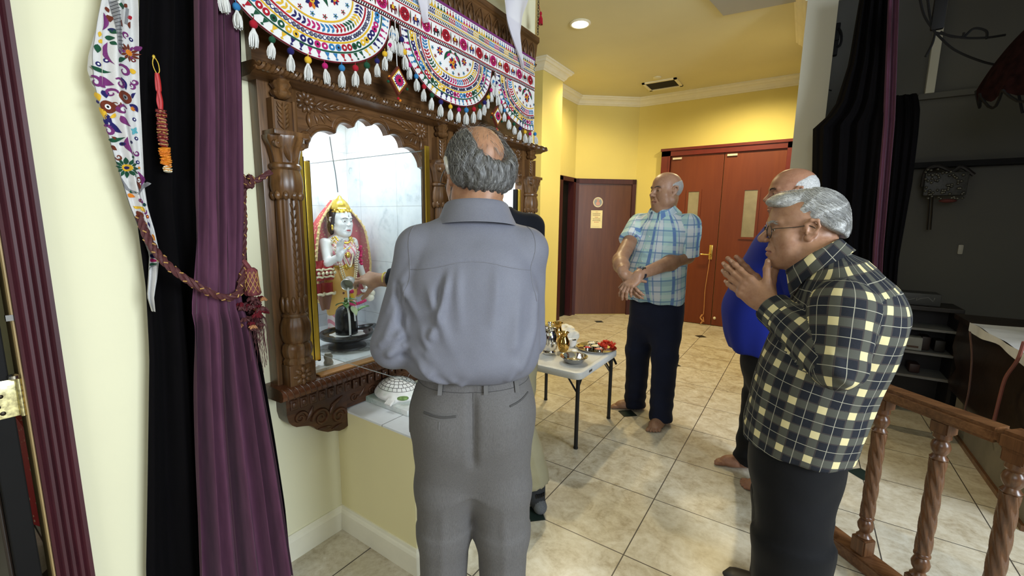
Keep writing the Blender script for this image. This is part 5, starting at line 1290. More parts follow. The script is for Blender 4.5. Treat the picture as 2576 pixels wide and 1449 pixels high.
# ================================================================ man in the aqua plaid shirt
def plaid_man():
    T = thing('person', 'bald person in aqua and blue plaid shirt and dark jeans, hands crossed, barefoot', 'person', (-.80, 3.10, 0))
    f = nrm((-.30, -.955, 0)); l = np.cross(u3, f); o = V3(-.83, 3.10, 0); K = lambda a, b, z: o+l*a+f*b+u3*z
    hd = Head(at(1676, 481, 2.985), nrm((-.60, -.80, -.03)), u3, 1.07)
    shL, shR = K(.190, -.02, 1.405), K(-.190, -.01, 1.405)
    elL, elR = at(1728, 645, 2.93), at(1560, 655, 2.90)
    wrL, wrR = at(1606, 692, 2.66), at(1568, 688, 2.70)
    d = Sdf(); hd.build(d, fat=.010, jowl=.012, detail=True); nb = K(0, -.01, 1.46)
    d.cap(hd.L(0, -.03, -.05), nb, .058, .066, .03); d.cap(hd.L(0, .012, -.082), K(0, .03, 1.45), .036, .046, .025); d.cap(nb, K(0, 0, .9), .07, .09, .04)
    for s, e, w in ((shL, elL, wrL), (shR, elR, wrR)):
        d.cap(nb, s, .05, .045, .03); d.cap(s, e, .056, .046, .02); d.cap(e, e*.62+w*.38, .049, .048, .02); d.cap(e*.62+w*.38, w, .047, .031, .03)
    hl = nrm(wrL-elL)
    hand(d, wrL, nrm(hl*.75-u3*.55+V3(-.2, 0, 0)), nrm(f+u3*.25), False, [(22, 25, 15), (26, 28, 15), (30, 30, 15), (34, 30, 15)], (4, 0, -4, -8), dict(out=28, down=10, bend=(10, 15)), 1.05)
    hand(d, wrR+f*-.012, nrm(-u3*.80+l*.55+f*.02), nrm(f-l*.2), True, [(12, 16, 10), (14, 18, 10), (16, 20, 10), (20, 22, 12)], (7, 2, -3, -9), dict(out=30, down=15, bend=(10, 15)), 1.05)
    ank = [V3(-.725, 2.995, .09), V3(-.955, 3.14, .09)]; kn = [K(.11, .03, .48), K(-.11, .03, .48)]; hp = [K(.09, 0, .84), K(-.09, 0, .84)]
    fd = [(-.06, -1), (-.90, -.42)]
    for q in range(2): d.cap(K(0, 0, .9), hp[q], .08, .08); d.cap(hp[q], kn[q], .06, .05); d.cap(kn[q], ank[q], .05, .04); foot(d, ank[q], fd[q], 1.02, q == 0)
    V, Q = d.mesh(.010, [(hd.c-.15, hd.c+.15, .0032), (at(1575, 700, 2.68)-.12, at(1575, 700, 2.68)+.12, .004), (V3(-1.2, 2.8, 0), V3(-.6, 3.3, .10), .006)])
    hc = hd.L(0, .090, -.069)
    body = to_obj('body', V, Q, [SK_P, LIP], T, lambda P: lump(P, 95, 4)*.0006, lambda C: ((((C-hc)@hd.R.T/hd.sc/np.array([.026, .016, .0105]))**2).sum(1) < 1).astype(int))
    hd.eyes(T, (.1, 1, -.05)); hd.brows(T, H_grey[:2], 50, 4, 1.2, d)
    h = Sdf(); E = lambda c, r, k=.01, op='u': h.ell(hd.L(*c), hd.rr(*r), hd.R, k, op)
    E((0, -.016, .028), (.0785, .0985, .084)); h.half(hd.L(0, 0, .050), nrm(hd.u+hd.f*.25), .01); h.half(hd.L(0, .022, 0), hd.f, .01); h.half(hd.L(0, 0, -.058), -hd.u, .01)
    for q in (1, -1): h.cap(hd.L(q*.085, .04, -.01), hd.L(q*.088, -.006, -.010), .034, .028, .006, 's')
    V, Q = h.mesh(.006); to_obj('hair', V, Q, [plain('short_grey_hair', (.30, .29, .28), .6, var=.3, ns=220, bump=.6, bs=400)], T, lambda P: lump(P, 300, 3)*.0008)
    s = Sdf()
    s.loft([(.865, .195, .155, .01), (.93, .202, .172, .03), (1.02, .207, .186, .045), (1.10, .205, .185, .045), (1.20, .200, .165, .03), (1.30, .198, .142, .012), (1.38, .185, .122, .0), (1.43, .15, .10, -.008), (1.47, .10, .086, -.012), (1.50, .076, .074, -.012)], l, f, u3, .02, org=o, ex=2.25)
    for sh, el in ((shL, elL), (shR, elR)):
        ax = nrm(el-sh); s.cap(K(0, -.01, 1.43), sh, .068, .066, .035); s.cap(sh, sh+ax*.08, .074, .076, .02); s.cone(sh+ax*.02, sh+ax*.215, .076, .079, .012)
    V, Q = s.mesh(.0052)
    def dsp(P):
        v = lump(P, 22, 41)*.004+lump(P, 60, 3)*.001
        for k in range(4): v += ridge(P, [K(.17-.02*k, .12, 1.32-.03*k), K(.08-.03*k, .16, 1.20-.04*k), K(-.05, .18, 1.10-.05*k)], .012, .005)
        for k in range(3): v += ridge(P, [K(-.17, .10, 1.30-.05*k), K(-.08, .17, 1.24-.05*k), K(.02, .19, 1.2-.05*k)], .012, .004)
        v += np.clip((1.0-P[:, 2])/.15, 0, 1)*np.sin(np.arctan2((P-o)@f, (P-o)@l)*8)*.005
        return v
    shirt = to_obj('shirt', V, Q, [M_madr], T, dsp, uv=bone_uv([([K(0, 0, .86), K(0, .03, 1.1), K(0, 0, 1.5)], .19, tuple(l), (1, .85), 0), ([shL+u3*.02, elL], .074, tuple(f), None, .03), ([shR+u3*.02, elR], .074, tuple(f), None, .03)]))
    collar(K(0, .0, 1.482), l, nrm(f-u3*.30), nrm(u3+f*.30), .074, .074, .034, .052, .38, M_madr, T, point=.05, flare=.038)
    bw = plain('pearl_button', (.6, .66, .68), .3)
    pl_ = seam('placket', s, [K(-.012, .13, 1.40), K(-.012, .17, 1.28), K(-.012, .21, 1.15), K(-.012, .23, 1.04), K(-.012, .20, .92)], .0016, plain('aqua_seam', (.28, .42, .46)), shirt, dsp)
    for z in (1.34, 1.25, 1.15, 1.05): p = snap(s, K(.004, .2, z), dsp); b = MB(); b.ball(p, (.006, .003, .006), 10, 6); b.build('button', bw, shirt)
    # wrist watch and ring
    ax = nrm(elL-wrL); w = wrL+ax*.015
    b = MB(); b.lathe([(.0335, 0), (.0355, .003), (.0355, .021), (.0335, .024)], w, 28, axis=ax, mod=lambda t_, h_: 1.0); wt = b.build('watch', plain('watch_strap', (.012, .012, .02), .5), T)
    dn = nrm(f*.95+u3*.45); dn = nrm(dn-ax*(dn@ax)); sd = np.cross(ax, dn); c = w+ax*.012+dn*.037
    def plate(b, hx, hy, t0, t1):
        vs = [c+sd*x+ax*y+dn*t_ for t_ in (t0, t1) for x, y in ((-hx, -hy), (hx, -hy), (hx, hy), (-hx, hy))]
        b.add(vs, [(0, 3, 2, 1), (4, 5, 6, 7), (0, 1, 5, 4), (1, 2, 6, 5), (2, 3, 7, 6), (3, 0, 4, 7)])
    b = MB(); plate(b, .021, .018, -.004, .006); b.build('case', M_steel, wt, False)
    b = MB(); plate(b, .0175, .0148, .006, .0068); b.build('dial', plain('watch_dial', (.012, .014, .03), .1), wt, False)
    b = MB(); b.tube([c+dn*.0072, c+dn*.0072+ax*.009+sd*.003], .0008, 4); b.tube([c+dn*.0072, c+dn*.0072+sd*.010-ax*.004], .0008, 4); b.build('watch_hand', plain('watch_hand_white', (.8, .8, .8)), wt)
    trousers(T, o, l, f, hp, kn, ank, .172, .135, .090, .082, .93, fabric('dark_jeans', (.010, .013, .030), .8, .2, 600, .3), .03, .003, 9, .095, .011, stack=.002)
    return T
plaid_man()
# ================================================================ man in the blue shirt behind the elderly man
def blue_man():
    T = thing('person', 'bald barefoot person in royal blue shirt and black trousers behind the elderly person', 'person', (-.08, 2.58, 0))
    f = nrm((-.98, -.12, 0)); l = np.cross(u3, f); o = V3(-.085, 2.58, 0); K = lambda a, b, z: o+l*a+f*b+u3*z
    hd = Head(at(1992, 487, 2.235), nrm((-.95, -.30, -.05)), u3, 1.06)
    shL, shR = K(.185, -.0, 1.33), K(-.185, 0, 1.34); elL, elR = K(.215, -.10, 1.06), K(-.225, -.08, 1.05); wrL, wrR = K(.215, -.08, .81), K(-.235, -.04, .80)
    d = Sdf(); hd.build(d, fat=.006, jowl=.006); nb = K(0, .0, 1.42)
    d.cap(hd.L(0, -.03, -.05), nb, .060, .068, .03); d.cap(nb, K(0, 0, .85), .07, .08, .04)
    for s, e, w in ((shL, elL, wrL), (shR, elR, wrR)): d.cap(nb, s, .05, .04, .03); d.cap(s, e, .046, .042); d.cap(e, w, .042, .029)
    hand(d, wrL, nrm(-u3+f*.1), nrm(l+f*.2), False, [(20, 25, 15)]*4); hand(d, wrR, nrm(-u3+f*.1), nrm(-l+f*.2), True, [(20, 25, 15)]*4)
    ank = [V3(.0, 2.475, .09), V3(-.150, 2.715, .09)]; kn = [V3(-.03, 2.50, .46), V3(-.12, 2.69, .46)]; hp = [K(.085, 0, .80), K(-.085, 0, .80)]
    for q in range(2): d.cap(K(0, 0, .85), hp[q], .08, .08); d.cap(hp[q], kn[q], .06, .05); d.cap(kn[q], ank[q], .05, .038); foot(d, ank[q], [(-.9, .25), (-.95, -.25)][q], 1, q == 0)
    V, Q = d.mesh(.011, [(hd.c-.14, hd.c+.14, .004), (V3(-.4, 2.3, 0), V3(.15, 2.9, .10), .006)])
    body = to_obj('body', V, Q, [SK_B], T, lambda P: lump(P, 95, 4)*.0006)
    hd.eyes(T); hd.brows(T, H_grey[:1], 50, 4, 1.4, d)
    h = Sdf(); E = lambda c, r, k=.01: h.ell(hd.L(*c), hd.rr(*r), hd.R, k)
    E((0, -.016, .028), (.0785, .0985, .084)); h.half(hd.L(0, 0, .055), nrm(hd.u+hd.f*.45), .01); h.half(hd.L(0, .012, 0), hd.f, .01); h.half(hd.L(0, 0, -.058), -hd.u, .01)
    V, Q = h.mesh(.006); to_obj('hair', V, Q, [plain('cropped_white_hair', (.42, .42, .42), .6, var=.35, ns=220, bump=.6, bs=400)], T, lambda P: lump(P, 300, 3)*.0008)
    s = Sdf(); s.loft([(.755, .195, .165, .03), (.86, .20, .188, .05), (.98, .203, .195, .055), (1.10, .20, .178, .045), (1.22, .195, .15, .025), (1.32, .18, .122, .01), (1.375, .14, .10, .0), (1.415, .095, .08, 0), (1.435, .078, .072, 0)], l, f, u3, .02, org=o, ex=2.2)
    for sh, el in ((shL, elL), (shR, elR)): ax = nrm(el-sh); s.cap(K(0, 0, 1.36), sh, .066, .064, .035); s.cone(sh, sh+ax*.24, .070, .076, .02)
    V, Q = s.mesh(.011)
    to_obj('shirt', V, Q, [fabric('royal_blue_cloth', (.010, .019, .20), .8, .12, 700, .3)], T, lambda P: lump(P, 24, 5)*.004+np.clip((1.1-P[:, 2])/.3, 0, 1)*np.sin(np.arctan2((P-o)@f, (P-o)@l)*9)*.005)
    trousers(T, o, l, f, hp, kn, ank, .17, .13, .082, .075, .86, fabric('black_track_trousers', (.010, .010, .011), .75, .2, 700, .3), .035, .002, 13, .092, .011, stack=.005)
blue_man()
# ================================================================ man reaching into the shrine
def pouring_man():
    T = thing('person', 'person in navy jacket and khaki trousers reaching into the shrine, mostly hidden', 'person', (-1.13, 1.62, 0))
    f = nrm((-.86, .50, 0)); l = np.cross(u3, f); o = V3(-1.148, 1.603, 0); K = lambda a, b, z: o+l*a+f*b+u3*z
    hd = Head(at(1205, 470, 2.03), nrm((-.95, -.05, -.25)), u3, .98)
    shL, shR = K(.185, .06, 1.37), K(-.180, .02, 1.385)
    wr = at(957, 704, 1.94); cup = at(874, 716, 2.02)
    elL = shL*.47+wr*.53+V3(.05, -.02, -.09); elR = K(-.22, .06, 1.10); wrR = K(-.10, .24, 1.05)
    d = Sdf(); hd.build(d); nb = K(0, .06, 1.43); d.cap(hd.L(0, -.03, -.05), nb, .056, .06, .03); d.cap(nb, K(0, 0, .9), .07, .08, .04)
    for s, e, w in ((shL, elL, wr), (shR, elR, wrR)): d.cap(nb, s, .05, .04, .03); d.cap(s, e, .044, .040); d.cap(e, w, .038, .027)
    fw = nrm(cup-wr)
    hand(d, wr, nrm(fw+u3*.22), nrm(u3*.75+V3(.25, -.55, 0)), True, [(16, 30, 22), (18, 34, 24), (26, 40, 26), (34, 46, 28)], (4, 1, -3, -7), dict(out=34, down=34, bend=(4, -6)), .98)
    hand(d, wrR, nrm(l*.8+f*.4), f, True, [(30, 30, 20)]*4)
    ank = [V3(-1.185, 1.535, .09), V3(-.985, 1.700, .09)]; kn = [K(.10, 0, .46), K(-.095, 0, .46)]; hp = [K(.085, 0, .82), K(-.085, 0, .82)]
    for q in range(2): d.cap(K(0, 0, .9), hp[q], .08, .08); d.cap(hp[q], kn[q], .06, .05); d.cap(kn[q], ank[q], .045, .035)
    hm = at(910, 712, 1.97)
    V, Q = d.mesh(.011, [(hm-.11, hm+.11, .003)])
    to_obj('body', V, Q, [SK_G], T, lambda P: lump(P, 95, 4)*.0008)
    hd.eyes(T)
    h = Sdf(); h.ell(hd.L(0, -.018, .034), hd.rr(.080, .10, .088), hd.R); h.half(hd.L(0, .04, .05), nrm(hd.f-hd.u*.4)); h.half(hd.L(0, 0, -.06), -hd.u); V, Q = h.mesh(.007); to_obj('hair', V, Q, [H_grey[0]], T, lambda P: lump(P, 200, 3)*.001)
    s = Sdf(); s.loft([(.88, .185, .14, 0), (1.0, .19, .15, .0), (1.15, .19, .145, .01), (1.28, .188, .13, .03), (1.37, .16, .105, .05), (1.42, .11, .085, .06), (1.47, .078, .075, .06)], l, f, u3, .02, org=o)
    for sh, e, w in ((shL, elL, wr), (shR, elR, wrR)): s.cap(K(0, .05, 1.41), sh, .068, .056, .03); s.cap(sh, e, .062, .054, .02); s.cone(e, e*.25+w*.75, .054, .044, .015)
    V, Q = s.mesh(.011); to_obj('jacket', V, Q, [fabric('navy_jacket', (.006, .007, .011), .85, .2, 700, .3)], T, lambda P: lump(P, 22, 15)*.004)
    trousers(T, o, l, f, hp, kn, ank, .170, .13, .088, .080, .93, fabric('khaki_cotton', (.34, .31, .20), .85, .1, 700, .3), .13, .005, 33, .094, .011, stack=.002)
    for q, (a, lf) in enumerate(zip(ank, (True, False))):
        e = Sdf(); L = foot(e, a+u3*.03, f, 1.05, lf, False); e.cap(a+u3*.10, a, .042, .046, .02); V, Q = e.mesh(.006)
        heel = L(0, -.075, .03); toe = L(0, .13, .02)
        to_obj('sock', V, Q, [plain('dark_grey_sock', (.022, .024, .028), .9, var=.25, ns=300), plain('grey_heel', (.11, .115, .125), .9, var=.3, ns=300), plain('black_stripe', (.006, .006, .007))], T, None, lambda C, h_=heel, t_=toe: np.where((np.linalg.norm(C-h_, axis=1) < .045) | (np.linalg.norm(C-t_, axis=1) < .05), 1, 0))
    # sock lettering band: dark upright bars
    b = MB(); a = ank[1]
    for k in range(5):
        t_ = (k-2)*.010; p = V3(a[0], a[1], .095)-f*.052*math.cos(t_/.05)-l*(t_); b.box(p[0]-.003, p[0]+.003, p[1]-.003, p[1]+.003, .085, .105)
    b.build('sock_mark', plain('sock_mark_black', (.005, .005, .006)), T)
    ax = nrm(wr-elL); b = MB(); c = wr-ax*.030
    b.lathe([(.031, 0), (.034, .003), (.034, .006), (.031, .009)], c, 28, axis=ax); b.build('bracelet', plain('yellow_thread', (.62, .48, .06), .6), T)
    b = MB(); b.lathe([(.031, -.008), (.034, -.006), (.034, -.002), (.031, 0)], c-ax*.006, 28, axis=ax); b.build('bracelet', plain('dark_bead_band', (.03, .025, .02), .4), T)
    return cup, wr
CUP, WRI = pouring_man()
# ================================================================ HANGINGS
def onx(px, py, X):
    d = ray(px, py); return CAM+d*((X-CAM[0])/d[0])
PAL = dict(white=(.74, .73, .72), red=(.36, .012, .025), magenta=(.42, .015, .13), yellow=(.66, .40, .03), navy=(.018, .015, .10), green=(.012, .07, .035), blue=(.03, .17, .38), maroon=(.11, .008, .014), black=(.012, .011, .014), silver=(.55, .57, .60), orange=(.62, .20, .02), purple=(.16, .03, .14), grey=(.22, .22, .23), brown=(.14, .03, .015), cyan=(.10, .36, .42))
PN = list(PAL); PM = [fabric('thread_'+k, PAL[k], .8, .1, 600, .3) for k in PN]; PM[PN.index('silver')] = plain('mirror_disc', PAL['silver'], .12, .9)
class Emb:
    # flat embroidery laid on a hanging cloth whose face is x = X(y, z)
    def __init__(s, X): s.X = X; s.b = MB(); s.lay = 0
    def P(s, y, z, k): return (s.X(y, z)+.0012+.0007*k, y, z)
    def poly(s, pts, col, k=1): s.b.add([s.P(y, z, k) for y, z in pts], [tuple(range(len(pts)))], PN.index(col))
    def disc(s, y, z, r, col, k=1, n=14, sy=1.0): s.poly([(y+r*sy*cos(2*pi*i/n), z+r*sin(2*pi*i/n)) for i in range(n)], col, k)
    def strip(s, pts, w, col, k=1):
        P = [np.array(p, float) for p in pts]; vs = []
        for i, p in enumerate(P):
            d = P[min(i+1, len(P)-1)]-P[max(i-1, 0)]; d = d/max(1e-9, np.hypot(*d)); n = np.array([-d[1], d[0]])
            ww = w[i] if hasattr(w, '__len__') else w
            vs += [s.P(*(p+n*ww/2), k), s.P(*(p-n*ww/2), k)]
        s.b.add(vs, [(2*i, 2*i+1, 2*i+3, 2*i+2) for i in range(len(P)-1)], PN.index(col))
    def leaf(s, p, q, w, col, k=1, bend=0):
        p, q = np.array(p, float), np.array(q, float); d = q-p; L = np.hypot(*d); n = np.array([-d[1], d[0]])/max(L, 1e-9)
        A = [p+d*t+n*(w*sin(pi*t**.8)+bend*L*4*t*(1-t)) for t in np.linspace(0, 1, 8)]; B = [p+d*t+n*(-w*sin(pi*t**.8)+bend*L*4*t*(1-t)) for t in np.linspace(1, 0, 8)[1:-1]]
        s.poly([tuple(x) for x in A+B], col, k)
    def flower(s, y, z, r, n, col, cen, k=1, cen2=None, w=.22):
        for i in range(n):
            a = 2*pi*i/n; s.leaf((y+r*.3*cos(a), z+r*.3*sin(a)), (y+r*cos(a), z+r*sin(a)), r*w, col if isinstance(col, str) else col[i % len(col)], k)
        s.disc(y, z, r*.34, cen, k+1)
        if cen2: s.disc(y, z, r*.15, cen2, k+2)
    def drape(s, name, mats, parent, step=.006):
        # cut the embroidery fine enough to follow the folds of the cloth
        me = bpy.data.meshes.new('t'); me.from_pydata(s.b.v, [], s.b.f); me.materials.clear()
        me.polygons.foreach_set('material_index', s.b.mi); bm = bmesh.new(); bm.from_mesh(me); la = bm.verts.layers.float.new('lift')
        for f_, m_ in zip(bm.faces, s.b.mi): f_.material_index = m_
        for v in bm.verts: v[la] = v.co.x-s.X(v.co.y, v.co.z)
        bmesh.ops.triangulate(bm, faces=list(bm.faces))
        for _ in range(6):
            E_ = [e_ for e_ in bm.edges if (e_.verts[0].co-e_.verts[1].co).yz.length > step]
            if not E_: break
            bmesh.ops.subdivide_edges(bm, edges=E_, cuts=1, use_grid_fill=False); bmesh.ops.triangulate(bm, faces=[f_ for f_ in bm.faces if len(f_.verts) > 3])
            for v in bm.verts: v.co.x = s.X(v.co.y, v.co.z)+v[la]
        bm.verts.index_update(); q = MB(); q.v = [tuple(v.co) for v in bm.verts]; q.f = [tuple(v.index for v in f_.verts) for f_ in bm.faces]; q.mi = [f_.material_index for f_ in bm.faces]; bm.free(); bpy.data.meshes.remove(me)
        return q.build(name, mats, parent, False)
    def swirl(s, y, z, r, a0, dirn, col, k=1, turns=1.1, w=.5):
        P, Wd = [], []
        for i in range(15):
            t = i/14; a = a0+dirn*2*pi*turns*t; q = r*(1-.75*t); P.append((y+q*cos(a), z+q*sin(a))); Wd.append(max(.0006, r*w*(1-t)**.7*(.35+.65*min(1, t*4))))
        s.strip(P, Wd, col, k)
# ---------------------------------------------------------------- embroidered valance
VX = lambda y, z: -1.500+.004*sin(11*y+1)*max(0, min(1, (2.40-z)/.2))+.0025*sin(31*y)*max(0, min(1, (2.40-z)/.3))
va = thing('embroidered_valance', 'white embroidered valance with scalloped edge and coloured pompoms on the shrine beam', 'valance', (-1.50, 1.5, 2.41))
VY0, VY1, ZB, ZT = .60, 2.462, 2.222, 2.412
SCAL = [(.965, .345, .252), (1.690, .328, .250), (2.372, .328, .250)]
b = MB()
def cloth(b, pts_rows, th=.0022):
    # rows of (y, z) points -> thin two-sided cloth
    n = len(pts_rows[0]); m = len(pts_rows)
    vs = [(VX(y, z)+s, y, z) for s in (0, -th) for row in pts_rows for y, z in row]; o = n*m
    fs = [(j*n+i, j*n+i+1, (j+1)*n+i+1, (j+1)*n+i) for j in range(m-1) for i in range(n-1)]
    b.add(vs, fs+[tuple(q+o for q in f)[::-1] for f in fs])
cloth(b, [[(y, z) for y in np.linspace(VY0, VY1, 90)] for z in np.linspace(ZT, ZB, 6)])
def sy_clip(y): return min(y, VY1)
for c, w, D in SCAL:
    rows = [[(sy_clip(c+w*cos(t)), ZB-D*sin(t)*q) for t in np.linspace(pi, 0, 48)] for q in np.linspace(0, 1, 12)]
    cloth(b, rows)
b.build('cloth', PM[0], va)
e = Emb(VX)
C6 = ['blue', 'magenta', 'navy', 'yellow', 'green', 'red']
def inb(y): return VY0+.004 < y < VY1-.004
e.strip([(y, 2.407) for y in np.linspace(VY0, VY1, 70)], .012, 'purple')
k = 0; y = VY0+.012
while inb(y):
    col = C6[(k//3) % 6]; e.poly([(y-.0075, 2.373), (y+.0075, 2.373), (y, 2.390)], col); e.disc(y, 2.393, .0032, col, 1, 6); k += 1; y += .0205
for z, col in ((2.370, 'yellow'), (2.333, 'yellow'), (2.309, 'red'), (2.240, 'red'), (2.2235, 'maroon')): e.strip([(y, z) for y in np.linspace(VY0, VY1, 70)], .0045, col)
k = 0; y = VY0+.01
while inb(y):
    col = C6[(k//4) % 6]
    for s in (1, -1): e.leaf((y, 2.352), (y+.010, 2.352+s*.0135), .0032, col)
    k += 1; y += .0115
for zc in (2.321, 2.231):
    k = 0; y = VY0+.006
    while inb(y+.006):
        e.poly([(y, zc-.006), (y+.005, zc-.006), (y+.011, zc+.006), (y+.006, zc+.006)], 'black'); y += .0105
e.strip([(y, 2.2745) for y in np.linspace(VY0, VY1, 70)], .062, 'white', .3)
def elephant(y, z, s, body, cloth_):
    e.poly([(y+s*a, z+s*c) for a, c in [(-.9, -.1), (-.85, .35), (-.4, .55), (.25, .5), (.5, .62), (.85, .45), (.95, .1), (1.0, -.5), (.85, -.85), (.8, -.4), (.62, -.1), (.55, -.25), (.55, -.95), (.25, -.95), (.22, -.35), (-.3, -.35), (-.35, -.95), (-.68, -.95), (-.7, -.2), (-.95, -.6)]], body, 1)
    e.poly([(y+s*a, z+s*c) for a, c in [(-.45, .6), (.15, .6), (.2, -.1), (-.5, -.1)]], cloth_, 2); e.disc(y+s*.62, z+s*.32, s*.12, 'white', 2, 6); e.leaf((y-.2*s, z+s*.6), (y-.1*s, z+s*1.15), .16*s, 'red', 2)
k = 0; y = VY0+.03
while y < VY1-.02:
    for q in (-.031, .031): e.leaf((y+q, 2.248), (y+q, 2.302), .0035, 'red' if q < 0 else 'green')
    if k % 2: elephant(y, 2.272, .021, ['navy', 'black', 'maroon'][(k//2) % 3], ['orange', 'red', 'yellow'][(k//2) % 3])
    else: e.disc(y, 2.2745, .0275, 'magenta' if (k//2) % 2 else 'red', .8, 16); e.flower(y, 2.2745, .022, 10, 'maroon', 'red', 1.2, 'white', .12)
    k += 1; y += .0635
for c, w, D in SCAL:
    pt = lambda r, t, c=c, w=w, D=D: (c+w*r*cos(t), ZB-D*r*sin(t))
    def arc(r, wd, col, k=1):
        P = [pt(r, t) for t in np.linspace(pi-.02, .02, 60) if pt(r, t)[0] < VY1-.002]
        if len(P) > 1: e.strip(P, wd, col, k)
    arc(.992, .0055, 'maroon'); arc(.86, .0055, 'green'); arc(.735, .006, 'yellow'); arc(.638, .0065, 'red'); arc(.475, .006, 'yellow')
    N = 30
    for i in range(N):
        t = pi*(i+.5)/N; y, z = pt(.97, t)
        if not inb(y): continue
        col = C6[(i//2) % 6]; dt = .030
        e.poly([pt(.875, t-dt), pt(.875, t+dt), pt(.945, t)], col); e.disc(*pt(.955, t), .0042, col, 1, 6); e.leaf(pt(.958, t-.022), pt(.958, t+.022), .0014, col)
    N = 32
    for i in range(N):
        t = pi*(i+.5)/N; y, z = pt(.797, t)
        if inb(y): e.disc(y, z, .0118, C6[(i//2) % 6]); e.disc(y, z, .0045, 'white' if i % 3 else 'black', 2, 8)
    N = 46
    for i in range(N):
        t = pi*(i+.5)/N; y, z = pt(.688, t)
        if inb(y): e.disc(y, z, .0078, 'navy', 1, 10); e.disc(y, z, .0052, 'silver' if i % 4 else 'white', 2, 10)
    N = 34
    for i in range(N):
        t = pi*(i+.5)/N
        if not inb(pt(.56, t)[0]): continue
        col = C6[(i//3+2) % 6]
        for r in (.615, .505): e.leaf(pt(.56, t), pt(r, t+.075), .0042, col)
    if c < 2.3 or True:
        for (dy, dz, r, n, cl) in ((0, -.060, .030, 10, ['navy', 'red', 'orange']), (-.085, -.028, .020, 8, ['red', 'navy']), (.085, -.028, .020, 8, ['red', 'navy'])):
            if inb(c+dy+r): e.flower(c+dy, ZB+dz, r, n, cl, 'yellow', 1, 'red')
        for s in (1, -1):
            if not inb(c+s*.05+.03): continue
            e.leaf((c+s*.015, ZB-.012), (c+s*.060, ZB-.062), .010, 'green', 1, .1*s); e.disc(c+s*.018, ZB-.012, .008, 'green', 2); e.leaf((c+s*.02, ZB-.02), (c+s*.045, ZB-.04), .006, 'magenta', 3); e.leaf((c+s*.010, ZB-.012), (c+s*.002, ZB-.018), .003, 'red', 3)
        for i in range(9):
            t = pi*(i+.8)/9.6; p = pt(.415, t)
            if inb(p[0]): e.flower(*p, .010, 5, 'red' if i % 2 else 'blue', 'green', 1)
e.b.build('embroidery', PM, va, False)
# tassels and felt balls along the scallops
def tassel_mesh():
    rs = random.Random(3); b = MB(); b.ball((0, 0, -.0045), (.0052, .0052, .0052), 10, 6)
    for i in range(26):
        a = rs.uniform(0, 2*pi); r = rs.uniform(.3, 1)*.0125; L = rs.uniform(.040, .048)
        b.tube([(.003*cos(a), .003*sin(a), -.006), (.8*r*cos(a+.1), .8*r*sin(a+.1), -.018), (r*cos(a), r*sin(a), -.032), (r*.92*cos(a), r*.92*sin(a), -.006-L)], [.0022, .0026, .0026, .0016], 4)
    return b
WT = plain('white_tassel_yarn', (.62, .62, .60), .9, var=.1, ns=60)
T0 = None; balls = {}; i0 = 0
BC = ['blue', 'magenta', 'yellow', 'navy', 'green', 'red']
rs = random.Random(9)
def put_tassel(y, z, col, drop):
    global T0
    x = VX(min(y, VY1), z)+.010
    if T0 is None:
        T0 = tassel_mesh().build('tassel', WT, None); t_ = T0
    else:
        t_ = T0.copy(); COL.objects.link(t_)
    t_.parent = va; t_.location = Vector((x, y, z-drop))-Vector(origin(va)); t_.rotation_euler = (rs.uniform(-.12, .12), rs.uniform(-.1, .1), rs.uniform(0, 6)); s = rs.uniform(.92, 1.12); t_.scale = (s, s, s)
    if col:
        if col not in balls:
            b = MB(); b.ball((0, 0, .010), (.0112, .0112, .0112), 14, 10); b.tube([(0, 0, .02), (0, 0, .030)], .0012, 5); bo = b.build('felt_ball', PM[PN.index(col)], None); balls[col] = bo
        else: bo = balls[col].copy(); COL.objects.link(bo)
        bo.parent = t_
for c, w, D in SCAL:
    N = 16
    for i in range(N):
        t = pi*(i+.5)/N*.94+.03*pi; y, z = c+w*cos(t)*1.02, ZB-D*sin(t)*1.02
        if y > VY1+.02 or y < .62: continue
        put_tassel(y, z, BC[i % 6], .024)
for g in (1.322, 2.032):
    for q in (-1, 1):
        for k in range(2): put_tassel(g+q*(.012+.010*k), ZB-.015-.05*k, None, .012)
# diamond pendants
for i, (yc, zc, r, lb) in enumerate(((1.327, 1.985, .058, 'larger diamond embroidered pendant hanging between the first two scallops'), (2.037, 1.985, .055, 'diamond embroidered pendant hanging between the right two scallops'))):
    pd = thing('diamond_pendant', lb, 'pendant', (-1.485, yc, zc), 'diamond pendants under the valance')
    f4 = lambda u, v, w_: (w_, yc+u, zc+v)
    b = MB(); b.prism([(0, r), (r*.86, 0), (0, -r), (-r*.86, 0)], f4, -1.490, -1.476); b.build('pad', PM[PN.index('brown')], pd, False)
    p = Emb(lambda y, z: -1.4755); q = r*.80
    p.poly([(yc, zc+q), (yc+q*.86, zc), (yc, zc-q), (yc-q*.86, zc)], 'yellow', 0); q *= .88
    p.poly([(yc, zc+q), (yc+q*.86, zc), (yc, zc-q), (yc-q*.86, zc)], 'white', 1); p.flower(yc, zc, r*.50, 16, 'navy', 'magenta', 2, None, .14); p.disc(yc, zc, r*.36, 'magenta', 4, 18); p.flower(yc, zc, r*.34, 12, 'red', 'black', 5, None, .08)
    p.b.build('embroidery', PM, pd, False)
    b = MB(); b.tube([(-1.484, yc, zc+r), (-1.490, yc, ZB)], .0018, 6); b.build('cord', PM[0], pd)
    for (dy, dz, c) in ((-.06, -.015, 'green'), (.06, -.02, 'green'), (0, -.07, 'red'), (-.052, .005, 'orange'), (.012, -.076, 'orange')): b = MB(); b.ball((-1.482, yc+dy*.86*r/.058, zc+dz*r/.058), (.006, .006, .006), 8, 6); b.build('bead', PM[PN.index(c)], pd)
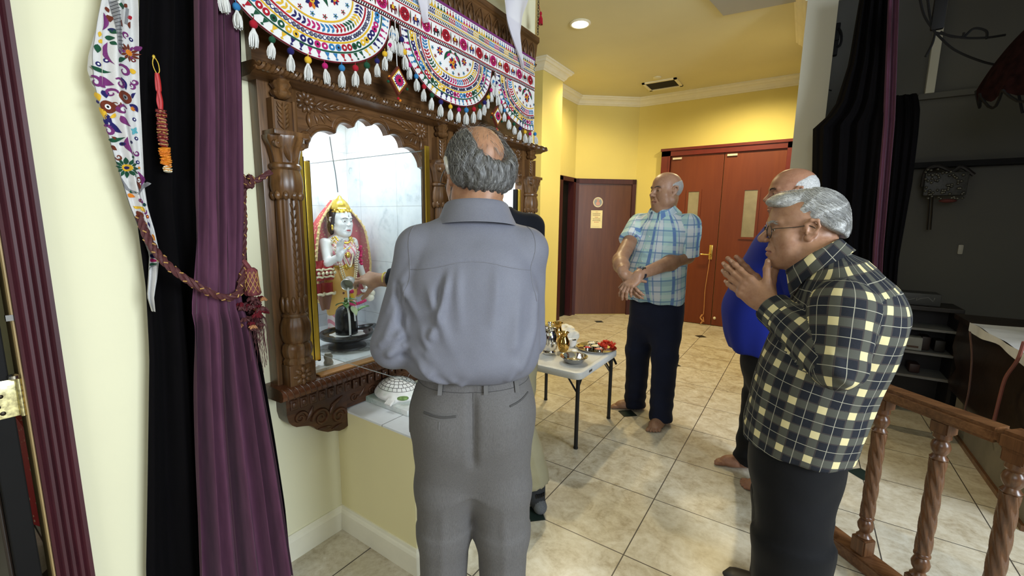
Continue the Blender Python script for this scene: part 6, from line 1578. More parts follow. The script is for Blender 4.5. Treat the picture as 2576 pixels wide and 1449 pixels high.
# ---------------------------------------------------------------- sheer white scarf and chain
t = NT('sheer_white_cloth'); t.base((.66, .64, .70)); t.set(.8, 0, .1); t.b.inputs['Alpha'].default_value = .86; M_sheer = t.m
def strip_cloth(b, rows, nx, amp, fr, ph, X, seed=0):
    # rows: (yl, yr, z); folded hanging strip
    R = np.array(rows, float); D = np.array(bez([tuple(r) for r in R], 8)); m = len(D)
    vs = []
    for j in range(m):
        for i in range(nx):
            u = i/(nx-1); y = D[j, 0]+(D[j, 1]-D[j, 0])*u; x = X+amp*sin(fr*2*pi*u+ph+2.2*j/m)+.5*amp*sin(fr*4.3*u+j*.13+seed)
            vs.append((x, y, D[j, 2]))
    b.add(vs, [(j*nx+i, j*nx+i+1, (j+1)*nx+i+1, (j+1)*nx+i) for j in range(m-1) for i in range(nx-1)])
b = MB(); strip_cloth(b, [(1.98, 2.38, 2.76), (2.02, 2.34, 2.68), (2.07, 2.30, 2.60), (2.10, 2.29, 2.52), (2.15, 2.285, 2.46), (2.21, 2.29, 2.40), (2.255, 2.297, 2.35), (2.285, 2.300, 2.31)], 18, .014, 1.6, .5, -1.480)
b.grid(12, 16, lambda u, v: (-1.48-.10*v+.02*sin(5*u), 2.05+.30*u+.02*sin(9*v), 2.70+.05*sin(3*v)+.03*sin(7*u)))
tag(b.build('white_scarf', M_sheer), 'sheer white cloth tied at the right of the beam, long tail over the valance', 'scarf')
b = MB(); strip_cloth(b, [(1.40, 1.56, 2.52), (1.41, 1.54, 2.45), (1.43, 1.53, 2.38), (1.465, 1.52, 2.33), (1.495, 1.51, 2.275)], 12, .010, 1.2, 1.5, -1.484)
tag(b.build('white_scarf', M_sheer), 'short tip of sheer white cloth hanging over the middle of the valance', 'scarf')
b = MB(); n = 0; z = 2.60
while z < ZC-.02:
    n += 1; a = 0 if n % 2 else pi/2
    b.tube([(-1.535+.0055*cos(t)*cos(a), 2.55+.0055*cos(t)*sin(a), z+.011*sin(t)) for t in np.linspace(0, 2*pi, 11)], .0018, 5, False); z += .0175
tag(b.build('hanging_chain', plain('dark_iron', (.04, .035, .03), .4, .8)), 'dark iron chain from the ceiling to the right end of the shrine beam', 'chain')
b = MB(); b.ball((-1.525, 2.565, 2.72), (.009, .009, .012), 8, 6)
for k in range(14): a = k*.45; b.tube([(-1.525, 2.565, 2.715), (-1.525+.010*cos(a), 2.565+.012*sin(a), 2.69), (-1.525+.012*cos(a), 2.565+.015*sin(a), 2.655)], .0025, 4)
b.tube([(-1.533, 2.555, 2.765), (-1.525, 2.565, 2.72)], .0015, 4)
tag(b.build('red_tassel', PM[PN.index('red')]), 'small red tassel tied to the iron chain', 'tassel')
# ---------------------------------------------------------------- curtains
def velvet(name, c, sheen, rough=.9):
    t = NT(name); t.set(rough, 0, .1); t.b.inputs['Sheen Weight'].default_value = sheen; t.b.inputs['Sheen Roughness'].default_value = .4
    n = t.noise(1, 3, stretch=(60, 60, 9)); t.base(t.ramp(n, [(.3, tuple(v*.85 for v in c)), (.7, tuple(v*1.12 for v in c))])); t.bump(t.noise(700, 2), .2, .0006); return t.m
def drape(edges, nu, nv, xf):
    # edges: (z, y_left, y_right); xf(u, z, v) -> x
    E_ = np.array(edges, float); E_ = E_[np.argsort(E_[:, 0])]
    b = MB()
    def fn(i, j):
        z = E_[0, 0]+(E_[-1, 0]-E_[0, 0])*j; y0 = np.interp(z, E_[:, 0], E_[:, 1]); y1 = np.interp(z, E_[:, 0], E_[:, 2]); x, dy = xf(i, z); return (x, y0+(y1-y0)*i+dy, z)
    b.grid(nu, nv, fn); return b
M_bvel = velvet('black_velvet', (.0025, .002, .0025), .0, 1.0)
M_pvel = velvet('purple_velvet', (.092, .034, .062), .12)
def bx_(u, z):
    a = .016+.004*sin(z*2); return -1.595+a*sin(2*pi*4.2*u+.4*sin(z*1.7))+.006*sin(2*pi*9*u+z), .004*sin(2*pi*4.2*u+1)
bc = drape([(.01, .350, .790), (.30, .355, .782), (.60, .385, .760), (1.0, .425, .725), (1.2, .435, .712), (1.45, .432, .718), (1.8, .470, .740), (2.0, .497, .752), (3.2, .53, .77)], 120, 60, bx_)
bcv = bc.build('black_curtain', M_bvel); tag(bcv, 'black velvet curtain hanging against the cream wall behind the purple curtain', 'curtain')
def px_(u, z):
    w = math.exp(-((z-1.16)/.22)**2); am = .026*(1-.50*w)+(.012 if z < 1.1 else -.004); zz = z*.9
    s = 2*pi*(5.3*u+.22*sin(zz*1.3+2*u)*(1-w))
    p = sin(s)+.35*sin(2*s+.6+z); q = sin(s*1.63+1.1+z*.8)+.6*sin(s*.57+2-z*.5)
    return -1.512+am*(.62*p+.36*q)+.03*w*sin(pi*u), .007*sin(s+.8)*(1-.6*w)
K_ = .945
pe = [(3.2, .665, .79), (2.06, .642, .758), (1.7, .615, .742), (1.4, .585, .722), (1.2, .558, .702), (1.14, .548, .697), (1.0, .540, .718), (.8, .525, .74), (.5, .500, .770), (.25, .482, .79), (.06, .470, .805)]
pc = drape([(z, a*K_, b_*K_) for z, a, b_ in pe], 190, 90, px_)
tag(pc.build('purple_curtain', M_pvel), 'purple pleated velvet curtain gathered at the waist by a rope beside the shrine', 'curtain')
# rope tie-back and tassel
rp = thing('rope_tieback', 'maroon and gold braided rope tie-back with big tassel around the purple curtain', 'tie-back', (-1.46, .62, 1.15))
def braid(b, path, r, tw=90, nst=3):
    P = np.array(path); L = np.concatenate([[0], np.cumsum(np.linalg.norm(np.diff(P, axis=0), axis=1))])
    m = max(8, int(L[-1]/.0035)); sv = np.linspace(0, L[-1], m); Q = np.stack([np.interp(sv, L, P[:, a]) for a in range(3)], 1)
    T_ = np.gradient(Q, axis=0); T_ /= np.linalg.norm(T_, axis=1)[:, None]; n1 = np.cross(T_, np.array([1., .2, .1])); n1 /= np.linalg.norm(n1, axis=1)[:, None]; n2 = np.cross(T_, n1)
    for k in range(nst):
        for dr, sg in ((r*.55, 1),):
            a = sv*tw+2*pi*k/nst; b.tube([q+dr*(cos(x)*u+sin(x)*v) for q, x, u, v in zip(Q, a, n1, n2)], r*.62, 6, mi=0)
    for k in range(2):
        a = -sv*tw*1.0+pi*k; rr = r*1.10
        for i in range(0, m-3, 6): b.tube([Q[j]+rr*(cos(a[j])*n1[j]+sin(a[j])*n2[j]) for j in (i, i+1, i+2)], r*.20, 4, mi=1)
M_rope = [plain('maroon_cord', (.07, .014, .016), .7, var=.3, ns=300), plain('gold_thread', (.42, .24, .07), .5, var=.2, ns=300)]
b = MB(); braid(b, bez([onx(352, 545, -1.555), onx(372, 600, -1.535), onx(402, 645, -1.505), onx(440, 682, -1.475), onx(500, 722, -1.455), onx(560, 748, -1.452), onx(596, 742, -1.465), onx(607, 715, -1.49), onx(611, 660, -1.52)], 8), .0098); b.build('rope', M_rope, rp)
b = MB(); braid(b, bez([onx(611, 660, -1.52), onx(614, 560, -1.535), onx(612, 490, -1.54), onx(622, 462, -1.535), onx(650, 452, -1.525), onx(682, 432, -1.515)], 8), .0085); b.build('hanging_cord', M_rope, rp)
b = MB()
kc = onx(622, 456, -1.53); braid(b, [kc+V3(.008*cos(t), .014*sin(t), .016*cos(t*1.5)) for t in np.linspace(0, 11, 40)], .008); b.build('knot', M_rope, rp)
tc = onx(632, 690, -1.50); ts = tc+V3(0, 0, 0)
b = MB(); b.tube([onx(611, 655, -1.515), onx(622, 668, -1.505), tc+V3(0, 0, .012)], .008, 8)
b.lathe([(.010, .022), (.018, .014), (.019, .0), (.021, -.040), (.025, -.062), (.020, -.070)], tuple(tc), 24, mod=lambda t_, h: 1+.05*cos(12*t_)); tcap = b.build('tassel_cap', plain('maroon_net', (.13, .022, .026), .7, var=.3, ns=120), rp)
b = MB()
for k in range(10):
    for s in (1, -1): b.tube([(tc[0]+(.0185+.005*q)*cos(2*pi*k/10+s*q*1.6), tc[1]+(.0185+.005*q)*sin(2*pi*k/10+s*q*1.6), tc[2]+.010-.07*q) for q in np.linspace(0, 1, 7)], .0010, 4)
b.build('net', M_rope[1], tcap)
rs2 = random.Random(5)
for k in range(34):
    a = rs2.uniform(0, 2*pi); rr = rs2.uniform(.01, .055); z = -.072-rs2.uniform(0, .115); c = tc+V3(rr*cos(a)*.7, rr*sin(a), z)
    b = MB(); r0 = rs2.uniform(.011, .019)
    for q in range(9): t_ = rs2.uniform(0, 2*pi); v = rs2.uniform(-.6, 1); b.tube([c, c+V3(cos(t_)*r0*.6, sin(t_)*r0*.6, r0*.3*v), c+V3(cos(t_)*r0, sin(t_)*r0, -r0*.4+r0*.3*v)], [.003, .004, .0022], 4)
    b.ball(c, (r0*.55,)*3, 8, 6); b.build('tassel_tuft', plain('gold_tuft', (.34, .15, .06), .7) if k % 6 == 0 else M_rope[0] if k % 2 else PM[PN.index('maroon')], tcap)
b = MB()
for k in range(46):
    a = rs2.uniform(0, 2*pi); rr = rs2.uniform(.004, .034); p = tc+V3(rr*.6*cos(a), rr*sin(a)+.008, -.15); L = rs2.uniform(.06, .19); b.tube([p, p+V3(.002, rs2.uniform(-.006, .008), -L*.5), p+V3(0, rs2.uniform(-.010, .014), -L)], .0007, 3, False)
b.build('fringe', M_rope[0], tcap)
# ---------------------------------------------------------------- embroidered scarf on the left
SE = [(0, 262, 345), (60, 250, 347), (150, 236, 348), (220, 240, 351), (300, 262, 356), (400, 290, 362), (470, 312, 366), (520, 328, 374), (580, 352, 392), (640, 376, 405), (700, 373, 399), (745, 370, 392), (783, 383, 389)]
SXB = -1.552
def sx_fold(u, z): return SXB+.011*sin(2*pi*1.5*u+.6+1.5*z)+.004*sin(2*pi*3.1*u+z*3)
se = []
for py, a, b_ in SE: p, q = onx(a, py, SXB), onx(b_, py, SXB); se.append(((p[2]+q[2])/2, p[1], q[1]))
se.sort(); SEA = np.array([(3.1, se[-1][1]+.05, se[-1][2]+.03)]+se[::-1])[::-1]
def SX(y, z):
    a, c = np.interp(z, SEA[:, 0], SEA[:, 1]), np.interp(z, SEA[:, 0], SEA[:, 2]); return sx_fold((y-a)/max(.01, c-a), z)
sc_ = thing('embroidered_scarf', 'white scarf with colourful floral embroidery hanging beside the black curtain', 'scarf', (SXB, .45, 1.7))
b = MB()
def sfn(i, j, th=0):
    z = SEA[0, 0]+(SEA[-1, 0]-SEA[0, 0])*j; a, c = np.interp(z, SEA[:, 0], SEA[:, 1]), np.interp(z, SEA[:, 0], SEA[:, 2]); return (sx_fold(i, z)-th, a+(c-a)*i, z)
b.grid(40, 150, sfn); b.grid(40, 150, lambda i, j: sfn(i, j, .004)); b.build('cloth', fabric('white_cotton', (.60, .59, .58), .85, .06, 500, .3), sc_)
b = MB(); L_ = [(70, 248), (110, 228), (150, 220), (190, 224), (225, 242)]
b.grid(8, 24, lambda i, j: tuple(onx(np.interp(30+200*j, [30, 90, 140, 175, 215, 230], [256, 236, 222, 219, 232, 246])*(1-i)+258*i, 30+200*j, SXB-.006-.02*i*(1-i))))
b.build('lining', fabric('cream_lining', (.50, .47, .40), .85, .06, 500, .3), sc_)
e = Emb(SX); S2 = lambda px, py: tuple(onx(px, py, SXB)[1:])
pxm = np.linalg.norm(onx(300, 300, SXB)-onx(301, 300, SXB))
def fl(px, py, r, col, cen, n=9, c2=None, k=1): y, z = S2(px, py); e.flower(y, z, r*pxm, n, col, cen, k, c2, .135 if n > 10 else .2)
def rg(px, py, r, c1, c2, c3=None):
    y, z = S2(px, py); e.disc(y, z, r*pxm, c1, 1, 18); e.disc(y, z, r*pxm*.42, c2, 2, 12)
    if c3: e.disc(y, z, r*pxm*.2, c3, 3, 8)
def lf(x0, y0, x1, y1, w, col, bend=0): e.leaf(S2(x0, y0), S2(x1, y1), w*1.45*pxm, col, 1, bend)
def sw(px, py, r, a0, dr, col, w=.5): y, z = S2(px, py); e.swirl(y, z, r*1.1*pxm, a0, dr, col, 1, 1.1, w*1.5)
e.strip([S2(*p) for p in ((283, 0), (290, 40), (297, 90), (300, 130))], 15*pxm, 'grey'); e.strip([S2(*p) for p in ((322, 20), (318, 60))], 8*pxm, 'grey')
for k in range(14): e.strip([S2(277+k*1.4, 6+k*9), S2(294+k*1.4, 4+k*9)], 1.2*pxm, 'black', 2)
lf(262, 30, 259, 75, 4, 'purple', .15); lf(268, 15, 276, 30, 4, 'brown'); lf(272, 35, 278, 55, 5, 'brown', .1); lf(276, 75, 293, 88, 5, 'green'); lf(266, 92, 286, 98, 5, 'green'); lf(276, 105, 290, 116, 4, 'green'); lf(272, 72, 290, 80, 4, 'navy')
lf(300, 10, 308, 25, 6, 'green'); lf(312, 10, 322, 18, 5, 'brown'); lf(325, 38, 333, 48, 6, 'red'); lf(254, 78, 251, 92, 3, 'yellow'); lf(249, 100, 260, 108, 5, 'yellow', .2); lf(247, 110, 247, 132, 6, 'green')
lf(272, 105, 285, 165, 4, 'purple', -.18); rg(249, 160, 7, 'navy', 'white'); rg(269, 151, 6.5, 'navy', 'white'); lf(226, 165, 279, 182, 4.5, 'green', -.05)
fl(326, 132, 27, ['brown', 'brown', 'purple', 'brown'], 'orange', 12); lf(295, 158, 320, 146, 4, 'green', .1); rg(336, 178, 8, 'yellow', 'yellow'); lf(343, 115, 350, 130, 6, 'purple')
sw(242, 205, 15, 2.4, -1, 'purple'); lf(252, 190, 285, 215, 8, 'purple', -.12); sw(312, 178, 16, 2.6, -1, 'purple', .45); sw(300, 212, 14, 2.4, -1, 'purple'); lf(302, 195, 318, 226, 5, 'navy', .1); lf(250, 205, 268, 220, 6, 'purple')
lf(238, 232, 252, 254, 8, 'yellow'); lf(258, 226, 270, 246, 7, 'navy', .15); sw(280, 234, 12, 0, 1, 'purple'); rg(273, 268, 19, 'brown', 'white', 'black'); rg(314, 245, 19, 'brown', 'grey', 'black')
lf(246, 270, 268, 302, 7, 'yellow', .1); lf(246, 262, 240, 252, 4, 'navy'); lf(268, 285, 286, 312, 6, 'navy', -.1); sw(306, 278, 14, .5, 1, 'purple'); lf(326, 262, 350, 282, 6, 'navy', .2); rg(337, 273, 7, 'orange', 'orange'); lf(300, 292, 330, 318, 6, 'purple', -.15)
sw(274, 328, 15, 2.6, -1, 'purple', .55); lf(280, 305, 306, 335, 6, 'navy', -.1); lf(258, 300, 272, 318, 5, 'navy', .1)
for a in range(4): lf(340, 329, 340+12*cos(a*1.57+.5), 329+11*sin(a*1.57+.5), 3, 'cyan')
lf(268, 353, 312, 346, 4.5, 'green', -.06); rg(308, 362, 5.5, 'navy', 'black'); rg(329, 358, 5, 'navy', 'black'); lf(275, 368, 296, 378, 5, 'brown', .1); lf(316, 345, 334, 392, 3.5, 'purple', -.15)
fl(319, 422, 33, 'green', 'yellow', 12, 'navy'); lf(346, 430, 356, 470, 4, 'purple', .2); rg(352, 422, 4, 'orange', 'yellow'); lf(330, 392, 336, 400, 4, 'green'); lf(340, 455, 352, 482, 5, 'brown', .1)
e.strip([S2(*p) for p in ((304, 450), (322, 475), (345, 488), (372, 460))], 9*pxm, 'grey'); lf(322, 488, 340, 496, 5, 'orange'); lf(328, 480, 340, 486, 3, 'green'); lf(345, 500, 362, 512, 5, 'purple'); rg(365, 515, 6, 'green', 'navy'); lf(352, 520, 366, 536, 5, 'yellow'); lf(346, 530, 358, 552, 4, 'brown'); rg(372, 545, 6, 'red', 'yellow'); lf(368, 556, 378, 574, 4, 'navy'); lf(378, 588, 392, 606, 5, 'orange'); rg(386, 612, 5, 'purple', 'white'); lf(376, 640, 396, 650, 4, 'navy'); rg(384, 655, 6, 'magenta', 'purple'); lf(374, 668, 392, 662, 3, 'green'); e.strip([S2(*p) for p in ((374, 678), (384, 670), (394, 664))], 4*pxm, 'grey')
rs5 = random.Random(17)
for (x, y) in ((330, 62), (318, 88), (332, 98), (305, 60), (338, 150), (300, 130), (340, 205), (334, 215), (340, 240), (290, 262), (340, 300), (284, 290), (345, 348), (290, 345), (345, 385), (300, 395), (348, 408), (350, 452), (345, 520), (352, 505), (350, 545), (362, 532), (368, 596), (384, 620)):
    q = rs5.random()
    if q < .35: sw(x, y, 9, rs5.uniform(0, 6), rs5.choice((1, -1)), rs5.choice(('purple', 'purple', 'brown')))
    elif q < .8: a = rs5.uniform(0, 6); lf(x-9*cos(a), y-9*sin(a), x+9*cos(a), y+9*sin(a), 3.0, rs5.choice(('navy', 'green', 'brown', 'purple', 'yellow')), .15)
    else: rg(x, y, 6, rs5.choice(('navy', 'brown', 'orange')), 'white')
e.drape('embroidery', PM, sc_)
# ---------------------------------------------------------------- flower garland on a safety pin
ga = thing('flower_garland', 'short orange and maroon flower garland with red ribbon pinned on the black curtain', 'garland', (-1.555, .52, 1.7))
GX = -1.555
b = MB(); b.tube(bez([onx(386, 143, GX), onx(384, 160, GX), onx(390, 178, GX), onx(397, 186, GX), onx(401, 178, GX), onx(398, 160, GX), onx(390, 145, GX)], 6), .0012, 6); b.ball(onx(387, 143, GX), (.004, .004, .006), 8, 6); b.build('safety_pin', M_gold, ga)
b = MB()
for s in (-1, 1):
    P = bez([onx(395, 184, GX), onx(397+2*s, 205, GX), onx(399+2*s, 225, GX), onx(400, 232, GX), onx(402+3*s, 255, GX), onx(405, 278, GX)], 5)
    b.tube([p+V3(.002*s, 0, 0) for p in P], .0045, 6, flat=.35)
b.build('ribbon', plain('red_ribbon', (.40, .012, .012), .5), ga)
def ruffle(name, p0, p1, n, r, cols, th):
    b = MB(); p0, p1 = V3(*p0), V3(*p1); ax = nrm(p1-p0); rs = random.Random(n)
    for k in range(n):
        c = p0+(p1-p0)*(k+.5)/n; q = rs.uniform(.85, 1.12); ph = rs.uniform(0, 6)
        b.lathe([(r*.3, -th), (r*q, -th*.4), (r*q*.96, th*.3), (r*.3, th)], tuple(c), 18, axis=tuple(ax+V3(rs.uniform(-.25, .25), rs.uniform(-.25, .25), rs.uniform(-.2, .2))), mod=lambda t_, h, ph=ph: 1+.16*sin(7*t_+ph), mi=k % len(cols))
    return b.build(name, cols, ga)
ruffle('maroon_blooms', onx(405, 276, GX), onx(411, 368, GX), 30, .0112, [plain('maroon_petal', (.14, .010, .012), .6), plain('gold_petal', (.42, .24, .07), .5), plain('dark_red_petal', (.22, .015, .012), .6)], .0035)
ruffle('orange_blooms', onx(413, 372, GX), onx(419, 416, GX), 22, .0125, [plain('orange_petal', (.72, .25, .01), .7), plain('deep_orange_petal', (.68, .19, .008), .7)], .0030)
ruffle('white_blooms', onx(420, 417, GX), onx(423, 433, GX), 5, .0095, [plain('cream_petal', (.72, .66, .48), .7), plain('orange_tip', (.68, .30, .05), .7)], .0032)
# ================================================================ THINGS
def onz(px, py, Z): d = ray(px, py); return CAM+d*((Z-CAM[2])/d[2])
def ony(px, py, Y): d = ray(px, py); return CAM+d*((Y-CAM[1])/d[1])
# ---------------------------------------------------------------- marble deity statue
def statue():
    T = thing('statue', 'white marble deity statue in orange sari and red veil standing in the near niche', 'statue', (-2.05, 1.40, .80))
    f, l, u = V3(1, 0, 0), V3(0, 1, 0), u3
    o = V3(-2.05, 1.40, 0); K = lambda a, b, z: o+l*a+f*b+u*z
    hd = Head(K(.005, .012, 1.398), nrm((.97, .10, -.04)), u, .66)
    marble = plain('statue_marble', (.78, .77, .75), .3, var=.03)
    d = Sdf(); hd.build(d, fat=.001, jowl=.002, nose=.55); d.cap(hd.L(0, -.01, -.05), K(0, 0, 1.30), .026, .030, .015)
    d.loft([(1.14, .062, .045), (1.19, .066, .05), (1.24, .082, .060), (1.285, .088, .050), (1.31, .055, .04), (1.325, .032, .03)], l, f, u, .01, org=o)
    for q in (1, -1): d.ell(K(q*.036, .040, 1.238), (.032, .032, .034), None, .015)
    sR, eR, wR = K(-.085, 0, 1.285), K(-.100, .045, 1.185), K(-.072, .105, 1.222)
    sL, eL, wL = K(.085, 0, 1.285), K(.108, .005, 1.175), K(.112, .055, 1.075)
    for s, e, w in ((sR, eR, wR), (sL, eL, wL)): d.cap(s, e, .026, .022, .015); d.cap(e, w, .021, .015, .012)
    hand(d, wR, nrm(u+f*.15), nrm(-f+l*.2), True, [(8, 10, 8)]*4, (3, 0, -3, -6), dict(out=35, down=5, bend=(5, 5)), .50, .030)
    hand(d, wL, nrm(-u+f*.3), nrm(l), False, [(45, 50, 30)]*4, (3, 0, -3, -6), dict(out=30, down=20, bend=(10, 20)), .50, .030)
    for q in (1, -1): d.cap(K(q*.035, .05, .815), K(q*.04, .085, .812), .018, .014, .01)
    V, Q = d.mesh(.006, [(hd.c-.09, hd.c+.09, .0022), (wR-.05, wR+.06, .0025)])
    hc = hd.L(0, .090, -.069)
    body = to_obj('body', V, Q, [marble, plain('painted_lips', (.50, .12, .12), .3)], T, None, lambda C: ((((C-hc)@hd.R.T/hd.sc/np.array([.022, .016, .010]))**2).sum(1) < 1).astype(int))
    hd.eyes(T); hd.brows(T, [MATS['pupil']], 40, 3, .5, d)
    b = MB(); b.ball(hd.L(0, .096, .040), (.002, .002, .0035), 8, 6); b.ball(hd.L(0, .0945, .050), (.0015, .0015, .002), 8, 6); b.build('bindi', MATS['pupil'], T)
    for q in (1, -1): b = MB(); b.ball(hd.L(q*.086, .008, -.040), (.007, .007, .009), 8, 6); b.ball(hd.L(q*.086, .010, -.058), (.005, .006, .010), 8, 6); b.build('earring', plain('earring_gold', (.72, .5, .09), .3, .8), T)
    h = Sdf(); h.ell(hd.L(0, -.016, .040), hd.rr(.080, .100, .085), hd.R); h.half(hd.L(0, .035, .055), nrm(hd.f-hd.u*.55), .006); h.ell(hd.L(0, -.05, -.05), hd.rr(.075, .05, .08), hd.R, .01)
    for q in (1, -1): h.cap(hd.L(q*.070, .012, .050), hd.L(q*.082, .0, -.045), .016*.66, .014*.66, .008)
    V, Q = h.mesh(.004); to_obj('hair', V, Q, [plain('painted_hair', (.03, .022, .02), .4)], T)
    gold = plain('statue_gold', (.72, .50, .09), .28, .85, var=.2, ns=60); red = plain('statue_red', (.45, .015, .03), .5); pearl = plain('pearl_beads', (.74, .66, .45), .3, .3)
    b = MB()
    b.grid(26, 8, lambda i, j: hd.L(.081*sin(-1.5+3*i)*(1-.25*j), -.01+.096*cos(-1.5+3*i)*(1-.25*j), .068+.045*j*(.55+.45*cos(-1.5+3*i))))
    for k in range(7): a = -1.2+2.4*k/6; b.ball(hd.L(.080*sin(a), -.008+.096*cos(a), .082), (.006, .006, .008), 8, 6)
    b.lathe([(.050, 0), (.052, .008), (.046, .022), (.036, .040), (.026, .050), (.012, .060), (.008, .070), (.001, .074)], tuple(hd.L(0, -.004, .088)), 24, axis=tuple(hd.u), mod=lambda t_, h_: 1+.05*cos(8*t_)); b.build('crown', gold, T)
    # sari: orange dotted upper wrap over pink pleats
    t = NT('orange_dotted_silk'); x, y, z = t.xyz(); vo = t.new('ShaderNodeTexVoronoi'); vo.inputs['Scale'].default_value = 32; vo.inputs['Randomness'].default_value = .25; t.link(t.coord(), vo.inputs[0])
    t.base(t.mix(S(t.nt, vo.outputs[0]).lt(.20), (.74, .42, .10), (.10, .025, .012))); t.set(.5); ora = t.m
    t = NT('pink_pleats'); x, y, z = t.xyz(); q = ((y*1.0+z*.55)*38).fract(); t.base(t.mix((q-.5).abs().lt(.2), (.80, .66, .64), (.72, .25, .30))); t.set(.5); pink = t.m
    s = Sdf(); s.loft([(.805, .083, .066), (.90, .078, .062), (1.02, .082, .060), (1.10, .083, .058), (1.165, .066, .048)], l, f, u, .01, org=o, ex=2.1); V, Q = s.mesh(.0055)
    to_obj('sari_skirt', V, Q, [pink], T, lambda P: np.sin((P[:, 1]+P[:, 2]*.5)*150)*.0018)
    s = Sdf(); s.loft([(.90, .081, .066), (1.02, .086, .065), (1.10, .087, .063), (1.165, .069, .052)], l, f, u, .01, org=o, ex=2.1); s.half(K(0, 0, .955), nrm(l*.55-u*.8), .004); V, Q = s.mesh(.0055)
    to_obj('sari_wrap', V, Q, [ora], T, lambda P: lump(P, 60, 3)*.0012)
    s = Sdf(); s.loft([(1.155, .065, .049), (1.19, .068, .053), (1.24, .084, .062), (1.28, .089, .053), (1.30, .07, .045)], l, f, u, .01, org=o)
    for q in (1, -1): s.ell(K(q*.036, .042, 1.238), (.034, .034, .036), None, .012)
    V, Q = s.mesh(.0055); to_obj('blouse', V, Q, [pink], T, lambda P: np.sin((P[:, 2]*1.0-np.abs(P[:, 1]-1.4)*.6)*260)*.0008)
    def ring(z, a, b_, r, n=28, fr=0, arc=(0, 2*pi)): return [K(a*sin(t_), b_*cos(t_)+fr, z) for t_ in np.linspace(arc[0], arc[1], n)]
    b = MB(); b.tube(ring(1.160, .070, .054, .009), .0085, 8); b.ball(K(0, .058, 1.160), (.010, .016, .016), 10, 8)
    for k in range(9): a = -1.2+2.4*k/8; b.ball(K(.072*sin(a), .056*cos(a), 1.147), (.004, .004, .008), 6, 5)
    b.build('waist_belt', gold, T)
    b = MB()
    for (zz, w, dz, r) in ((1.315, .040, .030, .0055), (1.312, .052, .058, .005), (1.308, .060, .085, .004)):
        P = [K(w*sin(t_), .038+.030*cos(t_)**2 if abs(t_) < 1.5 else .03, zz-dz*max(0, cos(t_))**.8) for t_ in np.linspace(-1.6, 1.6, 22)]
        for p in P: b.ball(p, (r, r, r), 7, 5)
    b.ball(K(0, .075, 1.222), (.007, .013, .016), 10, 8); b.build('gold_necklace', gold, T)
    b = MB()
    for (w, zb, r) in ((.062, 1.035, .0055), (.050, 1.06, .0045), (.030, 1.16, .004)):
        for t_ in np.linspace(-1, 1, 54):
            z = 1.30-(1.30-zb)*(1-abs(t_)**1.7); b.ball(K(w*sin(t_*1.5)*(1.1 if z > 1.2 else 1.0), .085-.028*abs(t_)**2+(-.02 if z > 1.27 else 0), z), (r, r, r), 6, 5)
    b.build('bead_garland', pearl, T)
    b = MB(); rs = random.Random(8)
    for k in range(12): b.ball(K(.088+rs.uniform(-.006, .006), .062+rs.uniform(-.006, .006), 1.262-.0085*k), (.009, .009, .008), 7, 5)
    for k in range(10): b.ball(K(-.03+.016*k*.8, .085, .968-.010*sin(k*.35)), (.009, .009, .009), 7, 5)
    b.ball(K(0, .09, 1.03), (.010, .012, .012), 8, 6); b.build('rose_garland', plain('rose_petals', (.50, .015, .10), .7), T)
    b = MB(); b.ball(K(0, .092, 1.005), (.007, .009, .018), 8, 6); b.build('marigold_drop', PM[PN.index('yellow')], T)
    # veil with gold borders
    t = NT('red_veil'); x, y, z = t.xyz(); vo = t.new('ShaderNodeTexVoronoi'); vo.inputs['Scale'].default_value = 55; t.link(t.coord(), vo.inputs[0])
    t.base(t.mix(S(t.nt, vo.outputs[0]).lt(.22), (.60, .08, .09), (.72, .50, .22))); t.set(.6); t.b.inputs['Alpha'].default_value = .9; veil = t.m
    def vl(i, j):
        a = -1.75+3.5*i; w = .080+.085*min(1, j*1.5)**.8+.015*sin(j*5); z = 1.505-.52*j+.012*sin(14*i)*j; q = max(0, 1-j*3.2)
        return K(w*sin(a)*1.02*(1-.75*q*q)+.004*sin(22*i+5*j), .005-.085*cos(a)*(.55+.45*min(1, 2*j))-.01+(.03 if abs(a) > 1.4 else 0)*(1-q)+.006*sin(26*i)*j, z-.05*(1-cos(a))*.0)
    b = MB(); b.grid(48, 36, vl); vb = b.build('veil', veil, T)
    b = MB()
    for i in (0, 1): b.tube([vl(i, j) for j in np.linspace(0, 1, 40)], .006, 6)
    b.tube([vl(i, 1) for i in np.linspace(0, 1, 40)], .006, 6)
    for j in np.linspace(.1, .95, 16):
        for i in (0.02, .98): p = vl(i, j); b.ball(p+f*.006, (.006, .009, .009), 7, 5)
    b.build('veil_border', plain('veil_gold_lace', (.66, .48, .22), .5, .2, var=.3, ns=120), vb)
    # layered red and gold cloth hanging from the right arm
    b = MB(); b.grid(16, 14, lambda i, j: K(-.175+.10*i+.004*sin(9*j), .055+.012*sin(2*pi*1.6*i), 1.200-.10*j)); b.grid(16, 10, lambda i, j: K(-.172+.10*i, .046+.012*sin(2*pi*1.6*i+.5), 1.085-.055*j)); sc = b.build('arm_cloth', plain('deep_red_cloth', (.32, .012, .02), .6), T)
    b = MB(); 
    for z in (1.155, 1.118, 1.03): b.tube([K(-.175+.10*i, .062+.012*sin(2*pi*1.6*i), z+.003*sin(20*i)) for i in np.linspace(0, 1, 20)], .0055 if z > 1.05 else .007, 6)
    for k in range(5): b.flow = None; b.ball(K(-.168+.022*k, .070, 1.137), (.006, .0095, .0095), 8, 6)
    b.build('gold_trim', pearl, sc)
    b = MB(); b.grid(12, 10, lambda i, j: K(-.168+.085*i*(1-.5*j)+.02*j, .044+.008*sin(9*i), 1.03-.085*j)); b.build('net_cloth', plain('brown_net', (.30, .14, .10), .7), sc)
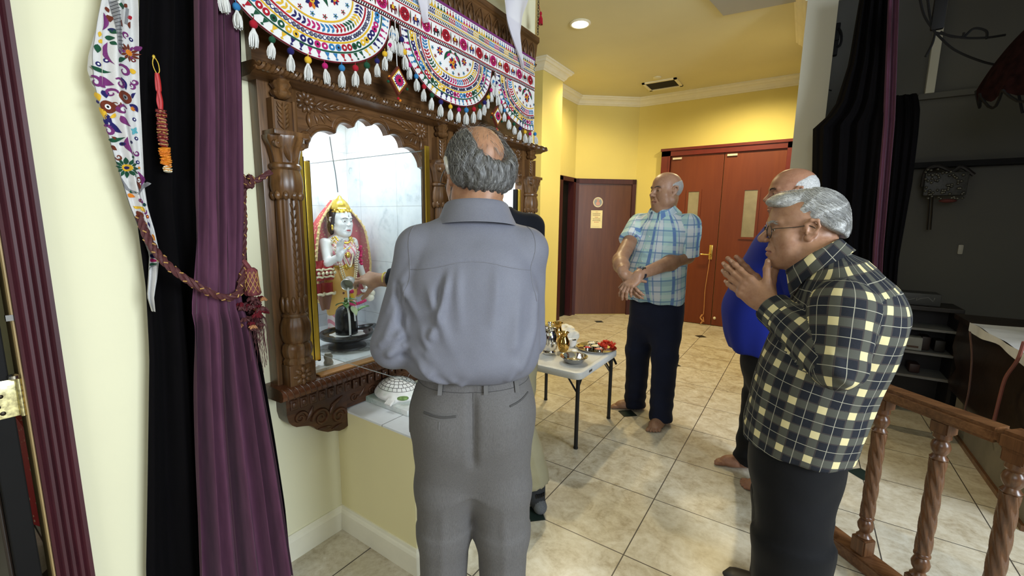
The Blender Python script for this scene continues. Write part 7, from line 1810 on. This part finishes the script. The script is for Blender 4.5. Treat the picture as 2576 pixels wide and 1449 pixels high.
    b = MB(); b.ball(K(.135, .065, .975), (.022, .024, .020), 12, 8); b.ball(K(.150, .070, 1.0), (.012, .016, .016), 10, 8); b.build('conch', plain('conch_cream', (.74, .68, .54), .35), T)
    b = MB(); b.box(-2.14, -1.955, 1.315, 1.485, .80, .808); b.build('plinth', M_marb, T, False)
statue()
# ---------------------------------------------------------------- black stone lingam
lg = thing('lingam', 'black polished stone lingam on a spouted round base at the front of the near niche', 'lingam', (-1.78, 1.235, .80))
stone = plain('black_stone', (.014, .014, .015), .22, var=.4, ns=30, bump=.1, bs=120); stoned = plain('worn_black_stone', (.035, .034, .034), .5, var=.5, ns=18, bump=.3, bs=90)
LX, LY = -1.78, 1.235
b = MB(); b.lathe([(.088, .801), (.086, .808), (.066, .816), (.060, .826), (.072, .838), (.100, .848)], (LX, LY, 0), 40); b.build('foot', stoned, lg)
def yoni(th, h):      # round dish drawn out into a spout on the far side
    a = (th-pi*.55+pi) % (2*pi)-pi; return 1+.62*math.exp(-(a/.22)**2)
b = MB(); b.lathe([(.085, .845), (.118, .850), (.126, .858), (.127, .868), (.120, .875), (.108, .874), (.104, .864), (.05, .862), (.001, .862)], (LX, LY, 0), 72, mod=yoni); b.build('dish', stone, lg)
b = MB(); b.lathe([(.051, .860), (.051, .92), (.050, .955), (.044, .98), (.032, .995), (.016, 1.003), (.001, 1.005)], (LX, LY, 0), 36); b.build('shaft', stone, lg)
mk = plain('milk', (.82, .82, .80), .15, var=.02)
b = MB(); rs = random.Random(2)
b.prism([((.058+.028*abs(sin(1.5*a+.4))+.012*sin(5*a))*cos(a), (.058+.028*abs(sin(1.5*a+.4))+.012*sin(5*a))*sin(a)) for a in np.linspace(0, 2*pi, 49)[:-1]], lambda p, q, w: (LX+p, LY+q, w), .862, .8655)
b.tube(bez([(LX+.030, LY-.012, .997), (LX+.045, LY-.016, .975), (LX+.051, LY-.018, .92), (LX+.0515, LY-.018, .868)], 5), [.005]*16, 6); b.tube(bez([(LX+.030, LY+.012, .997), (LX+.046, LY+.012, .97), (LX+.051, LY+.012, .93)], 5), .004, 6)
tag(b.build('milk_puddle', mk), 'white milk puddle running over the black stone lingam', 'milk')
lv = plain('bel_leaf', (.10, .22, .05), .4, var=.3); lv2 = plain('pale_leaf', (.45, .52, .30), .4, var=.2)
def leafobj(c, d, L, w, m, up=.2):
    c, d = V3(*c), nrm(d); s = nrm(np.cross(d, (0, 0, 1))); n = np.cross(s, d); b = MB()
    b.grid(7, 9, lambda i, j: tuple(c+d*L*j+s*w*(2*i-1)*sin(pi*min(1, j*.93+.05))**.9+n*(.10*L*(2*i-1)**2+up*L*j*(1-j)*2))); return b.build('leaf', m)
rs = random.Random(12)
for k in range(12):
    a = rs.uniform(0, 2*pi); q = rs.uniform(0, .018)
    tag(leafobj((LX+q*cos(a), LY+q*sin(a), 1.006+.003*k*.6), (cos(a), sin(a), rs.uniform(-.45, .15)), rs.uniform(.034, .058), rs.uniform(.009, .015), lv if k % 3 else lv2), 'small green leaf in the pile on top of the black lingam', 'leaf', 'leaves on the lingam')
tag(leafobj((LX+.02, LY+.050, .965), (.15, .95, .25), .065, .018, lv), 'bright green leaf sticking out at the right side of the lingam', 'leaf')
tag(leafobj((LX+.045, LY-.002, 1.0), (.8, -.1, -.75), .055, .016, lv2), 'pale wet leaf hanging down the front of the lingam', 'leaf')
t = NT('wet_stain'); n = t.noise(30, 5, .7); t.base(t.ramp(n, [(.35, (.18, .18, .17)), (.65, (.55, .57, .56))])); t.set(.2)
b = MB(); b.prism([((.125+.02*sin(3*a)+.012*sin(7*a+1))*cos(a), (.135+.02*sin(2*a)+.01*sin(9*a))*sin(a)) for a in np.linspace(0, 2*pi, 61)[:-1]], lambda p, q, w: (LX+p, LY+q, w), .8002, .8008)
tag(b.build('wet_stain', t.m, None, False), 'grey wet stain on the marble around the lingam base', 'stain')
# cup in the reaching hand and the stream of milk
cup = thing('steel_cup', 'small pale metal cup held in the reaching hand, pouring milk', 'cup', tuple(CUP))
ax = nrm(-nrm(ray(874, 716))*.80+V3(-.1, -.25, -.42)); c0 = CUP-ax*.050
b = MB(); b.lathe([(.001, 0), (.018, 0), (.023, .006), (.025, .030), (.0285, .052), (.0300, .054), (.0292, .056), (.0270, .054), (.023, .030), (.020, .008), (.001, .006)], tuple(c0), 32, axis=tuple(ax), cap=False); b.build('bowl', plain('aged_silver', (.62, .62, .58), .3, .8, var=.1), cup)
b = MB(); b.lathe([(.001, .020), (.0215, .020), (.0225, .023), (.001, .023)], tuple(c0), 28, axis=tuple(ax)); b.build('milk', plain('greenish_milk', (.45, .47, .36), .2), cup)
low = c0+ax*.054; dn = nrm(V3(0, 0, -1)-ax*(V3(0, 0, -1)@ax)); p0 = low+dn*.0275
b = MB(); b.tube([low+dn*.022-ax*.01, p0, p0+V3(0, 0, -.02), V3(p0[0], p0[1], 1.0)], [.0055, .0062, .0042, .0026], 8)
tag(b.build('milk_stream', mk), 'thin stream of milk falling from the cup onto the lingam', 'milk stream')
b = MB(); q_ = onx(800, 900, -1.66)
b.lathe([(.016, .80), (.020, .808), (.015, .82), (.018, .835), (.012, .85), (.001, .852)], (-1.612, 1.024, 0), 24); tag(b.build('stone_finial', plain('grey_stone', (.35, .34, .31), .6, var=.3, ns=40)), 'small grey stone piece at the front left corner of the near niche', 'stone')
b = MB(); b.box(-1.90, -1.84, 1.0, 1.05, .80, .85, .004); tag(b.build('marble_block', M_marb), 'small white marble block behind the gold door edge in the near niche', 'block')
# ---------------------------------------------------------------- marble tortoise
tt = thing('marble_tortoise', 'white marble tortoise with dark shell lines on the tiled pedestal', 'tortoise', (-1.45, 1.245, .586))
t = NT('tortoise_marble'); n = t.noise(9, 5, .6); t.base(t.ramp(n, [(.30, (.42, .50, .38)), (.45, (.72, .71, .67)), (.7, (.80, .78, .75))])); t.set(.45); M_tor = t.m
b = MB(); b.box(-1.636, -1.315, 1.182, 1.380, .586, .612, .006); 
t = NT('tortoise_base_marble'); n = t.noise(11, 5, .65); t.base(t.ramp(n, [(.32, (.22, .32, .25)), (.46, (.50, .56, .52)), (.64, (.68, .69, .66))])); t.set(.45)
b.build('slab', t.m, tt)
d = Sdf(); TC = V3(-1.478, 1.278, .628)
d.ell(TC+V3(0, 0, .0), (.118, .094, .024), None, .02); d.ell(TC+V3(0, 0, .010), (.106, .083, .056), None, .02)
hp = [TC+V3(-.095, .0, .006), TC+V3(-.125, .0, .014), TC+V3(-.138, .0, .026)]; d.chain(hp, [.020, .017, .016], .015); d.ell(TC+V3(-.145, .0, .034), (.024, .018, .018), None, .012)
feet = [(.055, -.080), (.07, .080), (-.06, .080)]
for x, y in feet:
    d.cap(TC+V3(x*.8, y*.8, -.002), TC+V3(x*1.1, y*1.08, -.002), .020, .016, .012)
    for k in range(4): d.cap(TC+V3(x*1.1+.010*(k-1.5), y*1.08+math.copysign(.008, y), .004), TC+V3(x*1.12+.011*(k-1.5), y*1.08+math.copysign(.026, y), -.008), .0065, .005, .003)
d.cap(TC+V3(.105, 0, 0), TC+V3(.135, .0, -.006), .011, .006, .012)
V, Q = d.mesh(.005); bo = to_obj('body', V, Q, [M_tor], tt)
b = MB(); el = lambda r, a: TC+V3(.106*r*cos(a), .083*r*sin(a), .0105+.0562*math.sqrt(max(0, 1-r*r)))
for r in (.22, .42, .62, .80, .93): b.tube([el(r, a) for a in np.linspace(0, 2*pi, 48)], .0012, 5, False)
for r0, r1, n in ((.22, .42, 8), (.42, .62, 16), (.62, .80, 22), (.80, .93, 26)):
    for k in range(n): a = 2*pi*k/n+r0; b.tube([el(r, a) for r in np.linspace(r0, r1, 4)], .0011, 4, False)
b.build('shell_lines', plain('shell_line_ink', (.07, .065, .06), .6), bo)
for s in (1, -1): b = MB(); b.ball(TC+V3(-.155, s*.014, .040), (.003, .003, .003), 8, 6); b.build('eye', MATS['pupil'], bo)
b = MB(); b.ball(TC+V3(.085, -.050, .008), (.030, .024, .009), 14, 8); b.build('moss', plain('green_moss', (.16, .26, .08), .9, var=.4, ns=60, bump=.6, bs=150), bo)
# ---------------------------------------------------------------- folding table with offerings
tb = thing('folding_table', 'small white plastic folding table with black legs holding the offering vessels', 'table', (-1.335, 2.585, 0))
TZ = .52; tx0, tx1, ty0, ty1 = -1.65, -1.02, 2.26, 2.90
def rrect(i_, z, r=.055, n=8):
    P = []
    for cx, cy, a0 in ((tx1-r, ty1-r, 0), (tx0+r, ty1-r, pi/2), (tx0+r, ty0+r, pi), (tx1-r, ty0+r, 3*pi/2)):
        for k in range(n+1): a = a0+pi/2*k/n; P.append((cx+(r-i_)*cos(a), cy+(r-i_)*sin(a), z))
    return P
b = MB(); L4 = [rrect(i_, z) for i_, z in ((.014, TZ-.046), (.004, TZ-.045), (0, TZ-.038), (0, TZ-.010), (.003, TZ-.003), (.010, TZ), (.030, TZ), (.034, TZ-.0015))]; nn = len(L4[0])
b.add([p for l_ in L4 for p in l_], [(j*nn+i, j*nn+(i+1) % nn, (j+1)*nn+(i+1) % nn, (j+1)*nn+i) for j in range(len(L4)-1) for i in range(nn)]+[tuple(range(nn))[::-1], tuple(range((len(L4)-1)*nn, len(L4)*nn))])
b.build('tabletop', plain('white_plastic', (.62, .62, .60), .45, var=.05, ns=120, bump=.12, bs=400), tb)
b = MB(); b.box(tx1-.001, tx1+.0015, 2.385, 2.43, TZ-.027, TZ-.013); b.build('brand_plate', plain('dark_plate', (.06, .06, .065), .4), tb, False)
lm = plain('black_leg_metal', (.012, .012, .013), .4, .3)
for (x, y) in ((-1.068, 2.336), (-1.058, 2.862), (-1.60, 2.336), (-1.595, 2.885)):
    b = MB(); b.tube([(x, y, TZ-.045), (x, y, .005)], .0125, 10); b.tube([(x, y, .012), (x, y, 0)], .0145, 10); b.build('leg', lm, tb)
for (x, y, s) in ((-1.068, 2.336, 1), (-1.058, 2.862, -1)):
    b = MB(); b.tube([(x, y, TZ-.16), (x-.085, y+s*.0, TZ-.045)], .006, 8); b.tube([(x-.006, y+s*.012, TZ-.16), (x-.10, y+s*.012, TZ-.045)], .004, 6); b.tube([(x, y, TZ-.13), (x+.0, y+s*.075, TZ-.045)], .006, 8); b.build('brace', lm, tb)
b = MB()
for s in (0, 1): b.tube([(-1.058, 2.872, TZ-.05), (-1.045, 2.905, TZ-.10), (-1.040, 2.915, TZ-.12)], .008, 6)
b.build('catch', lm, tb)
M_ss = plain('polished_steel', (.74, .72, .69), .1, 1., var=.03); M_br = plain('polished_brass', (.62, .40, .12), .14, 1., var=.1)
def vessel(name, label, cat, px, py, prof, m, n=36, grp=None, z=TZ):
    p = onz(px, py, z); t_ = thing(name, label, cat, (p[0], p[1], z), grp); b = MB(); b.lathe([(r, z+h) for r, h in prof], (p[0], p[1], 0), n, cap=False); b.build('body', m, t_); return t_, p
t_, p = vessel('steel_pot', 'tall shiny steel water pot with lid at the left of the white table', 'pot', 1381, 889, [(.001, 0), (.040, 0), (.043, .006), (.043, .018), (.038, .024), (.050, .034), (.056, .07), (.055, .12), (.048, .145), (.040, .155), (.040, .175), (.044, .180)], M_ss)
b = MB(); b.lathe([(.047, TZ+.180), (.047, TZ+.186), (.036, TZ+.196), (.012, TZ+.200), (.010, TZ+.206), (.015, TZ+.213), (.012, TZ+.222), (.001, TZ+.226)], (p[0], p[1], 0), 32); b.build('lid', M_ss, t_)
b = MB(); b.tube(bez([(p[0]+.02, p[1]-.045, TZ+.165), (p[0]+.03, p[1]-.072, TZ+.15), (p[0]+.03, p[1]-.08, TZ+.11), (p[0]+.02, p[1]-.055, TZ+.075)], 6), .006, 8); b.build('handle', M_ss, t_)
vessel('brass_pot', 'brass lota with rolled rim between the steel pot and the white bowl', 'pot', 1417, 884, [(.001, 0), (.026, 0), (.028, .006), (.036, .02), (.043, .048), (.040, .075), (.028, .100), (.024, .115), (.030, .130), (.038, .137), (.036, .139), (.024, .125)], M_br)
vessel('brass_pot', 'second brass lota half hidden behind the steel pot', 'pot', 1402, 862, [(.001, 0), (.028, 0), (.030, .006), (.040, .02), (.047, .05), (.044, .08), (.030, .105), (.027, .125), (.032, .145), (.040, .152), (.038, .154), (.026, .140)], M_br)
b = MB(); pc = onz(1412, 858, TZ)
d = Sdf(); d.ell(pc+V3(.0, .02, .04), (.085, .10, .055), None, .03); d.ell(pc+V3(-.05, -.02, .06), (.07, .06, .055), None, .03); d.ell(pc+V3(.055, .06, .035), (.05, .06, .05), None, .03); d.ell(pc+V3(-.0, .05, .075), (.06, .07, .04), None, .03); d.half((0, 0, TZ), (0, 0, -1), .004, pc+V3(0, 0, .04), (.25, .25, .25)); V, Q = d.mesh(.006)
wc = to_obj('white_cloth', V, Q, [plain('white_bag_cloth', (.74, .73, .68), .7)], None, lambda P: .010-np.abs(lump(P, 60, 6))*.014-np.abs(lump(P, 130, 2))*.005); tag(wc, 'crumpled white cloth bundle at the back of the white table', 'cloth')
t_, p = vessel('white_bowl', 'small white plastic bowl with two dark berries on the white table', 'bowl', 1440, 872, [(.001, 0), (.020, 0), (.024, .01), (.032, .050), (.034, .054), (.031, .052), (.022, .014), (.001, .008)], plain('white_bowl_plastic', (.76, .75, .73), .35))
b = MB(); b.lathe([(.001, TZ+.040), (.0285, TZ+.040), (.001, TZ+.044)], (p[0], p[1], 0), 20); b.build('filling', plain('white_filling', (.74, .73, .70), .6), t_)
for s in (-1, 1): b = MB(); b.ball((p[0]+.012+.002*s, p[1]+s*.010, TZ+.050), (.007, .007, .007), 10, 8); tag(b.build('dark_berry', MATS['pupil']), 'round black berry in the small white bowl', 'berry', 'berries in the white bowl')
t_, p = vessel('white_dish', 'tiny white dish of white powder in front of the white bowl', 'dish', 1443, 886, [(.001, 0), (.016, 0), (.026, .014), (.028, .016), (.001, .010)], plain('white_dish_glaze', (.74, .73, .71), .3)); b = MB(); b.ball((p[0], p[1], TZ+.014), (.020, .020, .008), 12, 6); b.build('powder', plain('white_powder', (.80, .80, .78), .9), t_)
vessel('steel_bowl', 'wide shallow steel bowl at the front of the white table', 'bowl', 1443, 911, [(.001, 0), (.045, 0), (.060, .008), (.084, .038), (.090, .041), (.089, .043), (.082, .040), (.058, .011), (.001, .004)], M_ss, 44)
t_, p = vessel('steel_tray', 'round steel tray of offerings with small bowls and red petals on the white table', 'tray', 1500, 878, [(.001, 0), (.120, 0), (.132, .010), (.140, .014), (.141, .016), (.133, .013), (.119, .004), (.001, .003)], M_ss, 56)
def small(dx, dy, r, lab, fill, hp=.0):
    q = thing('small_bowl', lab, 'bowl', (p[0]+dx, p[1]+dy, TZ+.004), 'small steel bowls on the tray'); b = MB(); b.lathe([(.001, TZ+.004), (r*.6, TZ+.004), (r*.85, TZ+.012), (r, TZ+.028), (r*1.04, TZ+.029), (r*.96, TZ+.027), (r*.8, TZ+.013), (.001, TZ+.008)], (p[0]+dx, p[1]+dy, 0), 28, cap=False); b.build('body', M_ss, q)
    if fill: b = MB(); b.ball((p[0]+dx, p[1]+dy, TZ+.020), (r*.86, r*.86, .010+hp), 14, 6); b.build('filling', fill, q)
cr = plain('rice_cream', (.72, .64, .40), .8, var=.2, ns=200, bump=.6, bs=300); yl = plain('pale_sugar', (.74, .70, .56), .8, var=.2, ns=150, bump=.8, bs=250)
small(-.055, .045, .034, 'small steel bowl of pale sweets at the back left of the tray', yl, .004); small(-.005, -.010, .036, 'small steel bowl heaped with cream grains in the middle of the tray', cr, .003); small(-.035, -.075, .030, 'small steel bowl with red powder at the left of the tray', plain('red_powder', (.50, .05, .04), .9)); small(.045, -.065, .032, 'small steel bowl with coral petals at the front of the tray', plain('coral_mix', (.62, .22, .16), .8)); small(-.005, .075, .032, 'small steel bowl of white sweets at the back of the tray', yl, .004)
rs = random.Random(21); rp_ = [plain('red_petal', (.70, .045, .015), .6), plain('coral_petal', (.72, .10, .05), .6)]
for k in range(34):
    a, q = rs.uniform(0, 2*pi), rs.uniform(0, .058); c = V3(p[0]+.055+q*cos(a)*.9, p[1]+.045+q*sin(a)*1.3, TZ+.010+.026*(1-q/.06)+rs.uniform(0, .008)); b = MB()
    b.grid(6, 6, lambda i, j: tuple(c+V3(.020*(2*i-1)*cos(a)-.014*(2*j-1)*sin(a), .020*(2*i-1)*sin(a)+.014*(2*j-1)*cos(a), .010*((2*i-1)**2+(2*j-1)**2)+.004*sin(5*i+k))))
    tag(b.build('red_petal', rp_[k % 2]), 'red petal in the flower heap at the right of the steel tray', 'petal', 'red petals on the tray')
# ---------------------------------------------------------------- wooden railing
rl = thing('wooden_railing', 'brown wooden railing with twisted balusters and square handrail at the right', 'railing', (.34, 2.15, 0))
RD = nrm((.707, -.707, 0)); RN = V3(RD[1], -RD[0], 0); RB = V3(.345, 2.150, 0)
M_rail = wood('railing_oak', (.055, .022, .009), (.17, .075, .030), .3, 2, 9, .2); M_rail2 = wood('handrail_oak', (.075, .030, .012), (.20, .092, .038), .26, 0, 9, .2)
def rbox(b, t0, t1, n0, n1, z0, z1, bev=.006):
    c = RB+RD*(t0+t1)/2+RN*(n0+n1)/2; bm = bmesh.new(); bmesh.ops.create_cube(bm, size=1)
    for q in bm.verts: q.co = (q.co.x*(t1-t0), q.co.y*(n1-n0), (z0+z1)/2+q.co.z*(z1-z0))
    bmesh.ops.bevel(bm, geom=list(bm.edges), offset=bev, segments=2, affect='EDGES')
    b.bm(bm, None, Matrix(((RD[0], RN[0], 0, c[0]), (RD[1], RN[1], 0, c[1]), (0, 0, 1, 0), (0, 0, 0, 1))))
b = MB(); rbox(b, -.30, 1.2, -.045, .045, 0.0, .055); b.build('base_rail', M_rail2, rl)
b = MB(); rbox(b, -.30, .335, -.042, .042, .735, .785, .012); b.build('handrail', M_rail2, rl)
b = MB(); rbox(b, .335, 1.2, -.046, .046, .730, .790, .012); b.build('handrail', M_rail, rl)
for k, t_ in enumerate((-.21, -.03, .175, .37, .56)):
    c = RB+RD*t_; bl = MB(); rbox(bl, t_-.029, t_+.029, -.029, .029, .055, .125, .004); rbox(bl, t_-.027, t_+.027, -.027, .027, .690, .735, .004)
    bl.lathe([(.024, .125), (.027, .132), (.020, .140), (.017, .150), (.025, .165), (.028, .182), (.022, .200), (.018, .206), (.025, .213), (.025, .219), (.021, .225)], (c[0], c[1], 0), 24)
    bl.lathe([(.0225, .225+.365*i/40) for i in range(41)], (c[0], c[1], 0), 40, mod=lambda th, h: 1+.11*cos(6*(th+h*13)))
    bl.lathe([(.021, .590), (.026, .597), (.020, .605), (.018, .612), (.025, .625), (.028, .640), (.024, .655), (.018, .663), (.026, .674), (.024, .690)], (c[0], c[1], 0), 24)
    bl.build('baluster', M_rail, rl)
# ---------------------------------------------------------------- dark room on the right, its lack of light put into dark colours
M_drk = plain('dark_cabinet', (.012, .009, .008), .45, var=.3); M_shelf = plain('shelf_edge', (.20, .20, .20), .5)
def drop(name, lab, pts, Y, m, amp, fr, ph=0, nu=60, nv=40):
    E_ = sorted([((ony(a, py, Y)[2]+ony(c, py, Y)[2])/2, ony(a, py, Y)[0], ony(c, py, Y)[0]) for py, a, c in pts]); E_ = np.array(E_); b = MB()
    def fn(i, j):
        z = E_[0, 0]+(E_[-1, 0]-E_[0, 0])*j; x0, x1 = np.interp(z, E_[:, 0], E_[:, 1]), np.interp(z, E_[:, 0], E_[:, 2]); return (x0+(x1-x0)*i, Y+amp*sin(2*pi*fr*i+ph+z*.6)+.4*amp*sin(2*pi*fr*2.3*i+z), z)
    b.grid(nu, nv, fn); o_ = b.build(name, m); tag(o_, lab, 'curtain'); return o_
drop('black_curtain', 'black stage curtain behind the elderly person at the right', [(-40, 2168, 2246), (150, 2136, 2243), (270, 2098, 2240), (310, 2046, 2238), (600, 2040, 2200), (900, 2030, 2190), (1090, 2025, 2180)], 3.90, M_bvel, .025, 4)
drop('purple_curtain', 'narrow purple curtain edge hanging between the black stage curtains', [(-40, 2236, 2264), (300, 2222, 2252), (630, 2196, 2222), (1000, 2178, 2205)], 3.86, M_pvel, .012, 1.6, .8, 40)
drop('black_curtain', 'lower black cloth with ragged right edge beside the narrow purple curtain', [(238, 2246, 2308), (270, 2244, 2316), (330, 2242, 2312), (460, 2230, 2296), (650, 2214, 2262), (980, 2190, 2235)], 3.92, M_bvel, .010, 3, 0, 40)
# shelf unit
YS = 4.30; a = ony(2140, 790, YS); c = ony(2425, 985, YS); zt = ony(2300, 775, YS)[2]
su = thing('shelf_unit', 'dark low shelf unit with pale shelf edges against the back wall', 'shelf', (.8, 4.45, 0))
x0, x1 = .36, ony(2420, 830, YS)[0]; top = ony(2330, 772, YS)[2]
b = MB(); b.box(x0, x1, YS, 4.60, top-.03, top, .003); b.box(x0, x0+.02, YS, 4.60, 0, top-.03); b.box(x1-.02, x1, YS, 4.60, 0, top-.03); b.box(x0, x1, 4.58, 4.60, 0, top); b.build('body', M_drk, su, False)
for py in (826, 886, 947): z = ony(2300, py, YS)[2]; b = MB(); b.box(x0+.02, x1-.02, YS+.01, 4.58, z-.012, z+.004); b.box(x0+.02, x1-.02, YS, YS+.012, z-.010, z+.006); b.build('shelf', M_shelf, su, False)
z = ony(2300, 886, YS)[2]+.008; bxp = ony(2295, 868, YS+.03)
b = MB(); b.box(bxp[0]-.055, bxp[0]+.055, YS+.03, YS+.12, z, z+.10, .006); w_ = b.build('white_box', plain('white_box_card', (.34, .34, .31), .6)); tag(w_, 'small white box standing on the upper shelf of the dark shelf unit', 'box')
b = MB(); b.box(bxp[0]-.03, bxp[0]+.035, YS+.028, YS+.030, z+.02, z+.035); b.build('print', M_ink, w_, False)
rs = random.Random(31)
for k, x in enumerate((.46, .50, .60, .58, .84, .80, .92)):
    zz = ony(2300, (886, 947)[k % 2], YS)[2]+.008; r = rs.uniform(.025, .034); b = MB(); b.box(x-r, x+r, YS+.08, YS+.2, zz, zz+rs.uniform(.06, .12), .01); o_ = b.build('dark_box', plain('shelf_clutter', (.02+.01*(k % 3), .016, .012), .5))
    tag(o_, 'dim dark box among the clutter on the dark shelf unit', 'box', 'dark boxes on the shelf unit')
zt_ = top+.001; b = MB(); b.box(.52, x1-.12, YS+.05, YS+.22, zt_, zt_+.09, .006); st_ = b.build('storage_box', plain('grey_storage_box', (.05, .05, .048), .5)); tag(st_, 'grey flat box with scribbled writing on top of the dark shelf unit', 'box')
b = MB(); b.tube([(.60+.02*k+.018*sin(k*1.3), YS+.048, zt_+.05+.016*sin(k*2.1)) for k in range(14)], .0025, 5); b.build('scribble', plain('scribble_ink', (.22, .22, .21)), st_)
# dark ornate bag on the rail, switch
def px_box(b, p0, p1, Y, d): a, c = ony(*p0, Y), ony(*p1, Y); b.box(min(a[0], c[0]), max(a[0], c[0]), Y-d, Y, min(a[2], c[2]), max(a[2], c[2]), .01)
hb = thing('ornate_bag', 'dark ornate bag with studs hanging from the black wall rail', 'bag', tuple(ony(2385, 460, 4.5)))
b = MB(); px_box(b, (2325, 437), (2425, 492), 4.50, .06); b.build('body', plain('dark_brocade', (.028, .026, .020), .5, var=.6, ns=70, bump=.8, bs=80), hb)
b = MB()
for k in range(60): q = ony(2325+100*rs.random(), 425+75*rs.random(), 4.43); b.ball(q, (.010, .008, .010), 7, 5)
b.build('studs', plain('dark_studs', (.07, .065, .05), .3, .5, var=.5, ns=50), hb)
b = MB(); b.tube(bez([tuple(ony(x, y, 4.46)) for x, y in ((2320, 470), (2330, 430), (2360, 418), (2395, 430), (2420, 420), (2450, 440))], 6), .014, 8); b.build('strap', M_drk, hb)
b = MB()
for x in (2338, 2346): b.tube([tuple(ony(x, 492, 4.48)), tuple(ony(x-3, 540, 4.5)), tuple(ony(x-6, 578, 4.5))], .006, 5)
b.build('cords', M_drk, hb)
b = MB(); b.ball(ony(2384, 505, 4.45), (.05, .03, .015), 10, 6); tag(b.build('red_cloth_scrap', plain('dim_red', (.13, .03, .025), .7)), 'dim red scrap below the ornate bag', 'cloth')
b = MB(); px_box(b, (2410, 615), (2420, 640), 4.62, .02); tag(b.build('wall_switch', plain('switch_ivory', (.35, .33, .27), .5)), 'small ivory switch on the dark stage wall', 'switch')
oc = thing('cable_box', 'dark cable box with a coiled cord high on the wall behind the grey post', 'box', tuple(ony(2105, 110, 4.60)))
b = MB(); px_box(b, (2093, 65), (2110, 105), 4.61, .05); px_box(b, (2080, 110), (2105, 142), 4.61, .05); b.build('box', M_black, oc)
b = MB(); b.tube([tuple(ony(2108+9*cos(t_), 95+22*sin(t_), 4.56)) for t_ in np.linspace(-1.6, 1.8, 16)], .010, 6); b.tube([tuple(ony(x, y, 4.58)) for x, y in ((2088, 145), (2080, 225), (2092, 228))], .005, 5); b.build('cord', M_black, oc)
# dark wooden cabinet with white top
cb_ = thing('dark_cabinet', 'dark wooden cabinet with white cloth on top at the right edge', 'cabinet', (1.3, 3.4, 0))
XC = .985
gp = plain('grey_plinth', (.16, .145, .12), .6); 
b = MB(); b.box(XC, XC+.06, 2.86, 4.10, 0.0, .30); b.build('plinth', gp, cb_, False); b = MB(); b.box(XC-.015, XC, 2.86, 4.10, 0, .028); b.build('plinth_trim', M_rail, cb_, False)
zc_ = onx(2576, 880, XC-.04)[2]
b = MB()
cp = [(XC+.02, .26), (XC-.05, .30), (XC-.07, .36), (XC-.04, .45), (XC-.075, .60), (XC-.06, .78), (XC-.09, .80), (XC-.09, .83), (XC+.7, .83), (XC+.7, .26)]
b.prism(cp, lambda u_, v_, w: (u_, w, v_), 2.70, 4.05); b.build('body', plain('dark_carved_wood', (.012, .006, .004), .35, var=.5, ns=40, bump=.7, bs=30), cb_)
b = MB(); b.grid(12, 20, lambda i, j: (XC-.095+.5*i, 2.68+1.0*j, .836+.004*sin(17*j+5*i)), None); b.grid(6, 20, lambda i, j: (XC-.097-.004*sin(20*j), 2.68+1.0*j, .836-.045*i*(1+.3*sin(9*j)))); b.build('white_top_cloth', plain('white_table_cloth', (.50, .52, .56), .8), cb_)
b = MB(); px = [(2576, 860), (2560, 905), (2530, 950), (2515, 1000), (2500, 1060), (2490, 1085)]
b.tube(bez([tuple(onx(x, y, XC-.12)) for x, y in px], 8), .007, 6); b.build('cord', plain('dim_red_cord', (.16, .045, .03), .7), cb_)['label'] = 'dim red cord hanging down the front'
b = MB(); b.tube(bez([tuple(onx(x, y, XC-.12)) for x, y in ((2440, 835), (2445, 900), (2438, 980), (2428, 1030), (2430, 1060))], 8), .005, 6); b.build('cord', plain('dim_brown_cord', (.07, .03, .022), .7), cb_)['label'] = 'thin brown cord at the left end'
# ceremonial parasol hanging in the dark corner
pa = thing('parasol', 'dark ceremonial parasol with scalloped edge hanging in the upper right corner', 'parasol', (1.03, 3.42, 2.56))
PC_, PA = V3(1.03, 3.42, 2.56), nrm((-.35, -.25, .9)); s1 = nrm(np.cross(PA, (0, 1, 0))); s2 = np.cross(PA, s1); n_ = 96
def par(i, j): a = 2*pi*i; r = .44*j; return PC_+(s1*cos(a)+s2*sin(a))*r-PA*(.30*j*j+(.05*abs(sin(8*a))*max(0, j-.85)/.15))
b = MB(); b.grid(n_, 18, par, closeu=True); b.build('canopy', plain('dark_maroon_brocade', (.010, .003, .003), .9, 0, .05, var=.6, ns=26, bump=.6, bs=60), pa)
b = MB()
for k in range(16): b.tube([par(k/16+.002*q*0, 1) if q == 0 else par((k+q/6)/16, 1)-PA*(.035*sin(pi*q/6)) for q in range(7)], .007, 5)
b.build('scallop_edge', M_black, pa)
b = MB(); b.tube([PC_-PA*.02, PC_-PA*.60], .014, 8); b.tube([PC_, PC_+V3(0, 0, .6)], .006, 6); b.build('pole', M_black, pa)
hub = ony(2352, 82, 3.6)
b = MB()
for pts in (((2312, -10), (2325, 40), (2352, 82)), ((2332, -10), (2340, 45), (2352, 82)), ((2352, 82), (2345, 110), (2328, 143)), ((2352, 82), (2400, 125), (2470, 155), (2530, 168)), ((2352, 82), (2420, 95), (2480, 95), (2530, 88)), ((2530, 168), (2555, 210), (2572, 285)), ((2365, 80), (2392, 92), (2420, 93), (2425, 82)), ((2425, 93), (2450, 72), (2480, 78), (2482, 98))):
    b.tube(bez([tuple(ony(x, y, 3.6)) for x, y in pts], 6), .0065, 5)
tag(b.build('knotted_rope', M_black), 'knotted black rope hanging from the ceiling in front of the dark parasol', 'rope')
b = MB(); px_box(b, (2352, -20), (2372, 75), 3.62, .03); tag(b.build('hanging_block', M_black), 'black hanging block at the knot of the black rope', 'fitting')
